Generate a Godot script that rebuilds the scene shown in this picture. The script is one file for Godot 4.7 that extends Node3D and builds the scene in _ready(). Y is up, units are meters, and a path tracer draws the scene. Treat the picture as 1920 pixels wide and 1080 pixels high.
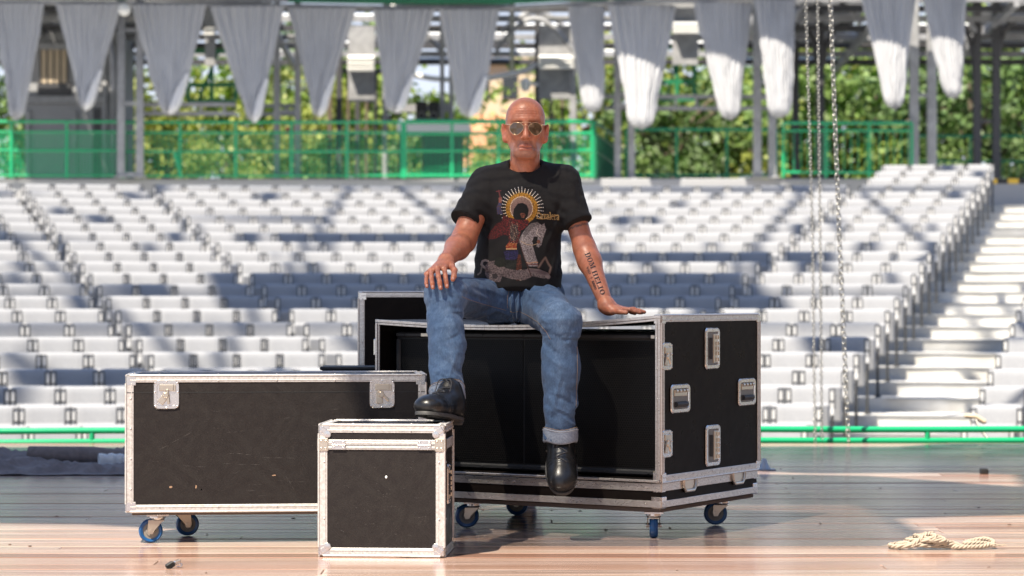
extends Node3D
# An open-air wire-and-tube auditorium: a man sits on a flight case on the stage, rows of grey seats behind him.
# World: x right, y up, the camera stands at z = 0 and looks along -z; the stage floor is y = 0.

const EYE := 0.926        # height of the lens above the stage
const LENS := 4500.0      # focal length in pixels of the 1920 wide photograph
const HORIZON := 562.0    # row of the eye level in the photograph

var M := {}               # materials by name
var used_names := {}
var rng := RandomNumberGenerator.new()

# a measured point of the photograph at a known distance, in metres
func spot(x: float, y: float, d: float) -> Vector3:
	return Vector3((x - 960.0) * d / LENS, EYE + (HORIZON - y) * d / LENS, -d)

# ---------------------------------------------------------------- mesh builder
class MB:
	var v := PackedVector3Array()
	var n := PackedVector3Array()
	var uv := PackedVector2Array()
	var c := PackedColorArray()
	var ix := PackedInt32Array()
	var tint := Color(1, 1, 1)
	var colored := false

	func vert(p: Vector3, nn: Vector3, t := Vector2.ZERO) -> int:
		v.append(p); n.append(nn); uv.append(t); c.append(tint)
		return v.size() - 1

	func tri(a: Vector3, b: Vector3, d: Vector3) -> void:
		var nn := (d - a).cross(b - a).normalized()
		var i := vert(a, nn); vert(b, nn); vert(d, nn)
		ix.append(i); ix.append(i + 1); ix.append(i + 2)

	# corners in order round the face; the normal is (d-a)x(b-a): clockwise seen from outside
	func quad(a: Vector3, b: Vector3, d: Vector3, e: Vector3, ta := Vector2(0, 0), tb := Vector2(1, 0), td := Vector2(1, 1), te := Vector2(0, 1)) -> void:
		var nn := (d - a).cross(b - a).normalized()
		var i := vert(a, nn, ta); vert(b, nn, tb); vert(d, nn, td); vert(e, nn, te)
		for k in [0, 1, 2, 0, 2, 3]:
			ix.append(i + k)

	# a box with chamfered edges
	func box(ctr: Vector3, size: Vector3, bev := 0.0, bs := Basis.IDENTITY) -> void:
		var h := size * 0.5
		var b := minf(bev, minf(h.x, minf(h.y, h.z)) * 0.9)
		for ax in 3:
			var u := (ax + 1) % 3
			var w := (ax + 2) % 3
			for s in [-1.0, 1.0]:
				var pts := []
				for q in [[-1.0, -1.0], [1.0, -1.0], [1.0, 1.0], [-1.0, 1.0]]:
					var p := Vector3.ZERO
					p[ax] = s * h[ax]
					p[u] = q[0] * (h[u] - b)
					p[w] = q[1] * (h[w] - b)
					pts.append(ctr + bs * p)
				var su := size[u]
				var sw := size[w]
				if s > 0:
					quad(pts[3], pts[2], pts[1], pts[0], Vector2(0, sw), Vector2(su, sw), Vector2(su, 0), Vector2(0, 0))
				else:
					quad(pts[0], pts[1], pts[2], pts[3], Vector2(0, 0), Vector2(su, 0), Vector2(su, sw), Vector2(0, sw))
		if b <= 0.0:
			return
		for ax in 3:            # twelve edges
			var u := (ax + 1) % 3
			var w := (ax + 2) % 3
			for su in [-1.0, 1.0]:
				for sw in [-1.0, 1.0]:
					var pts := []
					for q in [[-1.0, 0], [1.0, 0], [1.0, 1], [-1.0, 1]]:
						var p := Vector3.ZERO
						p[ax] = q[0] * (h[ax] - b)
						p[u] = su * (h[u] if q[1] == 0 else h[u] - b)
						p[w] = sw * (h[w] - b if q[1] == 0 else h[w])
						pts.append(ctr + bs * p)
					var o := Vector3.ZERO
					o[u] = su
					o[w] = sw
					face(pts, bs * o)
		for sx in [-1.0, 1.0]:  # eight corners
			for sy in [-1.0, 1.0]:
				for sz in [-1.0, 1.0]:
					var sg := Vector3(sx, sy, sz)
					var k := sg * h
					var a := k - Vector3(0, sy, sz) * b
					var d := k - Vector3(sx, 0, sz) * b
					var e := k - Vector3(sx, sy, 0) * b
					face([ctr + bs * a, ctr + bs * d, ctr + bs * e], bs * sg)

	# a polygon (fan) turned so that it faces along o
	func face(p: Array, o: Vector3) -> void:
		var nn: Vector3 = (p[2] - p[0]).cross(p[1] - p[0])
		var f := nn.dot(o) >= 0.0
		nn = nn.normalized() * (1.0 if f else -1.0)
		var i := v.size()
		for q in p:
			vert(q, nn)
		for k in range(1, p.size() - 1):
			ix.append(i)
			if f:
				ix.append(i + k); ix.append(i + k + 1)
			else:
				ix.append(i + k + 1); ix.append(i + k)

	# a bar between two points with a rectangular section
	func bar(a: Vector3, b: Vector3, w: float, t: float, up := Vector3.UP, bev := 0.0) -> void:
		var z := (b - a).normalized()
		if absf(z.dot(up)) > 0.99:
			up = Vector3.RIGHT
		var x := up.cross(z).normalized()
		var y := z.cross(x)
		box((a + b) * 0.5, Vector3(w, t, (b - a).length()), bev, Basis(x, y, z))

	# a round tube along a line of points; r may be one number or one for each point
	func tube(p: PackedVector3Array, r, sides := 8, caps := true, closed := false) -> void:
		var m := p.size()
		var up := Vector3.UP
		var t0 := (p[1] - p[0]).normalized()
		if absf(t0.dot(up)) > 0.9:
			up = Vector3.RIGHT
		var x := up.cross(t0).normalized()
		var base := v.size()
		var run := 0.0
		for i in m:
			var a := p[(i - 1 + m) % m] if (closed or i > 0) else p[0]
			var b := p[(i + 1) % m] if (closed or i < m - 1) else p[m - 1]
			var t := (b - a).normalized()
			x = (x - t * x.dot(t)).normalized()
			var y := t.cross(x)
			var rr: float = r if (r is float or r is int) else r[i]
			if i > 0:
				run += p[i].distance_to(p[i - 1])
			for s in sides:
				var an := TAU * s / sides
				var d := x * cos(an) + y * sin(an)
				vert(p[i] + d * rr, d, Vector2(float(s) / sides, run))
		for i in (m if closed else m - 1):
			var j := (i + 1) % m
			for s in sides:
				var s2 := (s + 1) % sides
				var q := [base + i * sides + s, base + i * sides + s2, base + j * sides + s2, base + j * sides + s]
				for k in [0, 2, 1, 0, 3, 2]:
					ix.append(q[k])
		if caps and not closed:
			for e in [0, m - 1]:
				var nn: Vector3 = ((p[0] - p[1]) if e == 0 else (p[m - 1] - p[m - 2])).normalized()
				var ci := vert(p[e], nn)
				var ring := []
				for s in sides:
					ring.append(vert(v[base + e * sides + s], nn))
				for s in sides:
					ix.append(ci)
					if e == 0:
						ix.append(ring[s]); ix.append(ring[(s + 1) % sides])
					else:
						ix.append(ring[(s + 1) % sides]); ix.append(ring[s])

	func rod(a: Vector3, b: Vector3, r: float, sides := 8) -> void:
		tube(PackedVector3Array([a, b]), r, sides)

	# profile points (radius, height) turned round an axis
	func lathe(ctr: Vector3, axis: Vector3, prof: Array, sides := 16) -> void:
		var y := axis.normalized()
		var x := (Vector3.RIGHT if absf(y.x) < 0.8 else Vector3.FORWARD).cross(y).normalized()
		var z := x.cross(y)
		for i in prof.size() - 1:
			var p: Vector2 = prof[i]
			var q: Vector2 = prof[i + 1]
			var sl := Vector2(q.y - p.y, -(q.x - p.x)).normalized()
			var b := v.size()
			for s in sides + 1:
				var an := TAU * s / sides
				var d := x * cos(an) + z * sin(an)
				var nn := (d * sl.x + y * sl.y).normalized()
				vert(ctr + d * p.x + y * p.y, nn)
				vert(ctr + d * q.x + y * q.y, nn)
			for s in sides:
				for k in [0, 2, 1, 2, 3, 1]:
					ix.append(b + s * 2 + k)

	# a smooth grid: pts is rows x cols
	func grid(pts: PackedVector3Array, cols: int, wrap := false, uvs := PackedVector2Array()) -> void:
		var rows := pts.size() / cols
		var b := v.size()
		for r in rows:
			for k in cols:
				var kl := (k - 1 + cols) % cols if wrap else maxi(k - 1, 0)
				var kr := (k + 1) % cols if wrap else mini(k + 1, cols - 1)
				var du := pts[r * cols + kr] - pts[r * cols + kl]
				var dv := pts[mini(r + 1, rows - 1) * cols + k] - pts[maxi(r - 1, 0) * cols + k]
				var nn := du.cross(dv)
				nn = nn.normalized() if nn.length() > 1e-12 else Vector3.UP
				vert(pts[r * cols + k], nn, uvs[r * cols + k] if uvs.size() else Vector2(float(k) / (cols - 1), float(r) / maxi(rows - 1, 1)))
		for r in rows - 1:
			for k in (cols if wrap else cols - 1):
				var k2 := (k + 1) % cols
				var q := [b + r * cols + k, b + r * cols + k2, b + (r + 1) * cols + k2, b + (r + 1) * cols + k]
				for j in [0, 2, 1, 0, 3, 2]:
					ix.append(q[j])

	func sphere(ctr: Vector3, r: Vector3, seg := 12, rings := 8, bs := Basis.IDENTITY) -> void:
		var pts := PackedVector3Array()
		for i in rings + 1:
			var a := PI * i / rings
			for s in seg:
				var b := TAU * s / seg
				pts.append(ctr + bs * (Vector3(sin(a) * cos(b), cos(a), sin(a) * sin(b)) * r))
		var k := v.size()
		grid(pts, seg, true)
		for i in range(k, v.size()):
			var q := bs.inverse() * (v[i] - ctr)
			n[i] = (bs * (q / (r * r))).normalized()

	func mesh() -> ArrayMesh:
		var a := []
		a.resize(Mesh.ARRAY_MAX)
		a[Mesh.ARRAY_VERTEX] = v
		a[Mesh.ARRAY_NORMAL] = n
		a[Mesh.ARRAY_TEX_UV] = uv
		if colored:
			a[Mesh.ARRAY_COLOR] = c
		a[Mesh.ARRAY_INDEX] = ix
		var m := ArrayMesh.new()
		m.add_surface_from_arrays(Mesh.PRIMITIVE_TRIANGLES, a)
		return m

# ---------------------------------------------------------------- nodes
func free_name(called: String) -> String:
	if not used_names.has(called):
		used_names[called] = 0
		return called
	used_names[called] += 1
	return "%s_%03d" % [called, used_names[called]]

func tag(o: Node3D, label := "", category := "", group := "", kind := "") -> Node3D:
	if label: o.set_meta("label", label)
	if category: o.set_meta("category", category)
	if group: o.set_meta("group", group)
	if kind: o.set_meta("kind", kind)
	return o

# a thing that has parts: a node at its base
func thing(called: String, label: String, category: String, at := Vector3.ZERO, turn := 0.0, group := "") -> Node3D:
	var o := Node3D.new()
	o.name = free_name(called)
	add_child(o)
	o.position = at
	o.rotation.y = turn
	return tag(o, label, category, group)

func put(mesh, called: String, mat: Material, parent: Node = null) -> MeshInstance3D:
	var o := MeshInstance3D.new()
	o.mesh = mesh.mesh() if mesh is MB else mesh
	o.name = free_name(called) if parent == null else called
	o.material_override = mat
	(self if parent == null else parent).add_child(o, true)
	return o

func structure(mesh, called: String, mat: Material) -> MeshInstance3D:
	var o := put(mesh, called, mat)
	o.set_meta("kind", "structure")
	return o

# ---------------------------------------------------------------- materials
func srgb(r: float, g: float, b: float) -> Color:
	return Color(r, g, b).linear_to_srgb()

# linear base colour, roughness, metal
func mat(name_: String, base: Color, rough := 0.6, metal := 0.0) -> StandardMaterial3D:
	var m := StandardMaterial3D.new()
	m.resource_name = name_
	m.albedo_color = base.linear_to_srgb()
	m.roughness = rough
	m.metallic = metal
	m.cull_mode = BaseMaterial3D.CULL_DISABLED
	M[name_] = m
	return m

func noise_tex(seed_: int, freq: float, lo: Color, hi: Color, size := 256, oct := 4, stretch := Vector2(1, 1), sharp := 0.0, kind := FastNoiseLite.TYPE_SIMPLEX_SMOOTH) -> ImageTexture:
	var f := FastNoiseLite.new()
	f.seed = seed_
	f.frequency = freq
	f.fractal_octaves = oct
	f.noise_type = kind
	var img := Image.create(size, size, true, Image.FORMAT_RGB8)
	for y in size:
		for x in size:
			# wrap on a torus so that the tile repeats without a seam
			var u := TAU * x / size
			var w := TAU * y / size
			var rr := size / TAU
			var t := f.get_noise_3d(cos(u) * rr * stretch.x + 900.0, sin(u) * rr * stretch.x + cos(w) * rr * stretch.y, sin(w) * rr * stretch.y)
			t = clampf(t * 0.9 + 0.5, 0.0, 1.0)
			if sharp > 0.0:
				t = smoothstep(sharp, 1.0, t)
			img.set_pixel(x, y, lo.lerp(hi, t))
	img.generate_mipmaps()
	return ImageTexture.create_from_image(img)

func triplanar(m: StandardMaterial3D, scale_: Vector3, world := false) -> void:
	m.uv1_triplanar = true
	m.uv1_world_triplanar = world
	m.uv1_scale = scale_

var SUN := Vector3(-0.33, 0.84, 0.43).normalized()   # towards the sun

func _ready() -> void:
	# ---- camera, sky, sun, exposure
	var cam := Camera3D.new()
	cam.name = "camera"
	add_child(cam)
	cam.position = Vector3(0, EYE, 0)
	cam.rotation_degrees.x = rad_to_deg(atan((HORIZON - 540.0) / LENS))
	var att := CameraAttributesPhysical.new()
	att.frustum_focal_length = 24.0 * LENS / 1080.0   # 24 mm high sensor: 100 mm lens
	att.frustum_focus_distance = 9.3
	att.frustum_near = 0.1
	att.frustum_far = 600.0
	att.exposure_aperture = 4.2
	cam.attributes = att
	cam.current = true
	var we := WorldEnvironment.new()
	we.name = "world"
	var env := Environment.new()
	env.background_mode = Environment.BG_SKY
	var sky := Sky.new()
	var sm := ProceduralSkyMaterial.new()
	sm.sky_top_color = Color(0.52, 0.64, 0.84)
	sm.sky_horizon_color = Color(0.90, 0.92, 0.95)
	sm.sky_curve = 0.18
	sm.ground_bottom_color = Color(0.40, 0.38, 0.34)
	sm.ground_horizon_color = Color(0.70, 0.70, 0.68)
	sm.sky_energy_multiplier = 0.75
	sky.sky_material = sm
	env.sky = sky
	env.tonemap_mode = Environment.TONE_MAPPER_LINEAR
	env.tonemap_exposure = 2.65
	env.sdfgi_enabled = true
	env.ssao_enabled = true
	env.ssil_enabled = true
	we.environment = env
	add_child(we)
	var sun := DirectionalLight3D.new()
	sun.name = "sun"
	sun.light_color = Color(1.0, 0.955, 0.88)
	sun.light_energy = 1.6
	sun.light_angular_distance = 0.5
	sun.shadow_enabled = true
	add_child(sun)
	sun.look_at_from_position(SUN * 50.0, Vector3.ZERO, Vector3.UP)
	rng.seed = 20240611
	# ---- materials, setting, then things, small things last
	make_materials()
	build_stage()
	build_terrace()
	build_roof()
	build_gallery()
	build_trees()
	build_seats()
	build_cases()
	build_person()
	build_small_things()

func make_materials() -> void:
	var m: StandardMaterial3D
	var grain_a := noise_tex(3, 0.02, Color(0.60, 0.52, 0.48), Color(1, 1, 1), 512, 5, Vector2(0.25, 3.2))
	var grain_b := noise_tex(8, 0.03, Color(0.74, 0.66, 0.60), Color(1, 1, 1), 512, 5, Vector2(0.18, 4.5))
	var scuffs := noise_tex(21, 0.012, Color(0.75, 0.75, 0.75), Color(1, 1, 1), 256, 4, Vector2(0.5, 2.0))
	var tones := [Color(0.45, 0.335, 0.285), Color(0.52, 0.42, 0.37), Color(0.39, 0.265, 0.215), Color(0.48, 0.36, 0.31), Color(0.29, 0.175, 0.135), Color(0.56, 0.465, 0.415), Color(0.49, 0.39, 0.34)]
	for i in tones.size():
		m = mat("plank%d" % i, tones[i], 0.21)
		m.albedo_texture = grain_a if i % 2 else grain_b
		m.roughness_texture = scuffs
		m.uv1_scale = Vector3(0.45, 2.2, 1)
		m.uv1_offset = Vector3(i * 0.37, i * 0.29, 0)
		m.metallic_specular = 0.95
	mat("joint", Color(0.05, 0.035, 0.028), 0.9)
	mat("dark_wood", Color(0.10, 0.07, 0.055), 0.8)
	m = mat("concrete", Color(0.62, 0.62, 0.61), 0.85)
	m.albedo_texture = noise_tex(5, 0.02, Color(0.80, 0.79, 0.77), Color(1, 1, 1), 256, 5)
	triplanar(m, Vector3(0.35, 0.35, 0.35), true)
	m = mat("soil", Color(0.16, 0.14, 0.10), 0.95)
	m.albedo_texture = noise_tex(6, 0.03, Color(0.6, 0.62, 0.55), Color(1, 1, 1), 256, 5)
	triplanar(m, Vector3(0.2, 0.2, 0.2), true)
	# flight cases
	var worn := noise_tex(11, 0.05, Color(0.90, 0.89, 0.88), Color(1, 1, 1), 256, 5, Vector2(0.6, 1.6))
	m = mat("laminate", Color(0.021, 0.0175, 0.0165), 0.55)
	m.metallic_specular = 0.35
	m.albedo_texture = noise_tex(12, 0.25, Color(0.78, 0.77, 0.76), Color(1, 1, 1), 256, 3)
	m.roughness_texture = noise_tex(13, 0.03, Color(0.55, 0.55, 0.55), Color(1, 1, 1), 256, 4)
	triplanar(m, Vector3(3, 3, 3))
	m.normal_enabled = true
	m.normal_texture = noise_normal(14, 0.35, 1.4)
	m.normal_scale = 0.35
	m = mat("laminate_plain", Color(0.011, 0.0085, 0.0075), 0.42)
	m.metallic_specular = 0.14
	m.roughness_texture = noise_tex(15, 0.03, Color(0.6, 0.6, 0.6), Color(1, 1, 1), 256, 4)
	triplanar(m, Vector3(2, 2, 2))
	m = mat("aluminium", Color(0.68, 0.65, 0.62), 0.42, 0.85)
	m.albedo_texture = worn
	m.roughness_texture = noise_tex(16, 0.06, Color(0.60, 0.60, 0.60), Color(1, 1, 1), 256, 4, Vector2(1, 2))
	triplanar(m, Vector3(5, 5, 5))
	m = mat("aluminium_worn", Color(0.66, 0.64, 0.62), 0.50, 0.6)
	m.albedo_texture = noise_tex(17, 0.08, Color(0.86, 0.85, 0.84), Color(1, 1, 1), 256, 5, Vector2(1.0, 1.0), 0.0)
	triplanar(m, Vector3(4, 4, 4))
	m = mat("steel", Color(0.72, 0.70, 0.68), 0.30, 0.95)
	m.roughness_texture = noise_tex(18, 0.05, Color(0.6, 0.6, 0.6), Color(1, 1, 1), 128, 3)
	triplanar(m, Vector3(6, 6, 6))
	mat("zinc", Color(0.62, 0.56, 0.47), 0.30, 0.9)
	mat("dark_steel", Color(0.20, 0.19, 0.18), 0.45, 0.7)
	mat("black", Color(0.008, 0.008, 0.008), 0.6)
	mat("black_rubber", Color(0.016, 0.016, 0.017), 0.55)
	mat("blue_tyre", Color(0.008, 0.065, 0.19), 0.30)
	mat("wheel_hub", Color(0.20, 0.185, 0.165), 0.45)
	mat("scuff", Color(0.060, 0.053, 0.050), 0.8)
	mat("bare_wood", Color(0.26, 0.16, 0.10), 0.85)
	m = mat("grille", Color(0.007, 0.0065, 0.0065), 0.42)
	m.metallic_specular = 0.3
	grille_textures(m)
	# auditorium
	m = mat("seat_fabric", Color(0.33, 0.34, 0.36), 0.85)
	m.albedo_texture = noise_tex(31, 0.2, Color(0.86, 0.86, 0.87), Color(1, 1, 1), 128, 3)
	triplanar(m, Vector3(4, 4, 4))
	mat("seat_frame", Color(0.040, 0.042, 0.046), 0.5, 0.2)
	mat("seat_bar", Color(0.60, 0.60, 0.60), 0.45, 0.2)
	m = mat("green_paint", Color(0.012, 0.30, 0.125), 0.16)
	m = mat("green_dark", Color(0.010, 0.16, 0.070), 0.45)
	m = mat("column_paint", Color(0.33, 0.335, 0.35), 0.5)
	m.albedo_texture = noise_tex(33, 0.03, Color(0.85, 0.85, 0.85), Color(1, 1, 1), 128, 4)
	triplanar(m, Vector3(1, 1, 1), true)
	m = mat("added_canopy_fabric", Color(0.72, 0.72, 0.70), 0.8)  # for the added canopy; translucent to lighten the shade below it
	m.backlight_enabled = true
	m.backlight = Color(0.42, 0.42, 0.42)
	mat("stage_wall", Color(0.060, 0.040, 0.030), 0.8)
	mat("dark_paint", Color(0.055, 0.055, 0.06), 0.5)
	mat("white_paint", Color(0.78, 0.78, 0.76), 0.5)
	m = mat("panel_white", Color(0.74, 0.75, 0.74), 0.6)
	m.backlight_enabled = true
	m.backlight = Color(0.4, 0.4, 0.4)
	m = mat("curtain", Color(0.47, 0.48, 0.51), 0.9)
	m.backlight_enabled = true
	m.backlight = Color(0.25, 0.25, 0.27)
	m.albedo_texture = noise_tex(34, 0.15, Color(0.9, 0.9, 0.9), Color(1, 1, 1), 128, 3)
	triplanar(m, Vector3(3, 3, 3))
	m.rim_enabled = true
	m.rim = 0.2
	m = mat("curtain_lining", Color(0.62, 0.63, 0.66), 0.9)
	mat("wall_grey", Color(0.28, 0.285, 0.30), 0.75)
	mat("wall_beige", Color(0.52, 0.42, 0.30), 0.85)
	mat("tile_orange", Color(0.50, 0.22, 0.12), 0.8)
	mat("window_dark", Color(0.03, 0.035, 0.04), 0.12)
	mat("glass_tint", Color(0.45, 0.72, 0.72), 0.15)
	mat("yellow_paint", Color(0.70, 0.44, 0.03), 0.5)
	mat("orange_paint", Color(0.62, 0.20, 0.05), 0.5)
	mat("red_paint", Color(0.50, 0.03, 0.025), 0.5)
	mat("bark", Color(0.11, 0.085, 0.06), 0.9)
	for i in 4:
		m = mat("leaf%d" % i, [Color(0.20, 0.275, 0.055), Color(0.135, 0.215, 0.050), Color(0.27, 0.305, 0.065), Color(0.090, 0.155, 0.042)][i], 0.55)
		m.backlight_enabled = true
		m.backlight = [Color(0.55, 0.68, 0.20), Color(0.42, 0.58, 0.17), Color(0.68, 0.72, 0.20), Color(0.32, 0.48, 0.14)][i]
		m.vertex_color_use_as_albedo = true
	mat("chain_steel", Color(0.42, 0.41, 0.38), 0.40, 0.9)
	mat("chain_black", Color(0.10, 0.10, 0.10), 0.4, 0.7)
	m = mat("rope", Color(0.33, 0.275, 0.215), 0.95)
	m = mat("cloth_brown", Color(0.17, 0.145, 0.145), 0.92)
	m.albedo_texture = noise_tex(36, 0.1, Color(0.8, 0.8, 0.8), Color(1, 1, 1), 128, 4)
	triplanar(m, Vector3(2, 2, 2))
	m = mat("clear_plastic", Color(0.80, 0.84, 0.86), 0.12)
	m.transparency = BaseMaterial3D.TRANSPARENCY_ALPHA
	m.albedo_color.a = 0.45
	mat("grey_metal", Color(0.30, 0.34, 0.40), 0.45, 0.4)

func noise_normal(seed_: int, freq: float, bump: float, stretch := Vector2(1, 1)) -> ImageTexture:
	var f := FastNoiseLite.new()
	f.seed = seed_
	f.frequency = freq
	f.fractal_octaves = 3
	var img := Image.create(256, 256, false, Image.FORMAT_RGB8)
	for y in 256:
		for x in 256:
			var t := f.get_noise_2d(x * stretch.x, y * stretch.y) * 0.5 + 0.5
			img.set_pixel(x, y, Color(t, t, t))
	img.bump_map_to_normal_map(bump)
	img.generate_mipmaps()
	return ImageTexture.create_from_image(img)

# punched steel sheet: holes in a hexagonal pattern, drawn as relief and as dark dots
func grille_textures(m: StandardMaterial3D) -> void:
	var w := 128
	var h := 222
	var img := Image.create(w, h, false, Image.FORMAT_RGB8)
	var bmp := Image.create(w, h, false, Image.FORMAT_RGB8)
	for y in h:
		for x in w:
			var best := 1e9
			for c in [Vector2(0, 0), Vector2(w, 0), Vector2(0, h), Vector2(w, h), Vector2(w * 0.5, h * 0.5)]:
				best = minf(best, c.distance_to(Vector2(x, y)))
			var t := smoothstep(44.0, 52.0, best)
			img.set_pixel(x, y, Color(0.12, 0.12, 0.12).lerp(Color(1, 1, 1), t))
			bmp.set_pixel(x, y, Color(t, t, t))
	bmp.bump_map_to_normal_map(6.0)
	m.albedo_texture = ImageTexture.create_from_image(img)
	m.normal_enabled = true
	m.normal_texture = ImageTexture.create_from_image(bmp)
	m.metallic = 0.15

# ---------------------------------------------------------------- stage
func build_stage() -> void:
	var g := MB.new()
	g.box(Vector3(0, -1.95, -60), Vector3(400, 0.5, 400))
	structure(g, "ground", M.soil)
	# the stage: a dark deck, and boards laid on it one by one
	var deck := MB.new()
	deck.box(Vector3(0, -0.82, -4.8), Vector3(15, 1.596, 21.5))
	var fl := structure(deck, "stage_floor", M.dark_wood)
	rng.seed = 5
	var z := 15.50
	var row := 0
	while z > 6.6:
		var w := 0.142 if row % 3 else rng.randf_range(0.09, 0.17)
		var x := -5.6 + rng.randf_range(-1.6, 0.0)
		while x < 5.6:
			var l := rng.randf_range(3.2, 5.2)
			var b := MB.new()
			b.box(Vector3(x + l * 0.5, -0.011 + rng.randf_range(-0.0012, 0.0012), -z + w * 0.5), Vector3(l - 0.004, 0.022, w - rng.randf_range(0.003, 0.0075)), 0.002)
			var u0 := rng.randf() * 5.0
			var v0 := rng.randf() * 5.0
			for i in b.uv.size():
				var p := b.v[i]
				b.uv[i] = Vector2(p.x + u0, p.z + v0)
			var pick: int = [0, 1, 2, 3, 2, 1, 5, 6, 4, 4][rng.randi() % 10]
			put(b, "plank", M["plank%d" % pick], fl)
			x += l
		z -= w
		row += 1
	# the boards go on behind the lens as one surface
	var back := MB.new()
	back.box(Vector3(0, -0.012, -0.3), Vector3(14, 0.022, 12.6))
	for i in back.uv.size():
		back.uv[i] = Vector2(back.v[i].x, back.v[i].z)
	var bk := put(back, "boards_behind", M.plank1, fl)
	bk.set_meta("kind", "stuff")
	# low green tube rail along the edge of the stage
	var r := thing("stage_edge_rail", "low green double tube rail along the stage edge", "railing", Vector3(0, 0, -15.72))
	for y in [0.090, 0.016]:
		var t := MB.new()
		var pts := PackedVector3Array()
		for i in 41:
			var x := -6.0 + 0.3 * i
			pts.append(Vector3(x, y - 0.012 + 0.002 * sin(x * 1.9) + (0.004 if x < -1.5 else 0.0) * x, 0.0))
		t.tube(pts, 0.021, 12)
		put(t, "rail", M.green_paint, r)
	for x in [-4.8, -2.75, -0.75, 1.0, 2.72, 4.7]:
		var p := MB.new()
		p.tube(PackedVector3Array([Vector3(x, -0.70, 0.0), Vector3(x, -0.02, 0.0), Vector3(x, 0.07, 0)]), 0.018, 10)
		put(p, "post", M.green_paint, r)
	for x in [-4.8, -2.75, -0.75, 1.0, 2.72, 4.7]:
		var p := MB.new()
		p.box(Vector3(x, -0.5, 0.08), Vector3(0.04, 0.04, 0.18), 0.004)
		put(p, "bracket", M.green_paint, r)

# ---------------------------------------------------------------- stepped floor of the stalls
const ROW_FIRST := -7
const ROW_LAST := 16
func row_depth(k: float) -> float:
	return 29.2 + 0.85 * k
func row_floor(k: float) -> float:
	return 0.81 + 0.155 * k - 0.86

func build_terrace() -> void:
	var root := Node3D.new()
	root.name = "terrace"
	root.set_meta("kind", "structure")
	add_child(root)
	for k in range(ROW_FIRST - 1, ROW_LAST + 2):
		var b := MB.new()
		var r0 := row_depth(k) - 0.47
		var r1 := row_depth(k) + 0.40
		var y := row_floor(k)
		if k == ROW_LAST + 1:
			r1 += 3.0
		var seg := 24
		for i in seg:
			var a0 := deg_to_rad(-19.0 + 38.0 * i / seg)
			var a1 := deg_to_rad(-19.0 + 38.0 * (i + 1) / seg)
			var d0 := Vector3(sin(a0), 0, -cos(a0))
			var d1 := Vector3(sin(a1), 0, -cos(a1))
			var up := Vector3(0, y, 0)
			var lo := Vector3(0, y - 0.32, 0)
			b.quad(d0 * r1 + up, d1 * r1 + up, d1 * r0 + up, d0 * r0 + up)
			b.quad(d0 * r0 + up, d1 * r0 + up, d1 * (r0 + 0.01) + lo, d0 * (r0 + 0.01) + lo)
		put(b, "step", M.concrete, root)
		# step-edge shadow line, painted as a grey nosing where the aisle crosses the step
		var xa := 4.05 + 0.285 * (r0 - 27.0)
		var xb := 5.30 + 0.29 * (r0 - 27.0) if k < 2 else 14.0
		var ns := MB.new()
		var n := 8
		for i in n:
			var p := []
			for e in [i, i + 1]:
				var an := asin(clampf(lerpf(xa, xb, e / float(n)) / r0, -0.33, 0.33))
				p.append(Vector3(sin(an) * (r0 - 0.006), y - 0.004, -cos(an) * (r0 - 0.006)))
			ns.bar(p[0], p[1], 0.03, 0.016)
		put(ns, "shadow_strip", M.column_paint, root)

# ---------------------------------------------------------------- the roof overhead: added canopy sheets shading the stage, tubes over the stalls
# a point of the floor moved up along the sun's rays to height h
func sunward(x: float, d: float, h: float, y0 := 0.0) -> Vector3:
	return Vector3(x, y0, -d) + SUN * ((h - y0) / SUN.y)

func sheet(b: MB, near: Array, far: Array, h: float, t := 0.04) -> void:
	for i in near.size() - 1:
		var q := [sunward(near[i].x, near[i].y, h), sunward(near[i + 1].x, near[i + 1].y, h), sunward(far[i + 1].x, far[i + 1].y, h), sunward(far[i].x, far[i].y, h)]
		var up := Vector3(0, t, 0)
		b.face(q, Vector3.DOWN)
		b.face([q[0] + up, q[1] + up, q[2] + up, q[3] + up], Vector3.UP)
		b.face([q[0], q[1], q[1] + up, q[0] + up], Vector3.BACK)
		b.face([q[3], q[2], q[2] + up, q[3] + up], Vector3.FORWARD)

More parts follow.
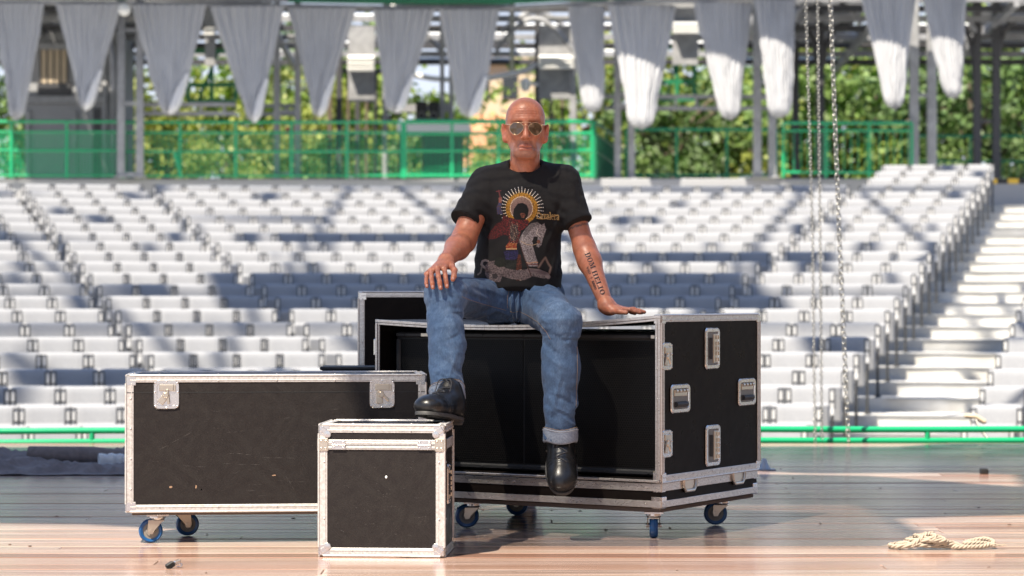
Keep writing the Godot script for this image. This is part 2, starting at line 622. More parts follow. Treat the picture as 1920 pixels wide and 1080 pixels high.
func build_roof() -> void:
	var root := Node3D.new()
	root.name = "roof"
	root.set_meta("kind", "structure")
	add_child(root)
	var h := 9.0
	var a := MB.new()  # unseen canopy, added and outlined to cast the shade on the stage
	sheet(a, [Vector2(-9, 10.6), Vector2(-1.75, 9.9), Vector2(-1.2, 9.6), Vector2(-0.75, 9.62), Vector2(-0.35, 9.65), Vector2(-0.30, 10.85), Vector2(1.55, 10.85), Vector2(1.6, 10.15), Vector2(2.3, 10.35), Vector2(2.7, 10.4), Vector2(9, 11.0)],
		[Vector2(-9, 12.82), Vector2(-1.75, 12.82), Vector2(-1.2, 12.82), Vector2(-0.75, 12.82), Vector2(-0.2, 12.82), Vector2(0.35, 12.82), Vector2(0.95, 12.82), Vector2(1.85, 12.62), Vector2(2.52, 11.85), Vector2(2.68, 12.82), Vector2(9, 12.82)], h)
	put(a, "added_canopy_sheet", M.added_canopy_fabric, root)
	# unseen louvres, added to thin and soften the sun on the man
	var lz := 9.02
	while lz < 10.85:
		var sl := MB.new()
		var p0 := sunward(-0.34 + 0.10 * sin(lz * 9.0), lz, h)
		var p1 := sunward(1.60, lz, h)
		sl.bar(p0, p1, 0.031, 0.012)
		put(sl, "louvre", M.white_paint, root)
		lz += 0.048
	for lx in [-0.36, 1.60]:
		var sb := MB.new()
		sb.bar(sunward(lx, 9.0, h + 0.05), sunward(lx, 10.9, h + 0.05), 0.05, 0.05)
		put(sb, "added_louvre_rail", M.wall_grey, root)
	# the stage house: dark walls at the right and behind the lens
	var wl := MB.new()
	wl.box(Vector3(7.6, 3.2, -1.5), Vector3(0.3, 9.6, 21.0), 0.01)
	put(wl, "stage_house_wall", M.stage_wall, root)
	var wb := MB.new()
	wb.box(Vector3(4.6, 3.2, 9.2), Vector3(6.0, 9.6, 0.3), 0.01)
	put(wb, "stage_house_wall", M.stage_wall, root)
	var c := MB.new()  # rest of the added canopy, leaving a gap for slivers of sun
	sheet(c, [Vector2(-9, 12.7), Vector2(0.95, 12.8), Vector2(1.3, 12.98), Vector2(1.6, 12.80), Vector2(2.4, 12.86), Vector2(2.7, 12.70), Vector2(9, 12.7)],
		[Vector2(-9, 15.0), Vector2(0.95, 15.1), Vector2(1.3, 15.0), Vector2(1.7, 15.15), Vector2(2.4, 15.1), Vector2(2.7, 15.4), Vector2(9, 15.6)], h + 0.3)
	put(c, "added_canopy_sheet", M.added_canopy_fabric, root)
	# steel tubes of the dome: rings and radial ribs
	for i in 9:
		var b := MB.new()
		var rr := 23.0 + i * 2.6
		var pts := PackedVector3Array()
		for s in 25:
			var an := deg_to_rad(-26.0 + 52.0 * s / 24.0)
			pts.append(sunward(sin(an) * rr, cos(an) * rr, 22.0 + 0.1 * i, 1.0))
		b.tube(pts, 0.07, 8)
		put(b, "ring_tube", M.column_paint, root)
	for i in 11:
		var b := MB.new()
		var an := deg_to_rad(-27.0 + 5.3 * i)
		var an2 := an + deg_to_rad(9.0 if i % 2 else -7.0)
		b.rod(sunward(sin(an) * 21.0, cos(an) * 21.0, 21.6, 1.0), sunward(sin(an2) * 45.0, cos(an2) * 45.0, 23.0, 1.0), 0.075, 8)
		put(b, "rib_tube", M.column_paint, root)
	# unseen opaque panels, added to cast broad shade on the seats
	var spots := [[-0.1, 30.6, 7.0, 3.2], [3.0, 33.6, 3.4, 0.9], [-5.6, 30.8, 2.6, 0.8], [-3.4, 37.5, 2.2, 0.7], [3.9, 27.0, 1.6, 0.7], [-4.4, 24.9, 2.4, 0.5], [1.0, 38.6, 3.0, 0.6], [-1.5, 35.5, 3.2, 0.7], [6.0, 30.0, 0.8, 1.0], [-6.6, 34.5, 2.0, 0.8]]
	for s in spots:
		var b := MB.new()
		var q := []
		for k in [[-0.5, -0.5], [0.5, -0.35], [0.45, 0.5], [-0.55, 0.4]]:
			q.append(sunward(s[0] + k[0] * s[2], s[1] + k[1] * s[3], 23.2, 1.0))
		b.face(q, Vector3.DOWN)
		b.face([q[0] + Vector3(0, .05, 0), q[1] + Vector3(0, .05, 0), q[2] + Vector3(0, .05, 0), q[3] + Vector3(0, .05, 0)], Vector3.UP)
		put(b, "added_shade_panel", M.wall_grey, root)
	# low tubes out of view, added to draw shadow lines across the aisle
	for q in [[4.6, 24.2, 8.8, 25.4, 0.030], [4.4, 25.6, 9.0, 26.0, 0.028], [4.4, 27.4, 9.5, 26.6, 0.030], [5.0, 29.3, 9.5, 28.9, 0.028], [5.2, 31.5, 10.5, 31.0, 0.030], [5.5, 33.6, 11.0, 34.4, 0.030], [6.0, 36.2, 12.0, 35.6, 0.034], [5.2, 29.6, 8.4, 24.4, 0.060], [4.7, 26.5, 7.5, 31.5, 0.050], [7.0, 34.0, 10.0, 38.6, 0.060], [5.0, 24.0, 7.0, 25.8, 0.05]]:
		var b := MB.new()
		b.rod(sunward(q[0], q[1], 7.4), sunward(q[2], q[3], 7.4), q[4], 8)
		put(b, "added_shadow_tube", M.dark_paint, root)
	rng.seed = 77
	for i in 110:                   # unseen short rods, added at random to dapple the seats
		var b := MB.new()
		var x := rng.randf_range(-9, 9)
		var d := rng.randf_range(23, 43)
		if x > 4.2 + 0.28 * (d - 27.0) and i % 3:
			continue
		b.rod(sunward(x, d, 22.0, 1.0), sunward(x + rng.randf_range(-1.4, 1.4), d + rng.randf_range(0.4, 1.6), 22.3, 1.0), rng.randf_range(0.06, 0.16), 6)
		put(b, "added_dapple_rod", M.column_paint, root)

# ---------------------------------------------------------------- the gallery round the back of the stalls
const GAL := 45.0
func build_gallery() -> void:
	var b := MB.new()
	b.box(Vector3(0, 1.2, -GAL - 4.8), Vector3(30, 4.0, 9.6), 0.02)
	structure(b, "gallery_floor", M.wall_grey)
	var hill := MB.new()
	hill.box(Vector3(0, -0.4, -GAL - 60), Vector3(160, 5.0, 100))
	structure(hill, "hillside", M.soil)
	# yellow and black edge tape where the aisle meets the gallery
	var tp := thing("warning_tape", "yellow and black striped edge tape at the top of the aisle", "tape", Vector3(9.7, 3.2, -GAL + 0.006))
	for i in 14:
		var q := MB.new()
		q.box(Vector3(-1.3 + 0.2 * i, -0.05, 0.002), Vector3(0.196, 0.09, 0.004))
		put(q, "stripe", M.yellow_paint if i % 2 else M.black, tp)
	railings()
	columns()
	curtains()
	upper_edge()
	gallery_roof()
	back_things()

func rail_run(called: String, label: String, a: Vector3, c: Vector3, ys: Array, posts: int, infill: float, mt: Material, thick := 0.028, pickets := false) -> void:
	var t := thing(called, label, "railing", a)
	var d := c - a
	for y in ys:
		var r := MB.new()
		r.tube(PackedVector3Array([Vector3(0, y, 0), d * 0.5 + Vector3(0, y, 0), d + Vector3(0, y, 0)]), thick if y == ys[0] else thick * 0.75, 8)
		put(r, "rail", mt, t)
	var lo: float = ys[-1]
	var hi: float = ys[0]
	for i in posts + 1:
		var p := d * float(i) / posts
		var r := MB.new()
		r.box(p + Vector3(0, hi * 0.5, 0), Vector3(0.05, hi, 0.05), 0.006)
		put(r, "post", mt, t)
	if infill <= 0.0:
		return
	for i in posts:
		var p0 := d * float(i) / posts
		var p1 := d * float(i + 1) / posts
		var l := (p1 - p0).length()
		var m := MB.new()
		var nv := int(l / infill)
		for k in nv:
			var q := p0.lerp(p1, (k + 0.5) / nv)
			m.bar(q + Vector3(0, lo, 0), q + Vector3(0, ys[1] if ys.size() > 1 else hi, 0), 0.012 if not pickets else 0.022, 0.012)
		if not pickets:
			var y := lo + infill
			while y < ys[1]:
				m.bar(p0 + Vector3(0, y, 0), p1 + Vector3(0, y, 0), 0.010, 0.010)
				y += infill
		put(m, "mesh_panel" if not pickets else "pickets", mt, t)

func railings() -> void:
	var y := 3.2
	rail_run("gallery_railing", "green tube railing with wire mesh in front of the grey kiosk", Vector3(-10.4, y, -GAL + 0.1), Vector3(-7.3, y, -GAL + 0.1), [1.06, 0.87, 0.52, 0.05], 3, 0.055, M.green_paint)
	rail_run("gallery_railing", "long green gallery railing running behind the left seats", Vector3(-7.25, y, -GAL + 0.1), Vector3(-2.05, y, -GAL + 0.1), [1.05, 0.86, 0.50, 0.05], 5, 0.085, M.green_paint)
	rail_run("gallery_railing", "green gallery railing directly behind the man's head", Vector3(-2.0, y, -GAL + 0.1), Vector3(1.5, y, -GAL + 0.1), [1.06, 0.84, 0.52, 0.05], 4, 0.08, M.green_paint, 0.042)
	rail_run("gallery_railing", "short green railing turning back beside the bald head's right", Vector3(1.55, y, -GAL + 0.1), Vector3(2.1, y - 0.1, -GAL - 3.0), [1.06, 0.84, 0.50, 0.05], 2, 0.05, M.green_dark, 0.035)
	rail_run("gallery_railing", "thin bright green rail behind the right seats between the columns", Vector3(2.2, y, -GAL - 1.2), Vector3(5.1, y, -GAL - 1.2), [1.0, 0.12], 3, 0.0, M.green_paint, 0.03)
	rail_run("gallery_railing", "green picket railing left of the paired white columns", Vector3(5.05, y, -GAL + 0.3), Vector3(7.45, y, -GAL + 0.3), [1.02, 0.88, 0.10], 3, 0.12, M.green_paint, 0.032, true)
	rail_run("gallery_railing", "dark green railing at the far right below the trees", Vector3(8.0, y, -GAL - 3.0), Vector3(11.5, y, -GAL - 3.0), [1.0, 0.5, 0.10], 3, 0.14, M.green_dark, 0.03, true)

func column(label: String, px: Array, w: float, d: float, top: float, mt: Material, rungs: Array, group := "steel columns of the gallery") -> void:
	var p0 := spot(px[0], 300, d)
	var t := thing("steel_column", label, "column", Vector3(p0.x, 3.2, -d), 0.0, group)
	for x in px:
		var q := spot(x, 300, d).x - p0.x
		var b := MB.new()
		b.box(Vector3(q, top * 0.5, 0), Vector3(w, top, w * 0.8), 0.012)
		put(b, "post", mt, t)
		var f := MB.new()
		f.box(Vector3(q, 0.02, 0), Vector3(w * 1.7, 0.03, w * 1.5), 0.004)
		put(f, "base_plate", mt, t)
	if px.size() > 1:
		var q1: float = spot(px[1], 300, d).x - p0.x
		for y in rungs:
			var b := MB.new()
			b.bar(Vector3(w * 0.5, y, 0), Vector3(q1 - w * 0.5, y, 0), 0.07, 0.07)
			put(b, "rung", mt, t)

func columns() -> void:
	var c: Material = M.column_paint
	column("twin grey steel column under the white globe lamp", [227, 262], 0.14, 44.7, 4.2, c, [0.06, 1.38, 2.75, 3.2])
	column("twin grey steel column behind the fourth and fifth drapes", [519, 558], 0.12, 45.6, 4.0, c, [0.1, 1.30, 2.6])
	column("slim grey column behind the seventh drape", [829, 846], 0.09, 46.5, 4.0, c, [1.4, 1.5])
	column("grey column behind the bunched drape right of the man's head", [1158, 1184], 0.13, 45.4, 4.2, c, [1.4, 1.62])
	column("pale grey column between the tenth and eleventh drapes", [1420, 1448], 0.15, 44.9, 4.2, c, [1.5, 1.8])
	column("twin pale columns right of the green picket railing", [1714, 1747], 0.17, 44.9, 4.2, c, [0.04, 1.55, 3.6])
	column("twin dark columns at the far right before the trees", [1832, 1868], 0.16, 48.0, 4.4, M.dark_paint, [1.3, 3.0])
	column("slim dark post behind the hanging chains", [1538], 0.16, 49.0, 4.0, M.dark_paint, [])
	column("slim dark post left of the hanging chains", [1492], 0.14, 51.0, 4.0, M.dark_paint, [])
	column("dark post beside the bald head holding the dome camera", [1008], 0.11, 48.0, 3.6, M.dark_paint, [])
	column("grey post at the right of the slatted screen", [1075], 0.13, 47.5, 3.8, c, [])
	column("grey post behind the white fold of the sixth drape", [722], 0.10, 49.0, 3.4, c, [])
	column("dark post left of the slatted screen", [636], 0.12, 49.0, 3.6, M.dark_paint, [])
	# curved braces that spring from columns
	for q in [[212, 170, 196, 70, 44.75], [1490, 40, 1590, -10, 46.5], [1870, 150, 1905, 40, 48.0], [1828, 150, 1790, 40, 48.0], [1545, 120, 1600, 40, 49.0], [1530, 110, 1480, 40, 49.0]]:
		var t := MB.new()
		var a := spot(q[0], q[1], q[4])
		var e := spot(q[2], q[3], q[4])
		var pts := PackedVector3Array()
		for i in 9:
			var u := i / 8.0
			pts.append(Vector3(lerpf(a.x, e.x, pow(u, 2.0)), lerpf(a.y, e.y, sin(u * PI / 2)), a.z))
		t.tube(pts, 0.055, 8)
		var o := put(t, "curved_brace", M.column_paint if q[4] < 47 else M.dark_paint)
		tag(o, ["curved grey brace beside the globe lamp column", "pale curved brace above the hanging chains", "dark brace curving right from the far right columns", "dark brace curving left from the far right columns", "dark brace curving right from the post behind the chains", "dark brace curving left from the post behind the chains"][[212, 1490, 1870, 1828, 1545, 1530].find(q[0])], "brace", "curved braces")
	# double beams with short struts
	for q in [[268, 442, 196, 213, 45.0, "grey double beam below the third drape"], [1132, 1440, 181, 203, 45.6, "grey double beam behind the ninth and tenth drapes"], [748, 850, 199, 206, 47.0, "short grey beam behind the sixth and seventh drapes"], [470, 560, 198, 214, 46.0, "short grey double beam below the fifth drape"]]:
		var a := spot(q[0], q[2], q[4])
		var e := spot(q[1], q[3], q[4])
		var t := thing("beam", q[5], "beam", Vector3(a.x, e.y, a.z), 0.0, "double beams of the gallery")
		for y in [0.0, a.y - e.y]:
			var r := MB.new()
			r.bar(Vector3(0, y, 0), Vector3(e.x - a.x, y, 0), 0.08, 0.075)
			put(r, "flange", c, t)
		var k := int((e.x - a.x) / 0.35)
		for i in k:
			var r := MB.new()
			r.bar(Vector3((i + 0.5) * (e.x - a.x) / k, 0.03, 0), Vector3((i + 0.5) * (e.x - a.x) / k, a.y - e.y - 0.03, 0), 0.05, 0.05)
			put(r, "strut", c, t)

# a drape: cloth gathered on a tube, pulled together to a bunch at its foot
func drape(label: String, x0: float, x1: float, y0: float, xt: float, y1: float, d: float, seed_: int, tip := 0.17, lining := 0) -> void:
	var a := spot(x0, y0, d)
	var e := spot(x1, y0, d)
	var q := spot(xt, y1, d)
	var h := a.y - q.y
	var ctr := (a.x + e.x) * 0.5
	var wide := (e.x - a.x)
	var t := thing("drape", label, "drape", Vector3(ctr, q.y, -d), 0.0, "grey drapes hanging along the gallery")
	rng.seed = seed_
	var np := rng.randi_range(15, 21)
	var ph := rng.randf() * 6.0
	var ns := FastNoiseLite.new()
	ns.seed = seed_
	ns.frequency = 1.1
	var el := rng.randf_range(0.78, 1.25)
	var er := rng.randf_range(0.78, 1.25)
	var rows := 28
	var cols := 132
	var pts := PackedVector3Array()
	for r in rows + 1:
		var v := float(r) / rows
		var cx := lerpf(0.0, q.x - ctr, pow(v, 1.15))
		var hd := 0.045 + 0.085 * v
		if v > 0.90:
			hd *= sqrt(maxf(0.0, 1.0 - pow((v - 0.90) / 0.1001, 2.0)))
		for k in cols:
			var an := TAU * k / cols
			var u := cos(an)
			var hw := wide * 0.5 * (tip + (1.0 - tip) * lerpf(pow(1.0 - v, el), pow(1.0 - v, er), u * 0.5 + 0.5))
			if v > 0.90:
				hw *= sqrt(maxf(0.0, 1.0 - pow((v - 0.90) / 0.1001, 2.0)))
			var front := sin(an)
			var fold := sin(u * np * PI * 0.5 + ph + 1.1 * sin(u * 3.0 + ph)) * 0.5 + 0.5 * ns.get_noise_3d(u * 2.6, v * 0.7, front)
			var pd := (0.046 * (1.0 - 0.45 * v)) * (fold + 0.5 * ns.get_noise_2d(u * 9.0, v * 2.0))
			var x := cx + u * hw
			var z := front * hd + (pd if absf(front) > 0.02 else 0.0) * signf(front) * minf(1.0, absf(front) * 2.0)
			pts.append(Vector3(x + 0.045 * ns.get_noise_2d(v * 3.0, u) * sqrt(v), h * (1.0 - v) + 0.03 * u * u * v * (1.0 - v), z))
	var b := MB.new()
	b.grid(pts, cols, true)
	put(b, "cloth", M.curtain, t)
	# pale lining that shows where the edge is turned over near the foot
	if lining != 0:
		var l := MB.new()
		var lp := PackedVector3Array()
		for r in 13:
			var v := 0.62 + 0.375 * r / 12.0
			var cx := lerpf(0.0, q.x - ctr, pow(v, 1.15))
			var hw := wide * 0.5 * (tip + (1.0 - tip) * pow(1.0 - v, er))
			var hd := 0.045 + 0.085 * v
			if v > 0.90:
				hw *= sqrt(maxf(0.0, 1.0 - pow((v - 0.90) / 0.1001, 2.0)))
				hd *= sqrt(maxf(0.0, 1.0 - pow((v - 0.90) / 0.1001, 2.0)))
			var wd := (0.22 + 0.9 * pow((v - 0.62) / 0.375, 1.2))
			for k in 9:
				var f := k / 8.0
				var u := lining * (1.02 - f * wd)
				var zz := sqrt(maxf(0.0, 1.0 - minf(u * u, 1.0))) * hd + 0.036 + 0.012 * sin(f * 9.0 + r)
				lp.append(Vector3(cx + u * hw, h * (1.0 - v), zz))
		l.grid(lp, 9)
		put(l, "lining", M.curtain_lining, t)

func curtains() -> void:
	var rows := [
		[-22, 83, 6, 30, 226, 44.2, 0.20, 0, "leftmost grey drape at the edge of the picture"],
		[103, 228, 8, 160, 208, 44.3, 0.20, 1, "grey drape just left of the white globe lamp"],
		[246, 386, 9, 318, 216, 44.4, 0.18, 1, "grey drape just right of the white globe lamp"],
		[393, 533, 12, 476, 231, 44.5, 0.17, 1, "fourth grey drape from the left, with the longest tip on that side"],
		[538, 668, 15, 598, 220, 44.7, 0.20, 1, "fifth grey drape from the left, tip turned over pale"],
		[699, 816, 18, 742, 213, 44.8, 0.28, 1, "sixth grey drape from the left, white bunched foot"],
		[822, 937, 18, 880, 221, 44.8, 0.26, 1, "grey drape above the man's right shoulder"],
		[1064, 1134, 12, 1112, 212, 44.6, 0.55, 0, "narrow grey drape right of the bald head"],
		[1139, 1268, 10, 1203, 243, 44.4, 0.34, 0, "large grey drape reaching lowest right of the man"],
		[1300, 1412, 4, 1370, 225, 44.0, 0.30, 0, "tenth grey drape from the left, sunlit foot"],
		[1416, 1493, 0, 1462, 222, 43.6, 0.58, 0, "narrow grey drape just left of the hanging chains"],
		[1614, 1719, -8, 1678, 206, 43.2, 0.30, 0, "wide grey drape right of the hanging chains"],
		[1728, 1813, -14, 1788, 186, 43.0, 0.36, 0, "rightmost grey drape, shorter than its neighbour"]]
	for i in rows.size():
		var r: Array = rows[i]
		drape(r[8], r[0], r[1], r[2], r[3], r[4], r[5], 40 + i, r[6], r[7])

# the beam and ledge above the drapes
func upper_edge() -> void:
	var line := [[-120, 5, 44.3], [240, 8, 44.45], [540, 13, 44.75], [760, 17, 44.9], [940, 17, 44.9], [1065, 11, 44.7], [1300, 3, 44.1], [1500, -3, 43.6], [1815, -16, 43.05], [2050, -26, 42.6]]
	var t := thing("drape_beam", "long grey tube beam carrying the drapes along the gallery", "beam", Vector3.ZERO)
	var pts := PackedVector3Array()
	for q in line:
		pts.append(spot(q[0], q[1] - 2, q[2]))
	for i in pts.size() - 1:
		var b := MB.new()
		b.rod(pts[i], pts[i + 1], 0.045, 8)
		put(b, "tube", M.column_paint, t)
	var f := thing("balcony_front", "green upper balcony front with pale glass at the top edge", "balcony", Vector3.ZERO)
	for i in range(0, pts.size() - 1):
		var up := Vector3(0, 0.13, 0)
		var b := MB.new()
		b.bar(pts[i] + up, pts[i + 1] + up, 0.10, 0.12)
		put(b, "sill", M.green_dark if i in [0, 2, 3, 4, 5] else M.column_paint, f)
		var g := MB.new()
		g.bar(pts[i] + up * 3.4, pts[i + 1] + up * 3.4, 0.03, 0.46)
		put(g, "glass_panel", M.glass_tint, f)
	# ledge overhead; it keeps the sun off the upper part of the drapes
	for i in pts.size() - 1:
		var reach := 1.9 if i < 4 else (1.5 if i < 5 else 1.2)
		var b := MB.new()
		var o := Vector3(0, 0.85, 0)
		var q := [pts[i] + o + Vector3(0, 0, reach), pts[i + 1] + o + Vector3(0, 0, reach), pts[i + 1] + o + Vector3(0, 0, -0.6), pts[i] + o + Vector3(0, 0, -0.6)]
		b.face(q, Vector3.DOWN)
		var q2 := []
		for e in q:
			q2.append(e + Vector3(0, 0.18, 0))
		b.face(q2, Vector3.UP)
		b.face([q[0], q[1], q2[1], q2[0]], Vector3.BACK)
		put(b, "ledge", M.wall_grey, f)

func gallery_roof() -> void:
	var t := Node3D.new()
	t.name = "gallery_roof"
	t.set_meta("kind", "structure")
	add_child(t)
	# pale slats on dark purlins, rising a little towards the front; open bands let the sky through
	for i in 15:
		var z := -GAL - 0.9 - i * 0.52
		var y := 6.75 - i * 0.035
		for s in range(-6, 6):
			if (s * 7 + i * 5) % 3 != 0:
				continue
			var b := MB.new()
			b.box(Vector3(s * 2.4 + 1.2, y, z), Vector3(2.36, 0.03, 0.30), 0.004, Basis(Vector3.RIGHT, 0.25))
			put(b, "slat", M.panel_white, t)
		if i % 2 == 0:
			var p := MB.new()
			p.bar(Vector3(-14.4, y - 0.09, z + 0.24), Vector3(14.4, y - 0.09, z + 0.24), 0.09, 0.12)
			put(p, "purlin", M.dark_paint if i % 4 else M.column_paint, t)
	for s in range(-6, 6):         # ceiling sheets above the slats, some bays open to the sky
		for k in 3:
			if (s + k * 2) % 4 == 1 or s == 0 or s == -2:
				continue
			var cs := MB.new()
			cs.box(Vector3(s * 2.4 + 1.2, 6.96 - k * 0.16, -GAL - 1.9 - k * 2.55), Vector3(2.38, 0.03, 2.45), 0.004, Basis(Vector3.RIGHT, -0.06))
			put(cs, "ceiling_sheet", M.wall_grey, t)
	for s in range(-6, 7):
		var p := MB.new()
		p.bar(Vector3(s * 2.4, 6.58, -GAL - 0.6), Vector3(s * 2.4, 6.06, -GAL - 8.4), 0.10, 0.16)
		put(p, "rafter", M.column_paint, t)
	# arched tubes under the roof
	for q in [[930, 1075, 95, 35, 47.0], [940, 1070, 60, 22, 48.5], [1500, 1615, 45, -4, 47.0], [1740, 1830, 60, 6, 47.0], [690, 830, 100, 40, 49.0], [1230, 1310, 95, 45, 48.0]]:
		var b := MB.new()
		var pts := PackedVector3Array()
		for i in 13:
			var u := i / 12.0
			pts.append(spot(lerpf(q[0], q[1], u), lerpf(q[2], q[3], sin(PI * u)), q[4]))
		b.tube(pts, 0.05, 8)
		put(b, "arch_tube", M.column_paint, t)

func back_things() -> void:
	# grey kiosk at the left
	var p := spot(46, 334, 49.0)
	var e := spot(222, 60, 49.0)
	var w := e.x - p.x
	var h := e.y - 3.2
	var k := thing("kiosk", "grey service kiosk with a framed window behind the left railing", "kiosk", Vector3(p.x, 3.2, p.z))
	var b := MB.new()
	b.box(Vector3(w * 0.5, h * 0.5, -1.0), Vector3(w, h, 2.0), 0.02)
	put(b, "wall", M.wall_grey, k)
	var sx := w / 176.0
	for q in [[6, 0, 10, 145], [94, 0, 8, 145], [150, 0, 10, 270], [166, 0, 8, 270]]:
		var m := MB.new()
		m.box(Vector3(q[0] * sx, q[3] * sx * 0.5, 0.03), Vector3(q[2] * sx, q[3] * sx, 0.06), 0.006)
		put(m, "frame_post", M.column_paint, k)
	for q in [[80, 166, 150, 14], [80, 266, 176, 12]]:
		var m := MB.new()
		m.box(Vector3(q[0] * sx, q[1] * sx, 0.05), Vector3(q[2] * sx, q[3] * sx, 0.10), 0.006)
		put(m, "ledge", M.column_paint, k)
	var wd := MB.new()
	wd.box(Vector3(55 * sx, 232 * sx, 0.02), Vector3(54 * sx, 70 * sx, 0.03), 0.004)
	var win := put(wd, "window", M.wall_beige, k)
	for i in 5:
		var m := MB.new()
		m.box(Vector3((30 + i * 12.5) * sx, 232 * sx, 0.045), Vector3(0.03, 70 * sx, 0.02), 0.002)
		put(m, "bar", M.dark_paint, win)
	var dk := MB.new()
	dk.box(Vector3(56 * sx, 186 * sx, 0.02), Vector3(64 * sx, 24 * sx, 0.03), 0.004)
	put(dk, "shutter", M.dark_paint, k)
	var dr := MB.new()
	dr.box(Vector3(140 * sx, 75 * sx, 0.02), Vector3(22 * sx, 150 * sx, 0.03), 0.004)
	put(dr, "door", M.dark_paint, k)
	# white globe lamp
	var g := MB.new()
	g.sphere(Vector3.ZERO, Vector3.ONE * 0.115, 20, 14)
	var gl := thing("globe_lamp", "round white globe lamp between the second and third drapes", "lamp", spot(233, 18, 44.0))
	put(g, "globe", M.white_paint, gl)
	var st := MB.new()
	st.rod(Vector3(0, 0.1, -0.02), Vector3(0, 0.16, -0.3), 0.02, 8)
	put(st, "stem", M.dark_paint, gl)
	# slatted screens before the trees
	for q in [[618, 722, 134, 330, 50.0, "dark upright slat screen behind the sixth drape"], [1012, 1076, 128, 250, 50.0, "dark upright slat screen right of the bald head"]]:
		var a := spot(q[0], q[2], q[4])
		var z := spot(q[1], q[3], q[4])
		var s := thing("slat_screen", q[5], "screen", Vector3(a.x, 3.2, a.z), 0.0, "slat screens of the gallery")
		var n := int((z.x - a.x) / 0.19)
		for i in n + 1:
			var m := MB.new()
			m.box(Vector3(i * (z.x - a.x) / n, (a.y - 3.2) * 0.5, 0.03 * sin(i * 2.0)), Vector3(0.065 if i % 3 else 0.095, a.y - 3.2, 0.04), 0.004)
			put(m, "slat", M.dark_paint if i % 2 else M.bark, s)
		var r := MB.new()
		r.box(Vector3((z.x - a.x) * 0.5, a.y - 3.2, 0.06), Vector3(z.x - a.x + 0.2, 0.09, 0.05), 0.004)
		put(r, "top_rail", M.dark_paint, s)
	# white louvre boxes under the roof
	for q in [[652, 702, 104, 133, 47.5, "white louvre box behind the sixth drape"], [1010, 1076, 104, 128, 47.5, "white louvre box right of the bald head"], [1262, 1310, 40, 62, 46.5, "white louvre box beside the tenth drape"], [382, 402, 52, 64, 46.0, "small white louvre box between third and fourth drapes"]]:
		var a := spot(q[0], q[2], q[4])
		var z := spot(q[1], q[3], q[4])
		var s := thing("louvre_box", q[5], "louvre", Vector3(a.x, z.y, a.z), 0.0, "white louvre boxes")
		for i in 3:
			var m := MB.new()
			m.box(Vector3((z.x - a.x) * 0.5, (a.y - z.y) * (i + 0.5) / 3.0, 0), Vector3(z.x - a.x, (a.y - z.y) / 4.2, 0.22), 0.006, Basis(Vector3.RIGHT, 0.3))
			put(m, "blade", M.white_paint, s)
		var m2 := MB.new()
		m2.box(Vector3((z.x - a.x) * 0.5, (a.y - z.y) * 0.5 , -0.16), Vector3(z.x - a.x, a.y - z.y + 1.2, 0.04), 0.004)
		put(m2, "hanger", M.column_paint, s)
	# long white bent pipe
	var pp := PackedVector3Array()
	for q in [[776, 141], [810, 147], [850, 150], [900, 149], [950, 141], [990, 131], [1012, 118]]:
		pp.append(spot(q[0], q[1], 48.0))
	var pm := MB.new()
	pm.tube(pp, 0.055, 8)
	tag(put(pm, "white_pipe", M.white_paint), "long white bent pipe running behind the man's head", "pipe")
	# dome camera
	var dc := thing("dome_camera", "white dome camera above the bald head", "camera", spot(985, 158, 47.5))
	var dm := MB.new()
	dm.lathe(Vector3.ZERO, Vector3.UP, [Vector2(0.0, -0.14), Vector2(0.07, -0.12), Vector2(0.10, -0.05), Vector2(0.11, 0.02), Vector2(0.10, 0.09), Vector2(0.0, 0.13)], 16)
	put(dm, "housing", M.white_paint, dc)
	var am := MB.new()
	am.bar(Vector3(0.05, 0.03, 0), Vector3(0.27, 0.03, -0.38), 0.06, 0.07)
	put(am, "arm", M.white_paint, dc)
	# mixing desk with two black monitors
	var a := spot(746, 332, 46.4)
	var z := spot(882, 234, 46.4)
	var ds := thing("mixing_desk", "mixing desk with pale top behind the green railing", "desk", Vector3(a.x, 3.2, a.z))
	var tpm := MB.new()
	tpm.box(Vector3((z.x - a.x) * 0.5, z.y - 3.2 - 0.1, 0), Vector3(z.x - a.x, 0.18, 0.8), 0.01)
	put(tpm, "top", M.white_paint, ds)
	var bd := MB.new()
	bd.box(Vector3((z.x - a.x) * 0.62, (z.y - 3.4) * 0.5, -0.05), Vector3((z.x - a.x) * 0.55, z.y - 3.41, 0.6), 0.01)
	put(bd, "front", M.dark_paint, ds)
	for x in [0.05, z.x - a.x - 0.05]:
		var l := MB.new()
		l.box(Vector3(x, (z.y - 3.4) * 0.5, 0.3), Vector3(0.05, z.y - 3.41, 0.05), 0.004)
		put(l, "leg", M.dark_paint, ds)
	for q in [[779, 802, "left of two black monitor speakers on the mixing desk"], [803, 824, "right of two black monitor speakers on the mixing desk"]]:
		var o := spot(q[0], 222, 46.4)
		var u := spot(q[1], 190, 46.4)
		var s := thing("monitor_speaker", q[2], "speaker", Vector3((o.x + u.x) * 0.5, z.y - 0.01, o.z), 0.0, "monitor speakers on the mixing desk")
		var m := MB.new()
		m.box(Vector3(0, (u.y - z.y) * 0.5, 0), Vector3(u.x - o.x - 0.02, u.y - z.y, 0.22), 0.012)
		put(m, "cabinet", M.black, s)
		var cn := MB.new()
		cn.lathe(Vector3(0, (u.y - z.y) * 0.4, 0.111), Vector3.BACK, [Vector2(0.08, 0.0), Vector2(0.07, 0.004), Vector2(0.05, -0.005), Vector2(0.0, -0.02)], 14)
		put(cn, "cone", M.dark_steel, s)
	# red sign
	var rs := thing("red_sign", "small red and white upright sign between the twin columns", "sign", Vector3(spot(543, 300, 46.2).x, 3.2, -46.2))
	var rp := MB.new()
	rp.box(Vector3(0, 0.98, 0), Vector3(0.16, 0.14, 0.02), 0.003)
	put(rp, "board", M.red_paint, rs)
	var rl := MB.new()
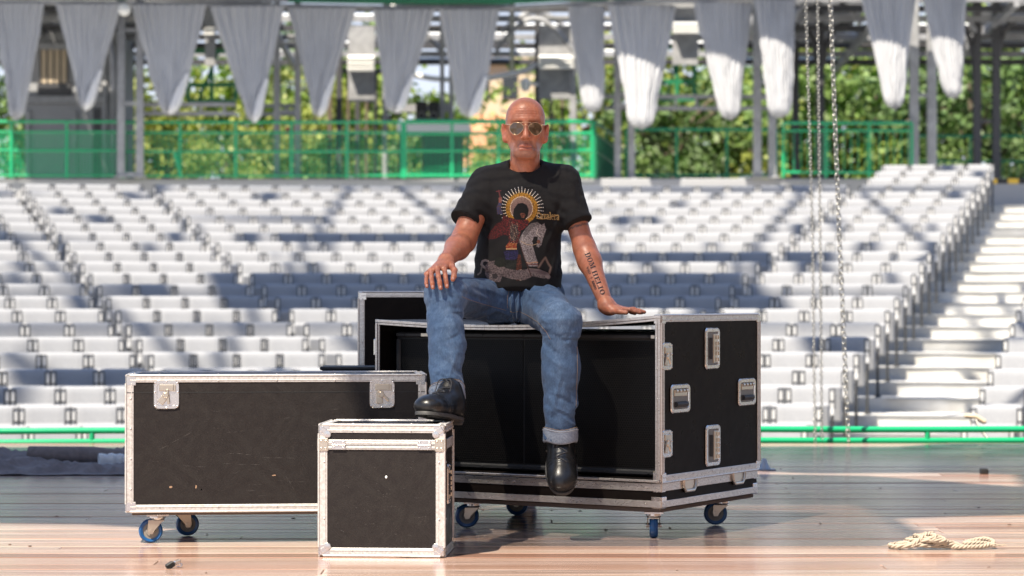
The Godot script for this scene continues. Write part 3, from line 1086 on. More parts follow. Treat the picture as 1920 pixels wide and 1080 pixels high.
	rl.box(Vector3(0.02, 0.455, 0), Vector3(0.05, 0.91, 0.03), 0.003)
	put(rl, "post", M.red_paint, rs)
	# green frames seen between the drapes
	for q in [[352, 442, 96, 190, 47.0, "green steel window frame right of the third drape"], [1236, 1302, 88, 186, 47.0, "green steel stair landing left of the tenth drape"], [1050, 1064, 10, 60, 46.0, ""]]:
		if q[5] == "":
			continue
		var a2 := spot(q[0], q[2], q[4])
		var z2 := spot(q[1], q[3], q[4])
		var s := thing("green_landing", q[5], "landing", Vector3(a2.x, z2.y, a2.z), 0.0, "green frames of the gallery")
		var ww := z2.x - a2.x
		var hh := a2.y - z2.y
		for y in [0.0, hh * 0.33, hh]:
			var m := MB.new()
			m.bar(Vector3(0, y, 0), Vector3(ww, y, 0), 0.07, 0.08)
			put(m, "rail", M.green_dark, s)
		for x in [0.0, ww * 0.5, ww]:
			var m := MB.new()
			m.bar(Vector3(x, 0.041, 0), Vector3(x, hh * 0.33 - 0.04, 0), 0.08, 0.07)
			m.bar(Vector3(x, hh * 0.33 + 0.041, 0), Vector3(x, hh - 0.04, 0), 0.08, 0.07)
			put(m, "post", M.green_dark, s)
		var m3 := MB.new()
		m3.bar(Vector3(ww * 0.2, z2.y * 0.0, -0.1), Vector3(ww * 0.62, hh, -0.1), 0.09, 0.05)
		put(m3, "diagonal", M.green_dark, s)
	var ss := thing("green_strut", "short pale green slanted strut at the foot of the left railing", "strut", Vector3(spot(340, 335, 44.7).x, 3.2, -44.7))
	var sm := MB.new()
	sm.bar(Vector3(0, 0.0, 0), Vector3(-0.12, 0.45, 0), 0.10, 0.06)
	put(sm, "bar", M.green_paint, ss)
	# pale house on the slope behind
	var hp := spot(876, 330, 84.0)
	var hs := thing("house", "pale beige house with orange tiled roof beyond the gallery", "house", Vector3(hp.x, 2.1, hp.z))
	var hw := spot(1004, 0, 84.0).x - hp.x
	var hm := MB.new()
	hm.box(Vector3(hw * 0.5, 3.6, -2.5), Vector3(hw, 7.2, 5.0), 0.02)
	put(hm, "wall", M.wall_beige, hs)
	var h2 := MB.new()
	h2.box(Vector3(hw * 0.5, 7.2, -2.5), Vector3(hw + 0.4, 0.25, 5.4), 0.02)
	put(h2, "cornice", M.wall_beige, hs)
	for x in [0.5, 1.5]:
		var wn := MB.new()
		wn.box(Vector3(x, 6.3, 0.012), Vector3(0.55, 0.9, 0.03), 0.004)
		put(wn, "window", M.window_dark, hs)
	var rf := MB.new()
	for r in 12:
		rf.box(Vector3(hw * 0.35, 5.2 - r * 0.17, 0.25 + r * 0.26), Vector3(hw * 0.9, 0.05, 0.30), 0.01, Basis(Vector3.RIGHT, 0.6))
	put(rf, "roof", M.tile_orange, hs)

# ---------------------------------------------------------------- trees
func crown_mesh(seed_: int, clumps: int, per: int, leaf: float) -> ArrayMesh:
	var b := MB.new()
	b.colored = true
	rng.seed = seed_
	for c in clumps:
		# clumps spread through the crown, more of them towards the outside
		var d := Vector3(rng.randfn(), rng.randfn(), rng.randfn()).normalized()
		var r := pow(rng.randf(), 0.45)
		var ctr := d * r * Vector3(1.0, 1.05, 1.0)
		var cr := rng.randf_range(0.14, 0.27)
		var tone := rng.randf_range(0.45, 1.7)
		for i in per:
			var q := Vector3(rng.randfn(), rng.randfn() * 0.7, rng.randfn()) * cr * 0.55 + ctr
			var nn := (Vector3(rng.randfn(), rng.randfn() + 0.8, rng.randfn())).normalized()
			var u := nn.cross(Vector3(rng.randfn(), rng.randfn(), rng.randfn())).normalized()
			var w := nn.cross(u)
			var l := leaf * rng.randf_range(0.6, 1.3)
			var k := tone * rng.randf_range(0.75, 1.25)
			b.tint = Color(k, k, k * rng.randf_range(0.7, 1.1))
			b.face([q - u * l, q + w * l * 0.5, q + u * l, q - w * l * 0.5], nn)
	return b.mesh()

func build_trees() -> void:
	var crowns := [crown_mesh(1, 62, 44, 0.060), crown_mesh(2, 50, 46, 0.066), crown_mesh(3, 70, 40, 0.055)]
	rng.seed = 91
	var list := []
	# [x in the photograph, distance, crown centre height, crown radius, leaf tone, label]
	list.append([300, 58, 4.4, 2.1, 2, "sunlit yellow green tree behind the left railing"])
	list.append([420, 62, 5.2, 2.4, 0, "bright green tree behind the fourth drape"])
	list.append([590, 57, 4.6, 2.0, 2, "sunlit yellow green tree behind the fifth drape"])
	list.append([690, 60, 5.0, 2.3, 0, "bright green tree behind the slatted screen"])
	list.append([790, 66, 4.6, 2.0, 1, "mid green tree above the mixing desk"])
	list.append([1045, 58, 4.9, 2.1, 0, "bright green tree behind the screen right of the bald head"])
	list.append([1150, 62, 5.6, 2.4, 2, "light green tree behind the large drape"])
	list.append([1270, 58, 4.6, 2.1, 3, "dark green tree behind the green stair landing"])
	list.append([1375, 60, 5.0, 2.3, 0, "bright green tree behind the tenth drape"])
	list.append([1480, 57, 4.8, 2.3, 1, "mid green tree just left of the chains"])
	list.append([1565, 63, 6.2, 2.6, 2, "light green tree just right of the chains"])
	list.append([1640, 58, 4.6, 2.4, 3, "dark green tree behind the picket railing"])
	list.append([1740, 61, 6.0, 2.6, 1, "mid green tree behind the twin pale columns"])
	list.append([1840, 57, 4.8, 2.3, 3, "dark green tree behind the twin dark columns"])
	list.append([1905, 62, 6.4, 2.7, 0, "bright green tree at the right edge of the picture"])
	list.append([40, 60, 5.0, 2.4, 1, "mid green tree at the left edge behind the kiosk"])
	list.append([170, 66, 5.6, 2.5, 3, "dark green tree above the kiosk roof"])
	list.append([500, 70, 6.4, 2.6, 3, "tall dark tree farther back behind the twin columns"])
	list.append([1330, 72, 7.0, 3.0, 1, "tall tree farther back right of the large drape"])
	list.append([1700, 74, 7.6, 3.2, 0, "tall tree farther back above the picket railing"])
	list.append([1960, 70, 7.4, 3.2, 1, "tall tree beyond the right edge above the aisle"])
	list.append([640, 74, 6.8, 3.0, 1, "tall tree farther back between fifth and sixth drapes"])
	for i in list.size():
		var l: Array = list[i]
		var x := spot(l[0], 0, l[1]).x
		var t := thing("tree", l[5], "tree", Vector3(x, 2.1, -l[1]), rng.randf() * TAU, "trees behind the gallery")
		var hc: float = l[2] - 2.1
		var r: float = l[3]
		var tr := MB.new()
		var lean := rng.randf_range(-0.2, 0.2)
		tr.tube(PackedVector3Array([Vector3(0, -0.2, 0), Vector3(lean * 0.5, hc * 0.45, 0.05), Vector3(lean, hc * 1.0, 0), Vector3(lean * 1.5, hc + r * 0.6, 0)]), [0.17, 0.13, 0.09, 0.03], 9)
		for k in 7:
			var an := TAU * k / 7.0 + rng.randf()
			var y0 := hc * rng.randf_range(0.5, 1.1)
			var e := Vector3(cos(an) * r * 0.7, y0 + r * rng.randf_range(0.2, 0.6), sin(an) * r * 0.7)
			tr.tube(PackedVector3Array([Vector3(lean * 0.8, y0, 0), e * Vector3(0.5, 1, 0.5) - Vector3(0, r * 0.12, 0), e]), [0.07, 0.045, 0.015], 6)
		put(tr, "trunk", M.bark, t)
		var cr := put(crowns[i % 3], "crown", M["leaf%d" % l[4]], t)
		cr.position = Vector3(lean, hc, 0)
		cr.scale = Vector3(r, r * 0.95, r)
	# low shrubs at the foot of the trees
	for i in 12:
		var d := rng.randf_range(54.6, 56.0)
		var px := 260.0 + i * 150.0 + rng.randf_range(-30, 30)
		var s := thing("shrub", "low green shrub, %s from the left behind the railing" % ORD[i], "shrub", Vector3(spot(px, 0, d).x, 2.1, -d), rng.randf() * 6.0, "shrubs behind the gallery")
		var st := MB.new()
		for k in 4:
			st.rod(Vector3(0, 0, 0), Vector3(rng.randf_range(-0.5, 0.5), 1.1, rng.randf_range(-0.4, 0.4)), 0.025, 5)
		put(st, "stem", M.bark, s)
		var cr := put(crowns[(i + 1) % 3], "foliage", M["leaf%d" % [2, 0, 1, 3][i % 4]], s)
		cr.position = Vector3(0, 1.35, 0)
		cr.scale = Vector3(1.15, 1.25, 1.0)

# ---------------------------------------------------------------- seats
const PITCH := 0.5
var ORD := ["first", "second", "third", "fourth", "fifth", "sixth", "seventh", "eighth", "ninth", "tenth", "eleventh", "twelfth", "thirteenth", "fourteenth", "fifteenth", "sixteenth", "seventeenth", "eighteenth", "nineteenth", "twentieth", "twenty-first", "twenty-second", "twenty-third", "twenty-fourth", "twenty-fifth", "twenty-sixth", "twenty-seventh", "twenty-eighth", "twenty-ninth", "thirtieth"]

func seat_shapes() -> Dictionary:
	var s := {}
	# backrest: a padded panel, rolled at the top, leaning back a little
	var b := MB.new()
	var tilt := Basis(Vector3.RIGHT, deg_to_rad(-9))
	var prof := []
	for q in [[0.034, -0.20], [0.036, 0.10], [0.034, 0.150], [0.024, 0.172], [0.004, 0.182], [-0.018, 0.176], [-0.030, 0.155], [-0.034, 0.10], [-0.034, -0.20]]:
		prof.append(Vector2(q[0], q[1]))
	var pts := PackedVector3Array()
	var cols := 9
	for p in prof:
		for i in cols:
			var u := -1.0 + 2.0 * i / (cols - 1)
			var ends := 1.0 if absf(u) < 0.99 else 0.35
			var x := u * 0.240
			var z: float = p.x * ends + 0.012 * u * u
			pts.append(tilt * Vector3(x, p.y - (0.010 if absf(u) > 0.99 else 0.0), z) + Vector3(0, 0.685, 0))
	b.grid(pts, cols)
	s.backrest = b
	# seat pan, folded up in front of the backrest
	var c := MB.new()
	c.box(Vector3(0, 0.50, 0.135), Vector3(0.40, 0.40, 0.055), 0.022, Basis(Vector3.RIGHT, deg_to_rad(12)))
	s.seat_pan = c
	for side in [-1.0, 1.0]:
		var x: float = side * 0.222
		var a := MB.new()      # arm: a dark loop of flat bar
		a.box(Vector3(x - 0.026, 0.735, 0.16), Vector3(0.0125, 0.20, 0.026), 0.003)
		a.box(Vector3(x + 0.026, 0.735, 0.16), Vector3(0.0125, 0.20, 0.026), 0.003)
		a.box(Vector3(x, 0.839, 0.158), Vector3(0.064, 0.014, 0.034), 0.004)
		a.box(Vector3(x, 0.715, 0.168), Vector3(0.046, 0.014, 0.012), 0.003)
		s["arm%d" % side] = a
		var l := MB.new()      # light tube of the arm running back
		l.box(Vector3(x, 0.60, 0.14), Vector3(0.022, 0.022, 0.34), 0.004)
		l.box(Vector3(x, 0.715, 0.158), Vector3(0.032, 0.225, 0.012), 0.004)
		l.box(Vector3(x, 0.60, 0.306), Vector3(0.034, 0.05, 0.020), 0.004)
		s["bar%d" % side] = l
		var g := MB.new()      # leg
		g.box(Vector3(x, 0.31, 0.0), Vector3(0.036, 0.62, 0.05), 0.004)
		g.box(Vector3(x, 0.31, 0.24), Vector3(0.032, 0.62, 0.04), 0.004)
		g.box(Vector3(x, 0.018, 0.13), Vector3(0.07, 0.016, 0.36), 0.004)
		s["leg%d" % side] = g
	return s

func build_seats() -> void:
	var sh := seat_shapes()
	var meshes := {}
	for k in sh:
		meshes[k] = sh[k].mesh()
	# blocks: [name, left edge at 27 m, slope, right edge, slope, last row]
	var blocks := [
		["far left block", -9.2, -0.31, -4.24, -0.30, 13],
		["left block", -4.08, -0.30, -2.21, -0.295, 13],
		["central block", -2.05, -0.295, 1.70, 0.295, 13],
		["right block", 1.86, 0.295, 3.92, 0.285, 16],
		["far right block", 5.35, 0.29, 9.0, 0.29, 1]]
	var proto: Node3D = null
	var rest := []
	var count := 0
	for k in range(ROW_FIRST, ROW_LAST + 1):
		var R := row_depth(k)
		for bl in blocks:
			if k > bl[5]:
				continue
			var x0: float = bl[1] + bl[2] * (R - 27.0)
			var x1: float = bl[3] + bl[4] * (R - 27.0)
			var n := int(round((x1 - x0) / PITCH))
			var pitch: float = clampf((x1 - x0) / n, 0.47, 0.53)
			for i in n:
				var xx: float = x0 + (i + 0.5) * pitch
				var an := asin(clampf(xx / R, -0.9, 0.9))
				var pos := Vector3(xx, row_floor(k), -R * cos(an))
				var px := 960.0 + LENS * pos.x / -pos.z
				if px < -150 or px > 2070:
					continue
				var turn := -an
				var near: bool = k <= 6 and px > -22 and px < 1942
				if not near:
					rest.append(Transform3D(Basis(Vector3.UP, turn), pos))
					continue
				count += 1
				var seat: Node3D
				if proto == null:
					seat = Node3D.new()
					seat.name = free_name("auditorium_seat")
					add_child(seat)
					put(meshes.backrest, "backrest", M.seat_fabric, seat)
					put(meshes.seat_pan, "seat_pan", M.seat_fabric, seat)
					for sd in ["-1", "1"]:
						put(meshes["arm" + sd], "armrest", M.seat_frame, seat)
						put(meshes["bar" + sd], "arm_tube", M.seat_bar, seat)
						put(meshes["leg" + sd], "leg", M.seat_frame, seat)
					proto = seat
				else:
					seat = proto.duplicate()
					seat.name = free_name("auditorium_seat")
					add_child(seat)
				seat.position = pos
				seat.rotation.y = turn
				var lab := "grey folding seat, %s from its left end, %s row from the front, %s" % [ORD[i], ORD[k - ROW_FIRST], bl[0]]
				tag(seat, lab, "seat", "grey seats in the near rows")
	# the far rows, hundreds of seats: one mass
	var am := ArrayMesh.new()
	var groups := [["backrest", "seat_pan"], ["arm-1", "arm1", "leg-1", "leg1"], ["bar-1", "bar1"]]
	var mats := [M.seat_fabric, M.seat_frame, M.seat_bar]
	for gi in 3:
		var st := SurfaceTool.new()
		st.begin(Mesh.PRIMITIVE_TRIANGLES)
		for nm in groups[gi]:
			st.append_from(meshes[nm], 0, Transform3D.IDENTITY)
		st.commit(am)
		am.surface_set_material(gi, mats[gi])
	var mm := MultiMesh.new()
	mm.transform_format = MultiMesh.TRANSFORM_3D
	mm.mesh = am
	mm.instance_count = rest.size()
	for i in rest.size():
		mm.set_instance_transform(i, rest[i])
	var mi := MultiMeshInstance3D.new()
	mi.name = "far_seats"
	mi.multimesh = mm
	add_child(mi)
	tag(mi, "upper rows of grey folding seats reaching back to the green gallery railing", "seats", "", "stuff")
	print("seats ", count, " rest ", rest.size())

# ---------------------------------------------------------------- flight cases
# a corner cap of pressed steel: a ball and three ears
func corner_cap(parent: Node, at: Vector3, dir: Vector3, r := 0.018, m: Material = null) -> void:
	var b := MB.new()
	var ctr := at - dir * r * 0.75
	b.sphere(ctr, Vector3.ONE * r, 10, 8)
	for ax in 3:
		var sz := Vector3.ONE * r * 2.1
		sz[ax] = 0.004
		var p := at - dir * r * 1.05
		p[ax] = at[ax] + dir[ax] * 0.0015
		b.box(p, sz, 0.0018)
	put(b, "corner_cap", M.steel if m == null else m, parent)

# aluminium angle along an edge, lying 2 mm proud of both panels; a, b ends; n1, n2 the outward normals
func edge_trim(parent: Node, a: Vector3, b: Vector3, n1: Vector3, n2: Vector3, w: float, m: Material, rivets := 0) -> MeshInstance3D:
	var s := MB.new()
	var t := 0.004
	var mid := (a + b) * 0.5
	var l := (b - a).length()
	var d := (b - a) / l
	var bs := Basis(n1, n2, n1.cross(n2))
	# ribbed leaf on each face
	for k in 2:
		var nn := n1 if k == 0 else n2
		var oo := n2 if k == 0 else n1
		var c := mid + nn * (t * 0.5 - 0.001) - oo * (w * 0.5 - (t - 0.001 if k == 0 else 0.0))
		var sz := Vector3.ZERO
		sz.x = t if k == 0 else w
		sz.y = w if k == 0 else t
		sz.z = l
		s.box(c, sz, 0.0014, bs)
		var rib := c + nn * (t * 0.5 + 0.0004) - oo * w * 0.20
		s.box(rib, Vector3(0.0018 if k == 0 else w * 0.16, w * 0.16 if k == 0 else 0.0018, l), 0.0006, bs)
	# rolled outer corner
	s.tube(PackedVector3Array([a + (n1 + n2) * 0.0012, b + (n1 + n2) * 0.0012]), 0.0045, 8)
	for i in rivets:
		var p := a + d * l * (i + 0.5) / rivets
		for k in 2:
			var nn := n1 if k == 0 else n2
			var oo := n2 if k == 0 else n1
			s.sphere(p + nn * 0.0035 - oo * w * 0.62, Vector3.ONE * 0.0038, 6, 4)
	return put(s, "edge_trim", m, parent)

# butterfly latch in a dished plate, facing +z of the given frame
func latch(parent: Node, at: Vector3, bs: Basis, w: float, h: float, turned := 0.0) -> void:
	var pl := rounded_ring(w, h, 0.022, 0.016, 0.004)
	var o := put(pl, "latch", M.steel, parent)
	o.transform = Transform3D(bs, at)
	var d := MB.new()
	d.box(Vector3(0, 0, 0.0004), Vector3(w - 0.024, h - 0.024, 0.0016), 0.0004)
	put(d, "dish", M.steel, o)
	var k := MB.new()
	k.box(Vector3(0, h * 0.23, 0.004), Vector3(w * 0.55, h * 0.22, 0.008), 0.002)
	k.box(Vector3(w * 0.30, h * 0.22, 0.003), Vector3(w * 0.12, h * 0.22, 0.006), 0.001)
	put(k, "keeper", M.zinc, o)
	var f := MB.new()
	f.lathe(Vector3(-w * 0.03, -h * 0.02, 0.002), Vector3.BACK, [Vector2(0.011, 0.0), Vector2(0.011, 0.009), Vector2(0.009, 0.012), Vector2(0.0, 0.012)], 14)
	var rb := Basis(Vector3.BACK, deg_to_rad(-38 + turned))
	f.box(Vector3(-w * 0.10, -h * 0.12, 0.006), Vector3(w * 0.26, h * 0.42, 0.005), 0.002, rb)
	f.box(Vector3(w * 0.06, -h * 0.06, 0.008), Vector3(w * 0.10, h * 0.50, 0.006), 0.002, Basis(Vector3.BACK, deg_to_rad(6 + turned)))
	put(f, "turn_key", M.zinc, o)
	var r := MB.new()
	for q in [[-0.42, 0.40], [0, 0.45], [0.42, 0.40], [-0.44, 0.08], [0.44, 0.08], [-0.42, -0.40], [0, -0.45], [0.42, -0.40]]:
		r.sphere(Vector3(q[0] * w, q[1] * h, 0.004), Vector3(0.004, 0.004, 0.002), 8, 4)
	put(r, "rivets", M.steel, o).set_meta("kind", "stuff")

# flat frame with rounded corners, pressed: outer w x h, rim wide, thick
func rounded_ring(w: float, h: float, rad: float, rim: float, t: float) -> MB:
	var b := MB.new()
	var outer := []
	var inner := []
	for i in 24:
		var an := TAU * (i + 0.5) / 24
		var sx := signf(cos(an))
		var sy := signf(sin(an))
		outer.append(Vector2(sx * (w * 0.5 - rad) + cos(an) * rad, sy * (h * 0.5 - rad) + sin(an) * rad))
		var r2 := maxf(rad - rim * 0.6, 0.004)
		inner.append(Vector2(sx * (w * 0.5 - rim - r2) + cos(an) * r2, sy * (h * 0.5 - rim - r2) + sin(an) * r2))
	for i in 24:
		var j := (i + 1) % 24
		var o0 := Vector3(outer[i].x, outer[i].y, 0)
		var o1 := Vector3(outer[j].x, outer[j].y, 0)
		var i0 := Vector3(inner[i].x, inner[i].y, 0)
		var i1 := Vector3(inner[j].x, inner[j].y, 0)
		var z := Vector3(0, 0, t)
		var m0 := o0.lerp(i0, 0.18) + z
		var m1 := o1.lerp(i1, 0.18) + z
		var k0 := o0.lerp(i0, 0.82) + z
		var k1 := o1.lerp(i1, 0.82) + z
		b.face([o0, o1, m1, m0], (o0 - i0).normalized() + Vector3.BACK)
		b.face([m0, m1, k1, k0], Vector3.BACK)
		b.face([k0, k1, i1 - z, i0 - z], (i0 - o0).normalized() + Vector3.BACK)
	return b

# recessed handle with a sprung grip; upright = grip runs along y
func handle(parent: Node, at: Vector3, bs: Basis, w: float, h: float, upright: bool) -> void:
	var o := put(rounded_ring(w, h, 0.020, 0.019, 0.004), "handle", M.steel, parent)
	o.transform = Transform3D(bs, at)
	var d := MB.new()
	d.box(Vector3(0, 0, 0.0002), Vector3(w - 0.034, h - 0.034, 0.0016), 0.0004)
	put(d, "dish", M.dark_steel, o)
	var s := MB.new()
	var g := MB.new()
	if upright:
		s.box(Vector3(w * 0.19, 0, 0.001), Vector3(w * 0.28, h * 0.70, 0.006), 0.002)
		for q in [-0.27, -0.12, 0.0, 0.12, 0.27]:
			s.tube(PackedVector3Array([Vector3(w * 0.28, (q - 0.045) * h, 0.006), Vector3(w * 0.28, (q + 0.045) * h, 0.006)]), 0.007, 8)
		g.tube(PackedVector3Array([Vector3(-w * 0.14, -h * 0.26, 0.0), Vector3(-w * 0.14, h * 0.26, 0.0)]), 0.010, 10)
	else:
		s.box(Vector3(0, h * 0.20, 0.001), Vector3(w * 0.66, h * 0.24, 0.006), 0.002)
		for q in [-0.26, -0.09, 0.09, 0.26]:
			s.tube(PackedVector3Array([Vector3((q - 0.04) * w, h * 0.27, 0.006), Vector3((q + 0.04) * w, h * 0.27, 0.006)]), 0.007, 8)
		g.tube(PackedVector3Array([Vector3(-w * 0.28, -h * 0.20, 0.004), Vector3(w * 0.28, -h * 0.20, 0.004)]), 0.011, 10)
	put(s, "spring_plate", M.zinc, o)
	var rv := MB.new()
	for q in [[-0.40, 0.42], [0.0, 0.45], [0.40, 0.42], [-0.43, 0.0], [0.43, 0.0], [-0.40, -0.42], [0.0, -0.45], [0.40, -0.42]]:
		rv.sphere(Vector3(q[0] * w, q[1] * h, 0.004), Vector3(0.0035, 0.0035, 0.002), 6, 4)
	put(rv, "rivets", M.steel, o).set_meta("kind", "stuff")
	put(g, "grip", M.black_rubber, o)

# swivel caster: plate, fork, blue tyre, hub; turned about its pin; the wheel trails behind the pin
func caster(parent: Node, at: Vector3, turn: float, top: float, r: float) -> void:
	var p := MB.new()
	p.box(Vector3(0, top - 0.004, 0), Vector3(0.085, 0.006, 0.075), 0.001)
	p.lathe(Vector3(0, top - 0.022, 0), Vector3.UP, [Vector2(0.026, 0.0), Vector2(0.031, 0.006), Vector2(0.031, 0.013), Vector2(0.022, 0.017)], 14)
	var o := put(p, "caster", M.steel, parent)
	o.position = at
	o.rotation.y = turn
	var f := MB.new()
	var ax := Vector3(0.026, r, 0)
	f.box(Vector3(0.006, top - 0.026, 0), Vector3(0.058, 0.006, 0.044), 0.002)
	for s in [-1.0, 1.0]:
		var z: float = s * 0.021
		var q := [Vector3(-0.020, top - 0.024, z), Vector3(0.036, top - 0.024, z), Vector3(ax.x + 0.013, ax.y + 0.002, z), Vector3(ax.x + 0.008, ax.y - 0.011, z), Vector3(ax.x - 0.008, ax.y - 0.011, z), Vector3(ax.x - 0.013, ax.y + 0.002, z)]
		var q2 := []
		for e in q:
			q2.append(e + Vector3(0, 0, s * 0.004))
		f.face(q, Vector3(0, 0, -s))
		f.face(q2, Vector3(0, 0, s))
		for i in q.size():
			var j := (i + 1) % q.size()
			f.face([q[i], q[j], q2[j], q2[i]], (q[i] + q[j]) * 0.5 - (q[0] + q[3]) * 0.5)
	f.tube(PackedVector3Array([ax - Vector3(0, 0, 0.031), ax + Vector3(0, 0, 0.031)]), 0.0075, 10)
	put(f, "fork", M.zinc, o)
	var t := MB.new()
	t.lathe(ax, Vector3.BACK, [Vector2(r * 0.66, -0.013), Vector2(r * 0.86, -0.016), Vector2(r * 0.97, -0.010), Vector2(r, 0.0), Vector2(r * 0.97, 0.010), Vector2(r * 0.86, 0.016), Vector2(r * 0.66, 0.013)], 28)
	put(t, "tyre", M.blue_tyre, o)
	var h := MB.new()
	h.lathe(ax, Vector3.BACK, [Vector2(0.0, -0.012), Vector2(r * 0.40, -0.013), Vector2(r * 0.45, -0.009), Vector2(r * 0.68, -0.009), Vector2(r * 0.68, 0.009), Vector2(r * 0.45, 0.009), Vector2(r * 0.40, 0.013), Vector2(0.0, 0.012)], 24)
	put(h, "wheel_hub", M.wheel_hub, o)

# scuff marks: short thin streaks of rubbed laminate on a front face (local z = face)
func scuffs(parent: Node, x0: float, x1: float, y0: float, y1: float, z: float, n: int, seed_: int, long_ := 0.05) -> void:
	rng.seed = seed_
	var b := MB.new()
	for i in n:
		var p := Vector3(rng.randf_range(x0, x1), rng.randf_range(y0, y1), z)
		var l := rng.randf_range(0.2, 1.0) * long_
		var an := rng.randf_range(-0.06, 0.06) if rng.randf() < 0.88 else rng.randf_range(-1.5, 1.5)
		var segs := rng.randi_range(1, 3)
		for s in segs:
			var d := Vector3(cos(an), sin(an), 0)
			var w := rng.randf_range(0.0003, 0.0008)
			var nn := Vector3(-sin(an), cos(an), 0) * w
			var q := p + d * l * s * 1.2 + Vector3(0, rng.randf_range(-0.002, 0.002), 0)
			b.face([q - d * l * 0.5, q + nn, q + d * l * 0.5, q - nn], Vector3.BACK)
	put(b, "scuff_marks", M.scuff, parent).set_meta("kind", "stuff")

# closed plywood box with aluminium on its twelve edges; local origin at the middle of its base
func case_shell(t: Node3D, w: float, y0: float, y1: float, d: float, tw: float, panel: Material, trim: Material, rivets := 4) -> void:
	var hx := w * 0.5
	var hz := d * 0.5
	var hm := (y0 + y1) * 0.5
	var hh := y1 - y0
	var pn := 0.009
	for f in [["front_panel", Vector3(0, hm, hz - pn * 0.5), Vector3(w - 0.004, hh - 0.004, pn)], ["back_panel", Vector3(0, hm, -hz + pn * 0.5), Vector3(w - 0.004, hh - 0.004, pn)],
		["side_panel", Vector3(hx - pn * 0.5, hm, 0), Vector3(pn, hh - 0.006, d - 2.0 * pn - 0.001)], ["side_panel", Vector3(-hx + pn * 0.5, hm, 0), Vector3(pn, hh - 0.006, d - 2.0 * pn - 0.001)],
		["top_panel", Vector3(0, y1 - pn * 0.5, 0), Vector3(w - 2.0 * pn - 0.002, pn, d - 2.0 * pn - 0.002)], ["bottom_panel", Vector3(0, y0 + pn * 0.5, 0), Vector3(w - 2.0 * pn - 0.002, pn, d - 2.0 * pn - 0.002)]]:
		var b := MB.new()
		b.box(f[1], f[2], 0.001)
		put(b, f[0], panel, t)
	for sz in [-1.0, 1.0]:
		for y in [y0, y1]:
			edge_trim(t, Vector3(-hx + 0.014, y, sz * hz), Vector3(hx - 0.014, y, sz * hz), Vector3(0, 0, sz), Vector3(0, -1 if y == y0 else 1, 0), tw, trim, rivets)
		for sx in [-1.0, 1.0]:
			edge_trim(t, Vector3(sx * hx, y0 + tw, sz * hz), Vector3(sx * hx, y1 - tw, sz * hz), Vector3(sx, 0, 0), Vector3(0, 0, sz), tw, trim, maxi(rivets - 1, 2))
	for sx in [-1.0, 1.0]:
		for y in [y0, y1]:
			edge_trim(t, Vector3(sx * hx, y, -hz + 0.014), Vector3(sx * hx, y, hz - 0.014), Vector3(sx, 0, 0), Vector3(0, -1 if y == y0 else 1, 0), tw, trim, 3)
	for sx in [-1.0, 1.0]:
		for sz in [-1.0, 1.0]:
			corner_cap(t, Vector3(sx * hx, y0, sz * hz), Vector3(sx, -1, sz), tw * 0.62)
			corner_cap(t, Vector3(sx * hx, y1, sz * hz), Vector3(sx, 1, sz), tw * 0.62)

func build_cases() -> void:
	big_case()
	long_case()
	small_case()
	rear_case()

func long_case() -> void:
	var w := 1.135
	var d := 0.40
	var turn := deg_to_rad(5.0)
	var left := Vector3(-1.462, 0, -9.10)
	var xd := Vector3(cos(turn), 0, -sin(turn))
	var zd := Vector3(sin(turn), 0, cos(turn))
	var t := thing("long_flight_case", "long low black flight case on blue casters with two butterfly latches", "flight case", left + xd * w * 0.5 - zd * d * 0.5, turn)
	var y0 := 0.123
	var y1 := 0.637
	case_shell(t, w, y0, y1, d, 0.028, M.laminate, M.aluminium_worn, 5)
	# base board under the body
	var b := MB.new()
	b.box(Vector3(0, y0 - 0.010, 0), Vector3(w - 0.04, 0.012, d - 0.03), 0.002)
	put(b, "base_board", M.dark_wood, t)
	# the lid line: a dark groove between two lips
	var g := MB.new()
	g.box(Vector3(0, 0.574, d * 0.5 + 0.0004), Vector3(w - 0.06, 0.0032, 0.001))
	for s in [-1.0, 1.0]:
		g.box(Vector3(s * (w * 0.5 - 0.014), 0.574, d * 0.5 + 0.0036), Vector3(0.028, 0.0024, 0.001))
	put(g, "lid_gap", M.black, t)
	for x in [-w * 0.5 + 0.151, w * 0.5 - 0.166]:
		latch(t, Vector3(x, 0.566, d * 0.5 + 0.001), Basis.IDENTITY, 0.099, 0.112, 0.0 if x < 0 else 38.0)
	caster(t, Vector3(-w * 0.5 + 0.115, 0, d * 0.5 - 0.045), PI + 0.10, y0 - 0.012, 0.046)
	caster(t, Vector3(-w * 0.5 + 0.19, 0, -d * 0.5 + 0.10), 0.18, y0 - 0.012, 0.046)
	caster(t, Vector3(w * 0.5 - 0.12, 0, d * 0.5 - 0.06), PI, y0 - 0.012, 0.046)
	caster(t, Vector3(w * 0.5 - 0.12, 0, -d * 0.5 + 0.09), 0.4, y0 - 0.012, 0.046)
	scuffs(t, -w * 0.5 + 0.05, w * 0.5 - 0.08, 0.16, 0.54, d * 0.5 + 0.0005, 30, 9, 0.05)
	var chips := MB.new()
	for q in [[-0.40, 0.215, 0.012, 0.006], [-0.305, 0.215, 0.006, 0.010], [-0.01, 0.257, 0.013, 0.004], [-0.285, 0.205, 0.005, 0.004]]:
		var ring := []
		for i in 9:
			var an := TAU * i / 9
			var k := 0.7 + 0.5 * absf(sin(i * 2.3 + q[0] * 30.0))
			ring.append(Vector3(q[0] + cos(an) * q[2] * k * 0.6, q[1] + sin(an) * q[3] * k * 0.6, d * 0.5 + 0.0006))
		chips.face(ring, Vector3.BACK)
	put(chips, "chipped_spots", M.bare_wood, t)

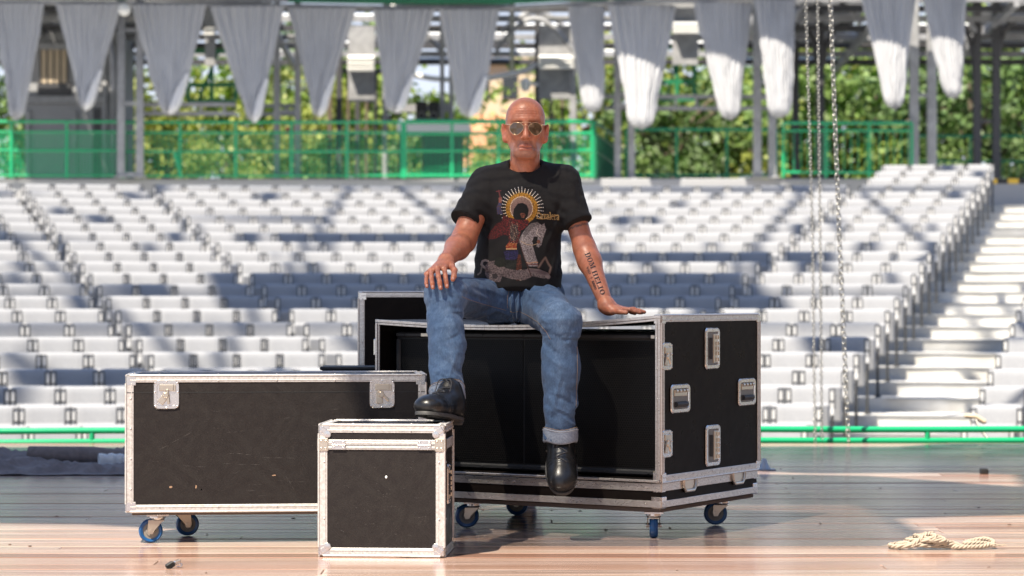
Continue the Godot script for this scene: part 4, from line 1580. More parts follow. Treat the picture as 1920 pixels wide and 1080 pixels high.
func small_case() -> void:
	var w := 0.452
	var d := 0.33
	var turn := deg_to_rad(-4.0)
	var xd := Vector3(cos(turn), 0, -sin(turn))
	var zd := Vector3(sin(turn), 0, cos(turn))
	var right := Vector3(-0.2436, 0, -8.62)
	var t := thing("small_flight_case", "small upright black flight case with worn aluminium edges on the floor", "flight case", right - xd * w * 0.5 - zd * d * 0.5, turn)
	var y0 := 0.006
	var y1 := 0.474
	case_shell(t, w, y0, y1, d, 0.030, M.laminate, M.aluminium_worn, 2)
	# the double profile where lid and body close
	for s in [1.0, -1.0]:
		var b := MB.new()
		b.box(Vector3(0, 0.404, s * (d * 0.5 + 0.0015)), Vector3(w - 0.062, 0.036, 0.005), 0.0014)
		b.box(Vector3(0, 0.410, s * (d * 0.5 + 0.0045)), Vector3(w - 0.062, 0.004, 0.002), 0.0006)
		b.box(Vector3(0, 0.394, s * (d * 0.5 + 0.0045)), Vector3(w - 0.062, 0.006, 0.002), 0.0006)
		put(b, "closing_profile", M.aluminium_worn, t)
		var b2 := MB.new()
		b2.box(Vector3(s * (w * 0.5 + 0.0015), 0.404, 0), Vector3(0.005, 0.036, d - 0.03), 0.0014)
		put(b2, "closing_profile", M.aluminium_worn, t)
	var gap := MB.new()
	gap.box(Vector3(0, 0.4025, d * 0.5 + 0.0042), Vector3(w - 0.07, 0.0016, 0.001))
	put(gap, "lid_gap", M.black, t)
	for s in [-1.0, 1.0]:
		var h := MB.new()          # hinge leaf
		h.box(Vector3(s * 0.155, 0.413, d * 0.5 + 0.006), Vector3(0.048, 0.014, 0.002), 0.0006)
		h.box(Vector3(s * 0.155, 0.394, d * 0.5 + 0.006), Vector3(0.048, 0.014, 0.002), 0.0006)
		h.tube(PackedVector3Array([Vector3(s * 0.155 - 0.024, 0.4035, d * 0.5 + 0.0075), Vector3(s * 0.155 + 0.024, 0.4035, d * 0.5 + 0.0075)]), 0.0028, 8)
		for q in [-0.017, 0.017]:
			h.sphere(Vector3(s * 0.155 + q, 0.414, d * 0.5 + 0.007), Vector3(0.0035, 0.0035, 0.0018), 6, 4)
			h.sphere(Vector3(s * 0.155 + q, 0.393, d * 0.5 + 0.007), Vector3(0.0035, 0.0035, 0.0018), 6, 4)
		put(h, "hinge", M.steel, t)
		var c := MB.new()          # bracket at the closing corner
		c.box(Vector3(s * (w * 0.5 - 0.0165), 0.404, d * 0.5 + 0.004), Vector3(0.034, 0.046, 0.006), 0.002)
		c.box(Vector3(s * (w * 0.5 + 0.004), 0.404, d * 0.5 - 0.014), Vector3(0.006, 0.046, 0.034), 0.002)
		for q in [[-0.008, 0.013], [0.008, 0.013], [-0.008, -0.013], [0.008, -0.013]]:
			c.sphere(Vector3(s * (w * 0.5 - 0.0165) + q[0], 0.404 + q[1], d * 0.5 + 0.0065), Vector3(0.004, 0.004, 0.0025), 6, 4)
		put(c, "corner_bracket", M.zinc, t)
		for y in [y0 + 0.014, y1 - 0.014]:     # flared ears of the ball corners
			var e := MB.new()
			var sy := 1.0 if y < 0.2 else -1.0
			e.lathe(Vector3(s * (w * 0.5 - 0.030), y + sy * 0.018, d * 0.5 + 0.0035), Vector3.BACK, [Vector2(0.014, 0.0), Vector2(0.012, 0.003), Vector2(0, 0.004)], 12)
			e.box(Vector3(s * (w * 0.5 - 0.018), y + sy * 0.006, d * 0.5 + 0.004), Vector3(0.030, 0.020, 0.005), 0.002, Basis(Vector3.BACK, -s * sy * 0.6))
			put(e, "corner_ear", M.steel, t)
	handle(t, Vector3(w * 0.5 + 0.001, 0.255, 0.02), Basis(Vector3.UP, PI / 2), 0.085, 0.15, true)
	handle(t, Vector3(-w * 0.5 - 0.001, 0.255, 0.0), Basis(Vector3.UP, -PI / 2), 0.085, 0.15, true)
	var dot := MB.new()
	dot.sphere(Vector3(0.017, 0.288, d * 0.5 + 0.001), Vector3(0.0042, 0.0055, 0.002), 8, 5)
	put(dot, "rivet", M.white_paint, t)
	scuffs(t, -0.17, 0.17, 0.06, 0.36, d * 0.5 + 0.0006, 34, 4, 0.012)

func rear_case() -> void:
	var l := spot(673, 548, 10.75)
	var w := 0.82
	var d := 0.55
	var t := thing("tall_flight_case", "tall black flight case standing behind the speaker case", "flight case", Vector3(l.x + w * 0.5, 0, l.z - d * 0.5), 0.0)
	case_shell(t, w, 0.12, l.y, d, 0.026, M.laminate_plain, M.aluminium, 3)
	for q in [[-1, -1], [1, -1], [-1, 1], [1, 1]]:
		caster(t, Vector3(q[0] * (w * 0.5 - 0.09), 0, q[1] * (d * 0.5 - 0.09)), 0.4 * q[0], 0.12, 0.046)
	var p := spot(601, 688, 10.0)
	var t2 := thing("flat_black_case", "flat black case top showing above the long flight case", "flight case", Vector3(p.x + 0.13, 0, p.z - 0.13), 0.0)
	var b := MB.new()
	b.box(Vector3(0, (p.y) * 0.5, 0), Vector3(0.26, p.y - 0.03, 0.24), 0.006)
	put(b, "body", M.laminate_plain, t2)
	var li := MB.new()
	li.box(Vector3(0, p.y - 0.007, 0), Vector3(0.268, 0.014, 0.248), 0.004)
	put(li, "lid", M.black, t2)
	var ft := MB.new()
	for q in [[-1, -1], [1, -1], [-1, 1], [1, 1]]:
		ft.box(Vector3(q[0] * 0.1, 0.0085, q[1] * 0.09), Vector3(0.03, 0.016, 0.03), 0.003)
	put(ft, "feet", M.black_rubber, t2)

func big_case() -> void:
	var w := 1.321
	var d := 0.88
	var turn := deg_to_rad(-31.0)
	var xd := Vector3(cos(turn), 0, -sin(turn))
	var zd := Vector3(sin(turn), 0, cos(turn))
	var fr := Vector3(0.5725, 0, -9.2)
	var t := thing("speaker_flight_case", "large open black flight case on wheels with a speaker inside", "flight case", fr - xd * w * 0.5 - zd * d * 0.5, turn)
	var y0 := 0.225
	var y1 := 0.865
	var hx := w * 0.5
	var hz := d * 0.5
	var P: Material = M.laminate_plain
	var A: Material = M.aluminium
	# sagging top: height along x
	var top := func(x: float) -> float:
		var u := (x + hx) / w
		return y1 - 0.022 * (1.0 - u) - 0.030 * sin(PI * clampf(u, 0.0, 1.0))
	var tp := MB.new()
	var n := 20
	for s in [1.0, -1.0]:
		var pts := PackedVector3Array()
		for i in n + 1:
			var x := -hx + 0.004 + (w - 0.008) * i / n
			for z in [-hz + 0.004, hz - 0.004]:
				pts.append(Vector3(x, top.call(x) + (0.0 if s > 0 else -0.012), z))
		if s < 0:
			pts.reverse()
			for i in pts.size() / 2:
				var sw := pts[i * 2]
				pts[i * 2] = pts[i * 2 + 1]
				pts[i * 2 + 1] = sw
		tp.grid(pts, 2)
	put(tp, "top_panel", P, t)
	for f in [["side_panel", Vector3(hx - 0.006, (y0 + y1) * 0.5, 0), Vector3(0.010, y1 - y0 - 0.006, d - 0.006)], ["side_panel", Vector3(-hx + 0.006, (y0 + y1) * 0.5 - 0.012, 0), Vector3(0.010, y1 - y0 - 0.03, d - 0.006)],
		["back_panel", Vector3(0, (y0 + y1) * 0.5 - 0.03, -hz + 0.006), Vector3(w - 0.026, y1 - y0 - 0.07, 0.010)], ["bottom_panel", Vector3(0, y0 + 0.006, 0), Vector3(w - 0.026, 0.010, d - 0.026)]]:
		var b := MB.new()
		b.box(f[1], f[2], 0.001)
		put(b, f[0], P, t)
	# the front rim: a narrow double lip of aluminium round the opening
	for k in 2:
		var rim := MB.new()
		var a := PackedVector3Array()
		for i in n + 1:
			var x := -hx + w * i / n
			a.append(Vector3(x, top.call(x) - 0.003 - 0.011 * k, hz + 0.001))
		for i in n:
			rim.bar(a[i], a[i + 1], 0.011 if k == 0 else 0.007, 0.011 if k == 0 else 0.009, Vector3.UP, 0.001)
		put(rim, "rim_profile", A, t)
	for x in [-hx + 0.006, hx - 0.006]:
		var yt: float = top.call(x)
		for k in 2:
			var rim := MB.new()
			rim.box(Vector3(x - signf(x) * 0.011 * k, (y0 + yt) * 0.5, hz + 0.002), Vector3(0.011 if k == 0 else 0.007, yt - y0 - 0.02, 0.012 if k == 0 else 0.007), 0.002)
			put(rim, "rim_profile", A, t)
	var rb := MB.new()
	rb.box(Vector3(0, y0 + 0.004, hz + 0.001), Vector3(w - 0.02, 0.010, 0.012), 0.002)
	put(rb, "rim_profile", A, t)
	# top edges at the side and the back, bent with the top
	edge_trim(t, Vector3(hx, y1, -hz + 0.014), Vector3(hx, y1, hz - 0.004), Vector3(1, 0, 0), Vector3(0, 1, 0), 0.028, A, 6)
	edge_trim(t, Vector3(hx, y0, -hz + 0.014), Vector3(hx, y0, hz - 0.004), Vector3(1, 0, 0), Vector3(0, -1, 0), 0.030, A, 5)
	edge_trim(t, Vector3(hx, y0 + 0.03, hz), Vector3(hx, y1 - 0.028, hz), Vector3(1, 0, 0), Vector3(0, 0, 1), 0.026, A, 5)
	edge_trim(t, Vector3(hx, y0 + 0.03, -hz), Vector3(hx, y1 - 0.028, -hz), Vector3(1, 0, 0), Vector3(0, 0, -1), 0.026, A, 5)
	edge_trim(t, Vector3(-hx, y0 + 0.03, -hz), Vector3(-hx, y1 - 0.05, -hz), Vector3(-1, 0, 0), Vector3(0, 0, -1), 0.026, A, 4)
	for sz in [-1.0, 1.0]:
		corner_cap(t, Vector3(hx, y0, sz * hz), Vector3(1, -1, sz), 0.017)
		corner_cap(t, Vector3(hx, y1, sz * hz), Vector3(1, 1, sz), 0.015)
	# hardware of the right side
	var side := Basis(Vector3.UP, PI / 2)
	var sx := hx + 0.002
	handle(t, Vector3(sx, 0.732, 0.005), side, 0.13, 0.165, true)
	handle(t, Vector3(sx, 0.345, 0.0), side, 0.13, 0.165, true)
	handle(t, Vector3(sx, 0.542, 0.285), side, 0.165, 0.112, false)
	handle(t, Vector3(sx, 0.548, -0.315), side, 0.165, 0.112, false)
	for y in [0.708, 0.372]:
		latch(t, Vector3(sx, y, hz - 0.040), side, 0.088, 0.108, 20.0)
	var ear := MB.new()
	ear.box(Vector3(-hx - 0.012, 0.73, hz - 0.02), Vector3(0.024, 0.07, 0.012), 0.004)
	ear.box(Vector3(-hx - 0.008, 0.655, hz - 0.02), Vector3(0.016, 0.05, 0.010), 0.004)
	put(ear, "catch", M.steel, t)
	# tray: two bands of aluminium with black between, then the wheel board
	var tw := w - 0.014
	var td := d - 0.020
	var ty0 := 0.128
	var ty1 := 0.2195
	var tr := MB.new()
	tr.box(Vector3(0, (ty0 + ty1) * 0.5, 0), Vector3(tw, ty1 - ty0, td), 0.002)
	var tray := put(tr, "tray", P, t)
	for q in [[ty1 - 0.015, 0.030], [ty0 + 0.012, 0.026]]:
		for s in [-1.0, 1.0]:
			var bn := MB.new()
			bn.box(Vector3(0, q[0], s * (td * 0.5 + 0.002)), Vector3(tw + 0.004, q[1], 0.004), 0.0012)
			for i in 5:
				bn.sphere(Vector3(-tw * 0.45 + tw * 0.225 * i, q[0], s * (td * 0.5 + 0.004)), Vector3.ONE * 0.004, 6, 4)
			put(bn, "band", A, tray)
			var bs := MB.new()
			bs.box(Vector3(s * (tw * 0.5 + 0.002), q[0], 0), Vector3(0.004, q[1], td - 0.002), 0.0012)
			put(bs, "band", A, tray)
	for s in [-1.0, 1.0]:
		for q in [-1.0, 1.0]:
			corner_cap(t, Vector3(s * tw * 0.5, ty0 - 0.002, q * td * 0.5), Vector3(s, -1, q), 0.020)
			corner_cap(t, Vector3(s * tw * 0.5, ty1, q * td * 0.5), Vector3(s, 1, q), 0.016)
	for z in [0.20, -0.24]:
		var k := MB.new()
		k.tube(PackedVector3Array([Vector3(tw * 0.5 + 0.008, ty1 + 0.004, z - 0.055), Vector3(tw * 0.5 + 0.008, ty1 - 0.022, z - 0.052), Vector3(tw * 0.5 + 0.008, ty1 - 0.040, z - 0.035), Vector3(tw * 0.5 + 0.008, ty1 - 0.040, z + 0.035), Vector3(tw * 0.5 + 0.008, ty1 - 0.022, z + 0.052), Vector3(tw * 0.5 + 0.008, ty1 + 0.004, z + 0.055)]), 0.007, 8)
		k.box(Vector3(tw * 0.5 + 0.004, ty1 - 0.016, z), Vector3(0.006, 0.036, 0.085), 0.001)
		put(k, "tray_catch", M.zinc, t)
	var wb := MB.new()
	wb.box(Vector3(0, 0.1165, 0), Vector3(tw - 0.02, 0.018, td - 0.02), 0.003)
	put(wb, "wheel_board", M.dark_wood, t)
	caster(t, Vector3(hx - 0.075, 0, hz - 0.08), deg_to_rad(118), 0.107, 0.049)
	caster(t, Vector3(hx - 0.10, 0, -hz + 0.15), deg_to_rad(212), 0.107, 0.049)
	caster(t, Vector3(-hx + 0.41, 0, hz - 0.10), deg_to_rad(215), 0.107, 0.049)
	caster(t, Vector3(-hx + 0.30, 0, -hz + 0.20), deg_to_rad(200), 0.107, 0.049)
	# the loudspeaker inside: a box with a punched grille
	var sp := thing("loudspeaker", "black loudspeaker with punched grille inside the open flight case", "loudspeaker", t.position, turn)
	var cab := MB.new()
	var sw := w - 0.085
	cab.box(Vector3(0, (0.240 + 0.795) * 0.5, -0.015), Vector3(sw, 0.555, d - 0.14), 0.008)
	put(cab, "cabinet", M.black, sp)
	var zf := -0.015 + (d - 0.14) * 0.5 - 0.012
	var gr := MB.new()
	var gx := sw * 0.5 - 0.03
	for s in [-1.0, 1.0]:
		var g0: float = 0.004 if s > 0 else -gx
		var g1: float = gx if s > 0 else -0.004
		var pts := PackedVector3Array()
		var uvs := PackedVector2Array()
		for j in 9:
			for i in 13:
				var u := i / 12.0
				var vv := j / 8.0
				pts.append(Vector3(lerpf(g0, g1, u), lerpf(0.272, 0.765, vv), zf + 0.004 + 0.012 + 0.008 * sin(PI * u) * sin(PI * vv)))
				uvs.append(Vector2(lerpf(g0, g1, u) / 0.0105, lerpf(0.272, 0.765, vv) / 0.0182))
		var gm := MB.new()
		gm.grid(pts, 13, false, uvs)
		put(gm, "grille", M.grille, sp)
	for y in [0.782, 0.254]:
		var ra := MB.new()
		ra.box(Vector3(0, y, zf + 0.012), Vector3(sw - 0.01, 0.022, 0.026), 0.006)
		for i in 7:
			ra.sphere(Vector3(-sw * 0.46 + sw * 0.153 * i, y, zf + 0.026), Vector3(0.005, 0.005, 0.002), 6, 4)
		put(ra, "frame_rail", M.black_rubber, sp)
	for x in [-sw * 0.5 + 0.016, sw * 0.5 - 0.016]:
		var ra := MB.new()
		ra.box(Vector3(x, 0.518, zf + 0.012), Vector3(0.022, 0.50, 0.024), 0.006)
		put(ra, "frame_rail", M.black_rubber, sp)
	for q in [[sw * 0.5 - 0.03, 0.782], [sw * 0.5 - 0.02, 0.254], [-sw * 0.5 + 0.16, 0.782]]:
		var kb := MB.new()
		kb.box(Vector3(q[0], q[1], zf + 0.027), Vector3(0.055 if q[0] < 0 else 0.02, 0.016, 0.006), 0.002)
		put(kb, "corner_plate", M.zinc, sp)
	var ft := MB.new()
	ft.box(Vector3(0, 0.2372, -0.015), Vector3(sw - 0.1, 0.0075, d - 0.3), 0.001)
	put(ft, "foot_pad", M.black_rubber, sp)

# ---------------------------------------------------------------- bodies: distance fields meshed as surface nets
class Blob:
	var a := Vector3.ZERO
	var ba := Vector3.ZERO
	var l2 := 1e-9
	var ra := 0.1
	var dr := 0.0
	var k := 0.02
	var sub := false
	var flat := 0          # 1: cut flat at b, 2: cut flat at a and b
	var m := Basis.IDENTITY
	var bent := false
	func dist(p: Vector3) -> float:
		var q := p - a
		if bent:
			q = m * q
		var t := q.dot(ba)
		var h := clampf(t / l2, 0.0, 1.0)
		var d := (q - ba * h).length() - (ra + dr * h)
		if flat > 0:
			var l := sqrt(l2)
			d = maxf(d, (t - l2) / l)
			if flat > 1:
				d = maxf(d, -t / l)
		return d

# tapered capsule
func cap(a: Vector3, b: Vector3, ra: float, rb: float, k := 0.02, flat := 0) -> Blob:
	var o := Blob.new()
	o.a = a
	o.ba = b - a
	o.l2 = maxf(o.ba.length_squared(), 1e-9)
	o.ra = ra
	o.dr = rb - ra
	o.k = k
	o.flat = flat
	return o

# capsule flattened along ax by the factor s (s > 1 is thinner)
func flatcap(a: Vector3, b: Vector3, ra: float, rb: float, ax: Vector3, s: float, k := 0.02, flat := 0) -> Blob:
	var o := cap(a, b, ra, rb, k, flat)
	var n := ax.normalized()
	o.m = Basis(Vector3(1, 0, 0) + n * (n.x * (s - 1.0)), Vector3(0, 1, 0) + n * (n.y * (s - 1.0)), Vector3(0, 0, 1) + n * (n.z * (s - 1.0)))
	o.ba = o.m * o.ba
	o.l2 = maxf(o.ba.length_squared(), 1e-9)
	o.bent = true
	return o

func ell(c: Vector3, r: Vector3, k := 0.02, bs := Basis.IDENTITY) -> Blob:
	var o := Blob.new()
	o.a = c
	var r0 := minf(r.x, minf(r.y, r.z))
	o.ra = r0
	o.m = Basis.from_scale(Vector3(r0 / r.x, r0 / r.y, r0 / r.z)) * bs.inverse()
	o.bent = true
	o.k = k
	return o

func carve(o: Blob, k := 0.01) -> Blob:
	o.sub = true
	o.k = k
	return o

func field(list: Array, p: Vector3) -> float:
	var d := 1e3
	for o in list:
		var e: float = o.dist(p)
		if o.sub:
			var f := -e
			var h: float = maxf(o.k - absf(d - f), 0.0) / o.k
			d = maxf(d, f) + h * h * o.k * 0.25
		else:
			var h: float = maxf(o.k - absf(d - e), 0.0) / o.k
			d = minf(d, e) - h * h * o.k * 0.25
	return d

# adds the surface of the field to out; bump(p) moves it in or out, paint(p, n) colours it, keep limits it
func net(out: MB, list: Array, lo: Vector3, hi: Vector3, cell: float, bump = null, paint = null, uvf = null, amp := 0.0) -> void:
	var nx := int(ceil((hi.x - lo.x) / cell)) + 1
	var ny := int(ceil((hi.y - lo.y) / cell)) + 1
	var nz := int(ceil((hi.z - lo.z) / cell)) + 1
	var val := PackedFloat32Array()
	val.resize(nx * ny * nz)
	val.fill(1e9)
	const B := 5
	var hd := cell * B * 0.5 * 1.74
	var has_bump: bool = bump != null
	var blocks := []
	for bz in range(0, nz - 1, B):
		for by in range(0, ny - 1, B):
			for bx in range(0, nx - 1, B):
				var c := lo + Vector3(bx + B * 0.5, by + B * 0.5, bz + B * 0.5) * cell
				var near := []
				for o in list:
					if o.dist(c) < hd * 1.05 + o.k + amp:
						near.append(o)
				if near.is_empty():
					continue
				var dc := field(near, c)
				if absf(dc) > hd * 1.6 + amp + 0.012:
					continue
				blocks.append(Vector3i(bx, by, bz))
				for z in range(bz, mini(bz + B + 1, nz)):
					for y in range(by, mini(by + B + 1, ny)):
						var row := (z * ny + y) * nx
						for x in range(bx, mini(bx + B + 1, nx)):
							if val[row + x] > 1e8:
								var p := lo + Vector3(x, y, z) * cell
								var d := field(near, p)
								if has_bump and absf(d) < amp * 2.0 + cell * 2.0:
									d -= bump.call(p)
								val[row + x] = d
	var id := {}
	var off := [0, 1, nx, nx + 1, nx * ny, nx * ny + 1, nx * ny + nx, nx * ny + nx + 1]
	var edges := [[0, 1], [2, 3], [4, 5], [6, 7], [0, 2], [1, 3], [4, 6], [5, 7], [0, 4], [1, 5], [2, 6], [3, 7]]
	var cellpos := [Vector3(0, 0, 0), Vector3(1, 0, 0), Vector3(0, 1, 0), Vector3(1, 1, 0), Vector3(0, 0, 1), Vector3(1, 0, 1), Vector3(0, 1, 1), Vector3(1, 1, 1)]
	var has_paint: bool = paint != null
	var has_uv: bool = uvf != null
	for bl in blocks:
		for z in range(bl.z, mini(bl.z + B, nz - 1)):
			for y in range(bl.y, mini(bl.y + B, ny - 1)):
				for x in range(bl.x, mini(bl.x + B, nx - 1)):
					var i0: int = (z * ny + y) * nx + x
					var neg := 0
					var bad := false
					var v8 := [0.0, 0.0, 0.0, 0.0, 0.0, 0.0, 0.0, 0.0]
					for q in 8:
						var e := val[i0 + off[q]]
						if e > 1e8:
							bad = true
							break
						v8[q] = e
						if e < 0.0:
							neg += 1
					if bad or neg == 0 or neg == 8:
						continue
					var sum := Vector3.ZERO
					var cnt := 0
					for ed in edges:
						var va: float = v8[ed[0]]
						var vb: float = v8[ed[1]]
						if (va < 0.0) != (vb < 0.0):
							sum += cellpos[ed[0]].lerp(cellpos[ed[1]], va / (va - vb))
							cnt += 1
					var f := sum / cnt
					var p := lo + (Vector3(x, y, z) + f) * cell
					var gx: float = lerpf(lerpf(v8[1] - v8[0], v8[3] - v8[2], f.y), lerpf(v8[5] - v8[4], v8[7] - v8[6], f.y), f.z)
					var gy: float = lerpf(lerpf(v8[2] - v8[0], v8[3] - v8[1], f.x), lerpf(v8[6] - v8[4], v8[7] - v8[5], f.x), f.z)
					var gz: float = lerpf(lerpf(v8[4] - v8[0], v8[5] - v8[1], f.x), lerpf(v8[6] - v8[2], v8[7] - v8[3], f.x), f.y)
					var nn := Vector3(gx, gy, gz).normalized()
					if has_paint:
						out.tint = paint.call(p, nn)
					id[i0] = out.vert(p, nn, uvf.call(p, nn) if has_uv else Vector2.ZERO)
	# one quad round each crossed grid edge
	var st := [1, nx, nx * ny]
	for i0 in id:
		var z: int = i0 / (nx * ny)
		var y: int = (i0 / nx) % ny
		var x: int = i0 % nx
		for ax in 3:
			var u := (ax + 1) % 3
			var w := (ax + 2) % 3
			var cu: int = [x, y, z][u]
			var cw: int = [x, y, z][w]
			if cu == 0 or cw == 0:
				continue
			var va := val[i0]
			var vb := val[i0 + st[ax]]
			if (va < 0.0) == (vb < 0.0):
				continue
			var a: int = i0
			var b: int = i0 - st[u]
			var c: int = i0 - st[u] - st[w]
			var d: int = i0 - st[w]
			if not (id.has(b) and id.has(c) and id.has(d)):
				continue
			if va < 0.0:
				for q in [a, d, c, a, c, b]:
					out.ix.append(id[q])
			else:
				for q in [a, c, d, a, b, c]:
					out.ix.append(id[q])

func box_of(list: Array, pad := 0.02) -> AABB:
	var lo := Vector3.ONE * 1e9
	var hi := Vector3.ONE * -1e9
	for o in list:
		if o.sub:
			continue
		var r: float = maxf(o.ra, o.ra + o.dr) + pad
		var mi: Basis = o.m.inverse() if o.bent else Basis.IDENTITY
		var e := Vector3(absf(mi.x.x) + absf(mi.y.x) + absf(mi.z.x), absf(mi.x.y) + absf(mi.y.y) + absf(mi.z.y), absf(mi.x.z) + absf(mi.y.z) + absf(mi.z.z))
		var rr := Vector3(r, r, r) * (e if o.bent else Vector3.ONE)
		for q in [o.a, o.a + mi * o.ba]:
			lo = lo.min(q - rr)
			hi = hi.max(q + rr)
	return AABB(lo, hi - lo)

# lays flat shapes (lettering, stitching) onto a surface: p moves along dir until the field is at lift
func press(list: Array, p: Vector3, dir: Vector3, lift: float) -> Vector3:
	for i in 24:
		var d := field(list, p) - lift
		if absf(d) < 0.0002:
			break
		p += dir * d * 0.9
	return p

# ---------------------------------------------------------------- the man on the case
var skin_list := []
var shirt_list := []
var jeans_list := []

func build_person() -> void:
	var t := thing("person", "bald man in sunglasses, black printed t-shirt and jeans seated on the speaker case", "person", Vector3(0.02, 0.84, -9.6))
	var o := t.position
	make_person_materials()
	build_body(t, o)
	build_shirt(t, o)
	build_jeans(t, o)
	build_boots(t, o)
	build_glasses(t, o)

func make_person_materials() -> void:
	var m := mat("skin", Color(1, 1, 1), 0.50)
	m.vertex_color_use_as_albedo = true
	m.subsurf_scatter_enabled = true
	m.subsurf_scatter_strength = 0.03
	m.normal_enabled = true
	m.normal_texture = noise_normal(51, 0.25, 1.0)
	m.normal_scale = 0.5
	m.roughness_texture = noise_tex(57, 0.06, Color(0.75, 0.75, 0.75), Color(1, 1, 1), 128, 3)
	triplanar(m, Vector3(7, 7, 7))
	m = mat("denim", Color(1, 1, 1), 0.85)
	m.vertex_color_use_as_albedo = true
	m.albedo_texture = noise_tex(52, 0.16, Color(0.72, 0.74, 0.78), Color(1, 1, 1), 512, 3, Vector2(1.0, 0.28))
	triplanar(m, Vector3(4.0, 4.0, 4.0))
	m.normal_enabled = true
	m.normal_texture = noise_normal(53, 0.3, 1.2)
	m.normal_scale = 0.25
	m.rim_enabled = true
	m.rim = 0.15
	m = mat("cuff", Color(0.30, 0.34, 0.40), 0.9)
	m.albedo_texture = noise_tex(54, 0.1, Color(0.72, 0.74, 0.78), Color(1, 1, 1), 256, 4)
	triplanar(m, Vector3(5, 5, 5))
	mat("stitch", Color(0.30, 0.21, 0.14), 0.9)
	mat("stitch_pale", Color(0.42, 0.42, 0.44), 0.9)
	m = mat("leather", Color(0.011, 0.011, 0.0115), 0.40)
	m.roughness_texture = noise_tex(55, 0.05, Color(0.6, 0.6, 0.6), Color(1, 1, 1), 128, 4)
	triplanar(m, Vector3(8, 8, 8))
	mat("sole", Color(0.050, 0.048, 0.046), 0.6)
	mat("lace", Color(0.055, 0.054, 0.056), 0.7)
	mat("gold_wire", Color(0.85, 0.62, 0.38), 0.18, 1.0)
	m = mat("lens", Color(0.11, 0.066, 0.036), 0.06, 0.4)
	m.clearcoat_enabled = true
	m.clearcoat = 1.0
	m.clearcoat_roughness = 0.03
	mat("ink", Color(0.030, 0.026, 0.030), 0.6)
	mat("ink_red", Color(0.22, 0.05, 0.04), 0.6)
	mat("gold_print", Color(0.30, 0.17, 0.05), 0.55)
	mat("rib_knit", Color(0.0075, 0.007, 0.008), 0.95)
	m = mat("tshirt", Color(1, 1, 1), 0.92)
	m.albedo_texture = shirt_print()

# -------- body: head, neck, arms and hands in one mesh
var HEAD := Vector3(0.053, 1.607, -9.53)
var head_turn := Basis.IDENTITY

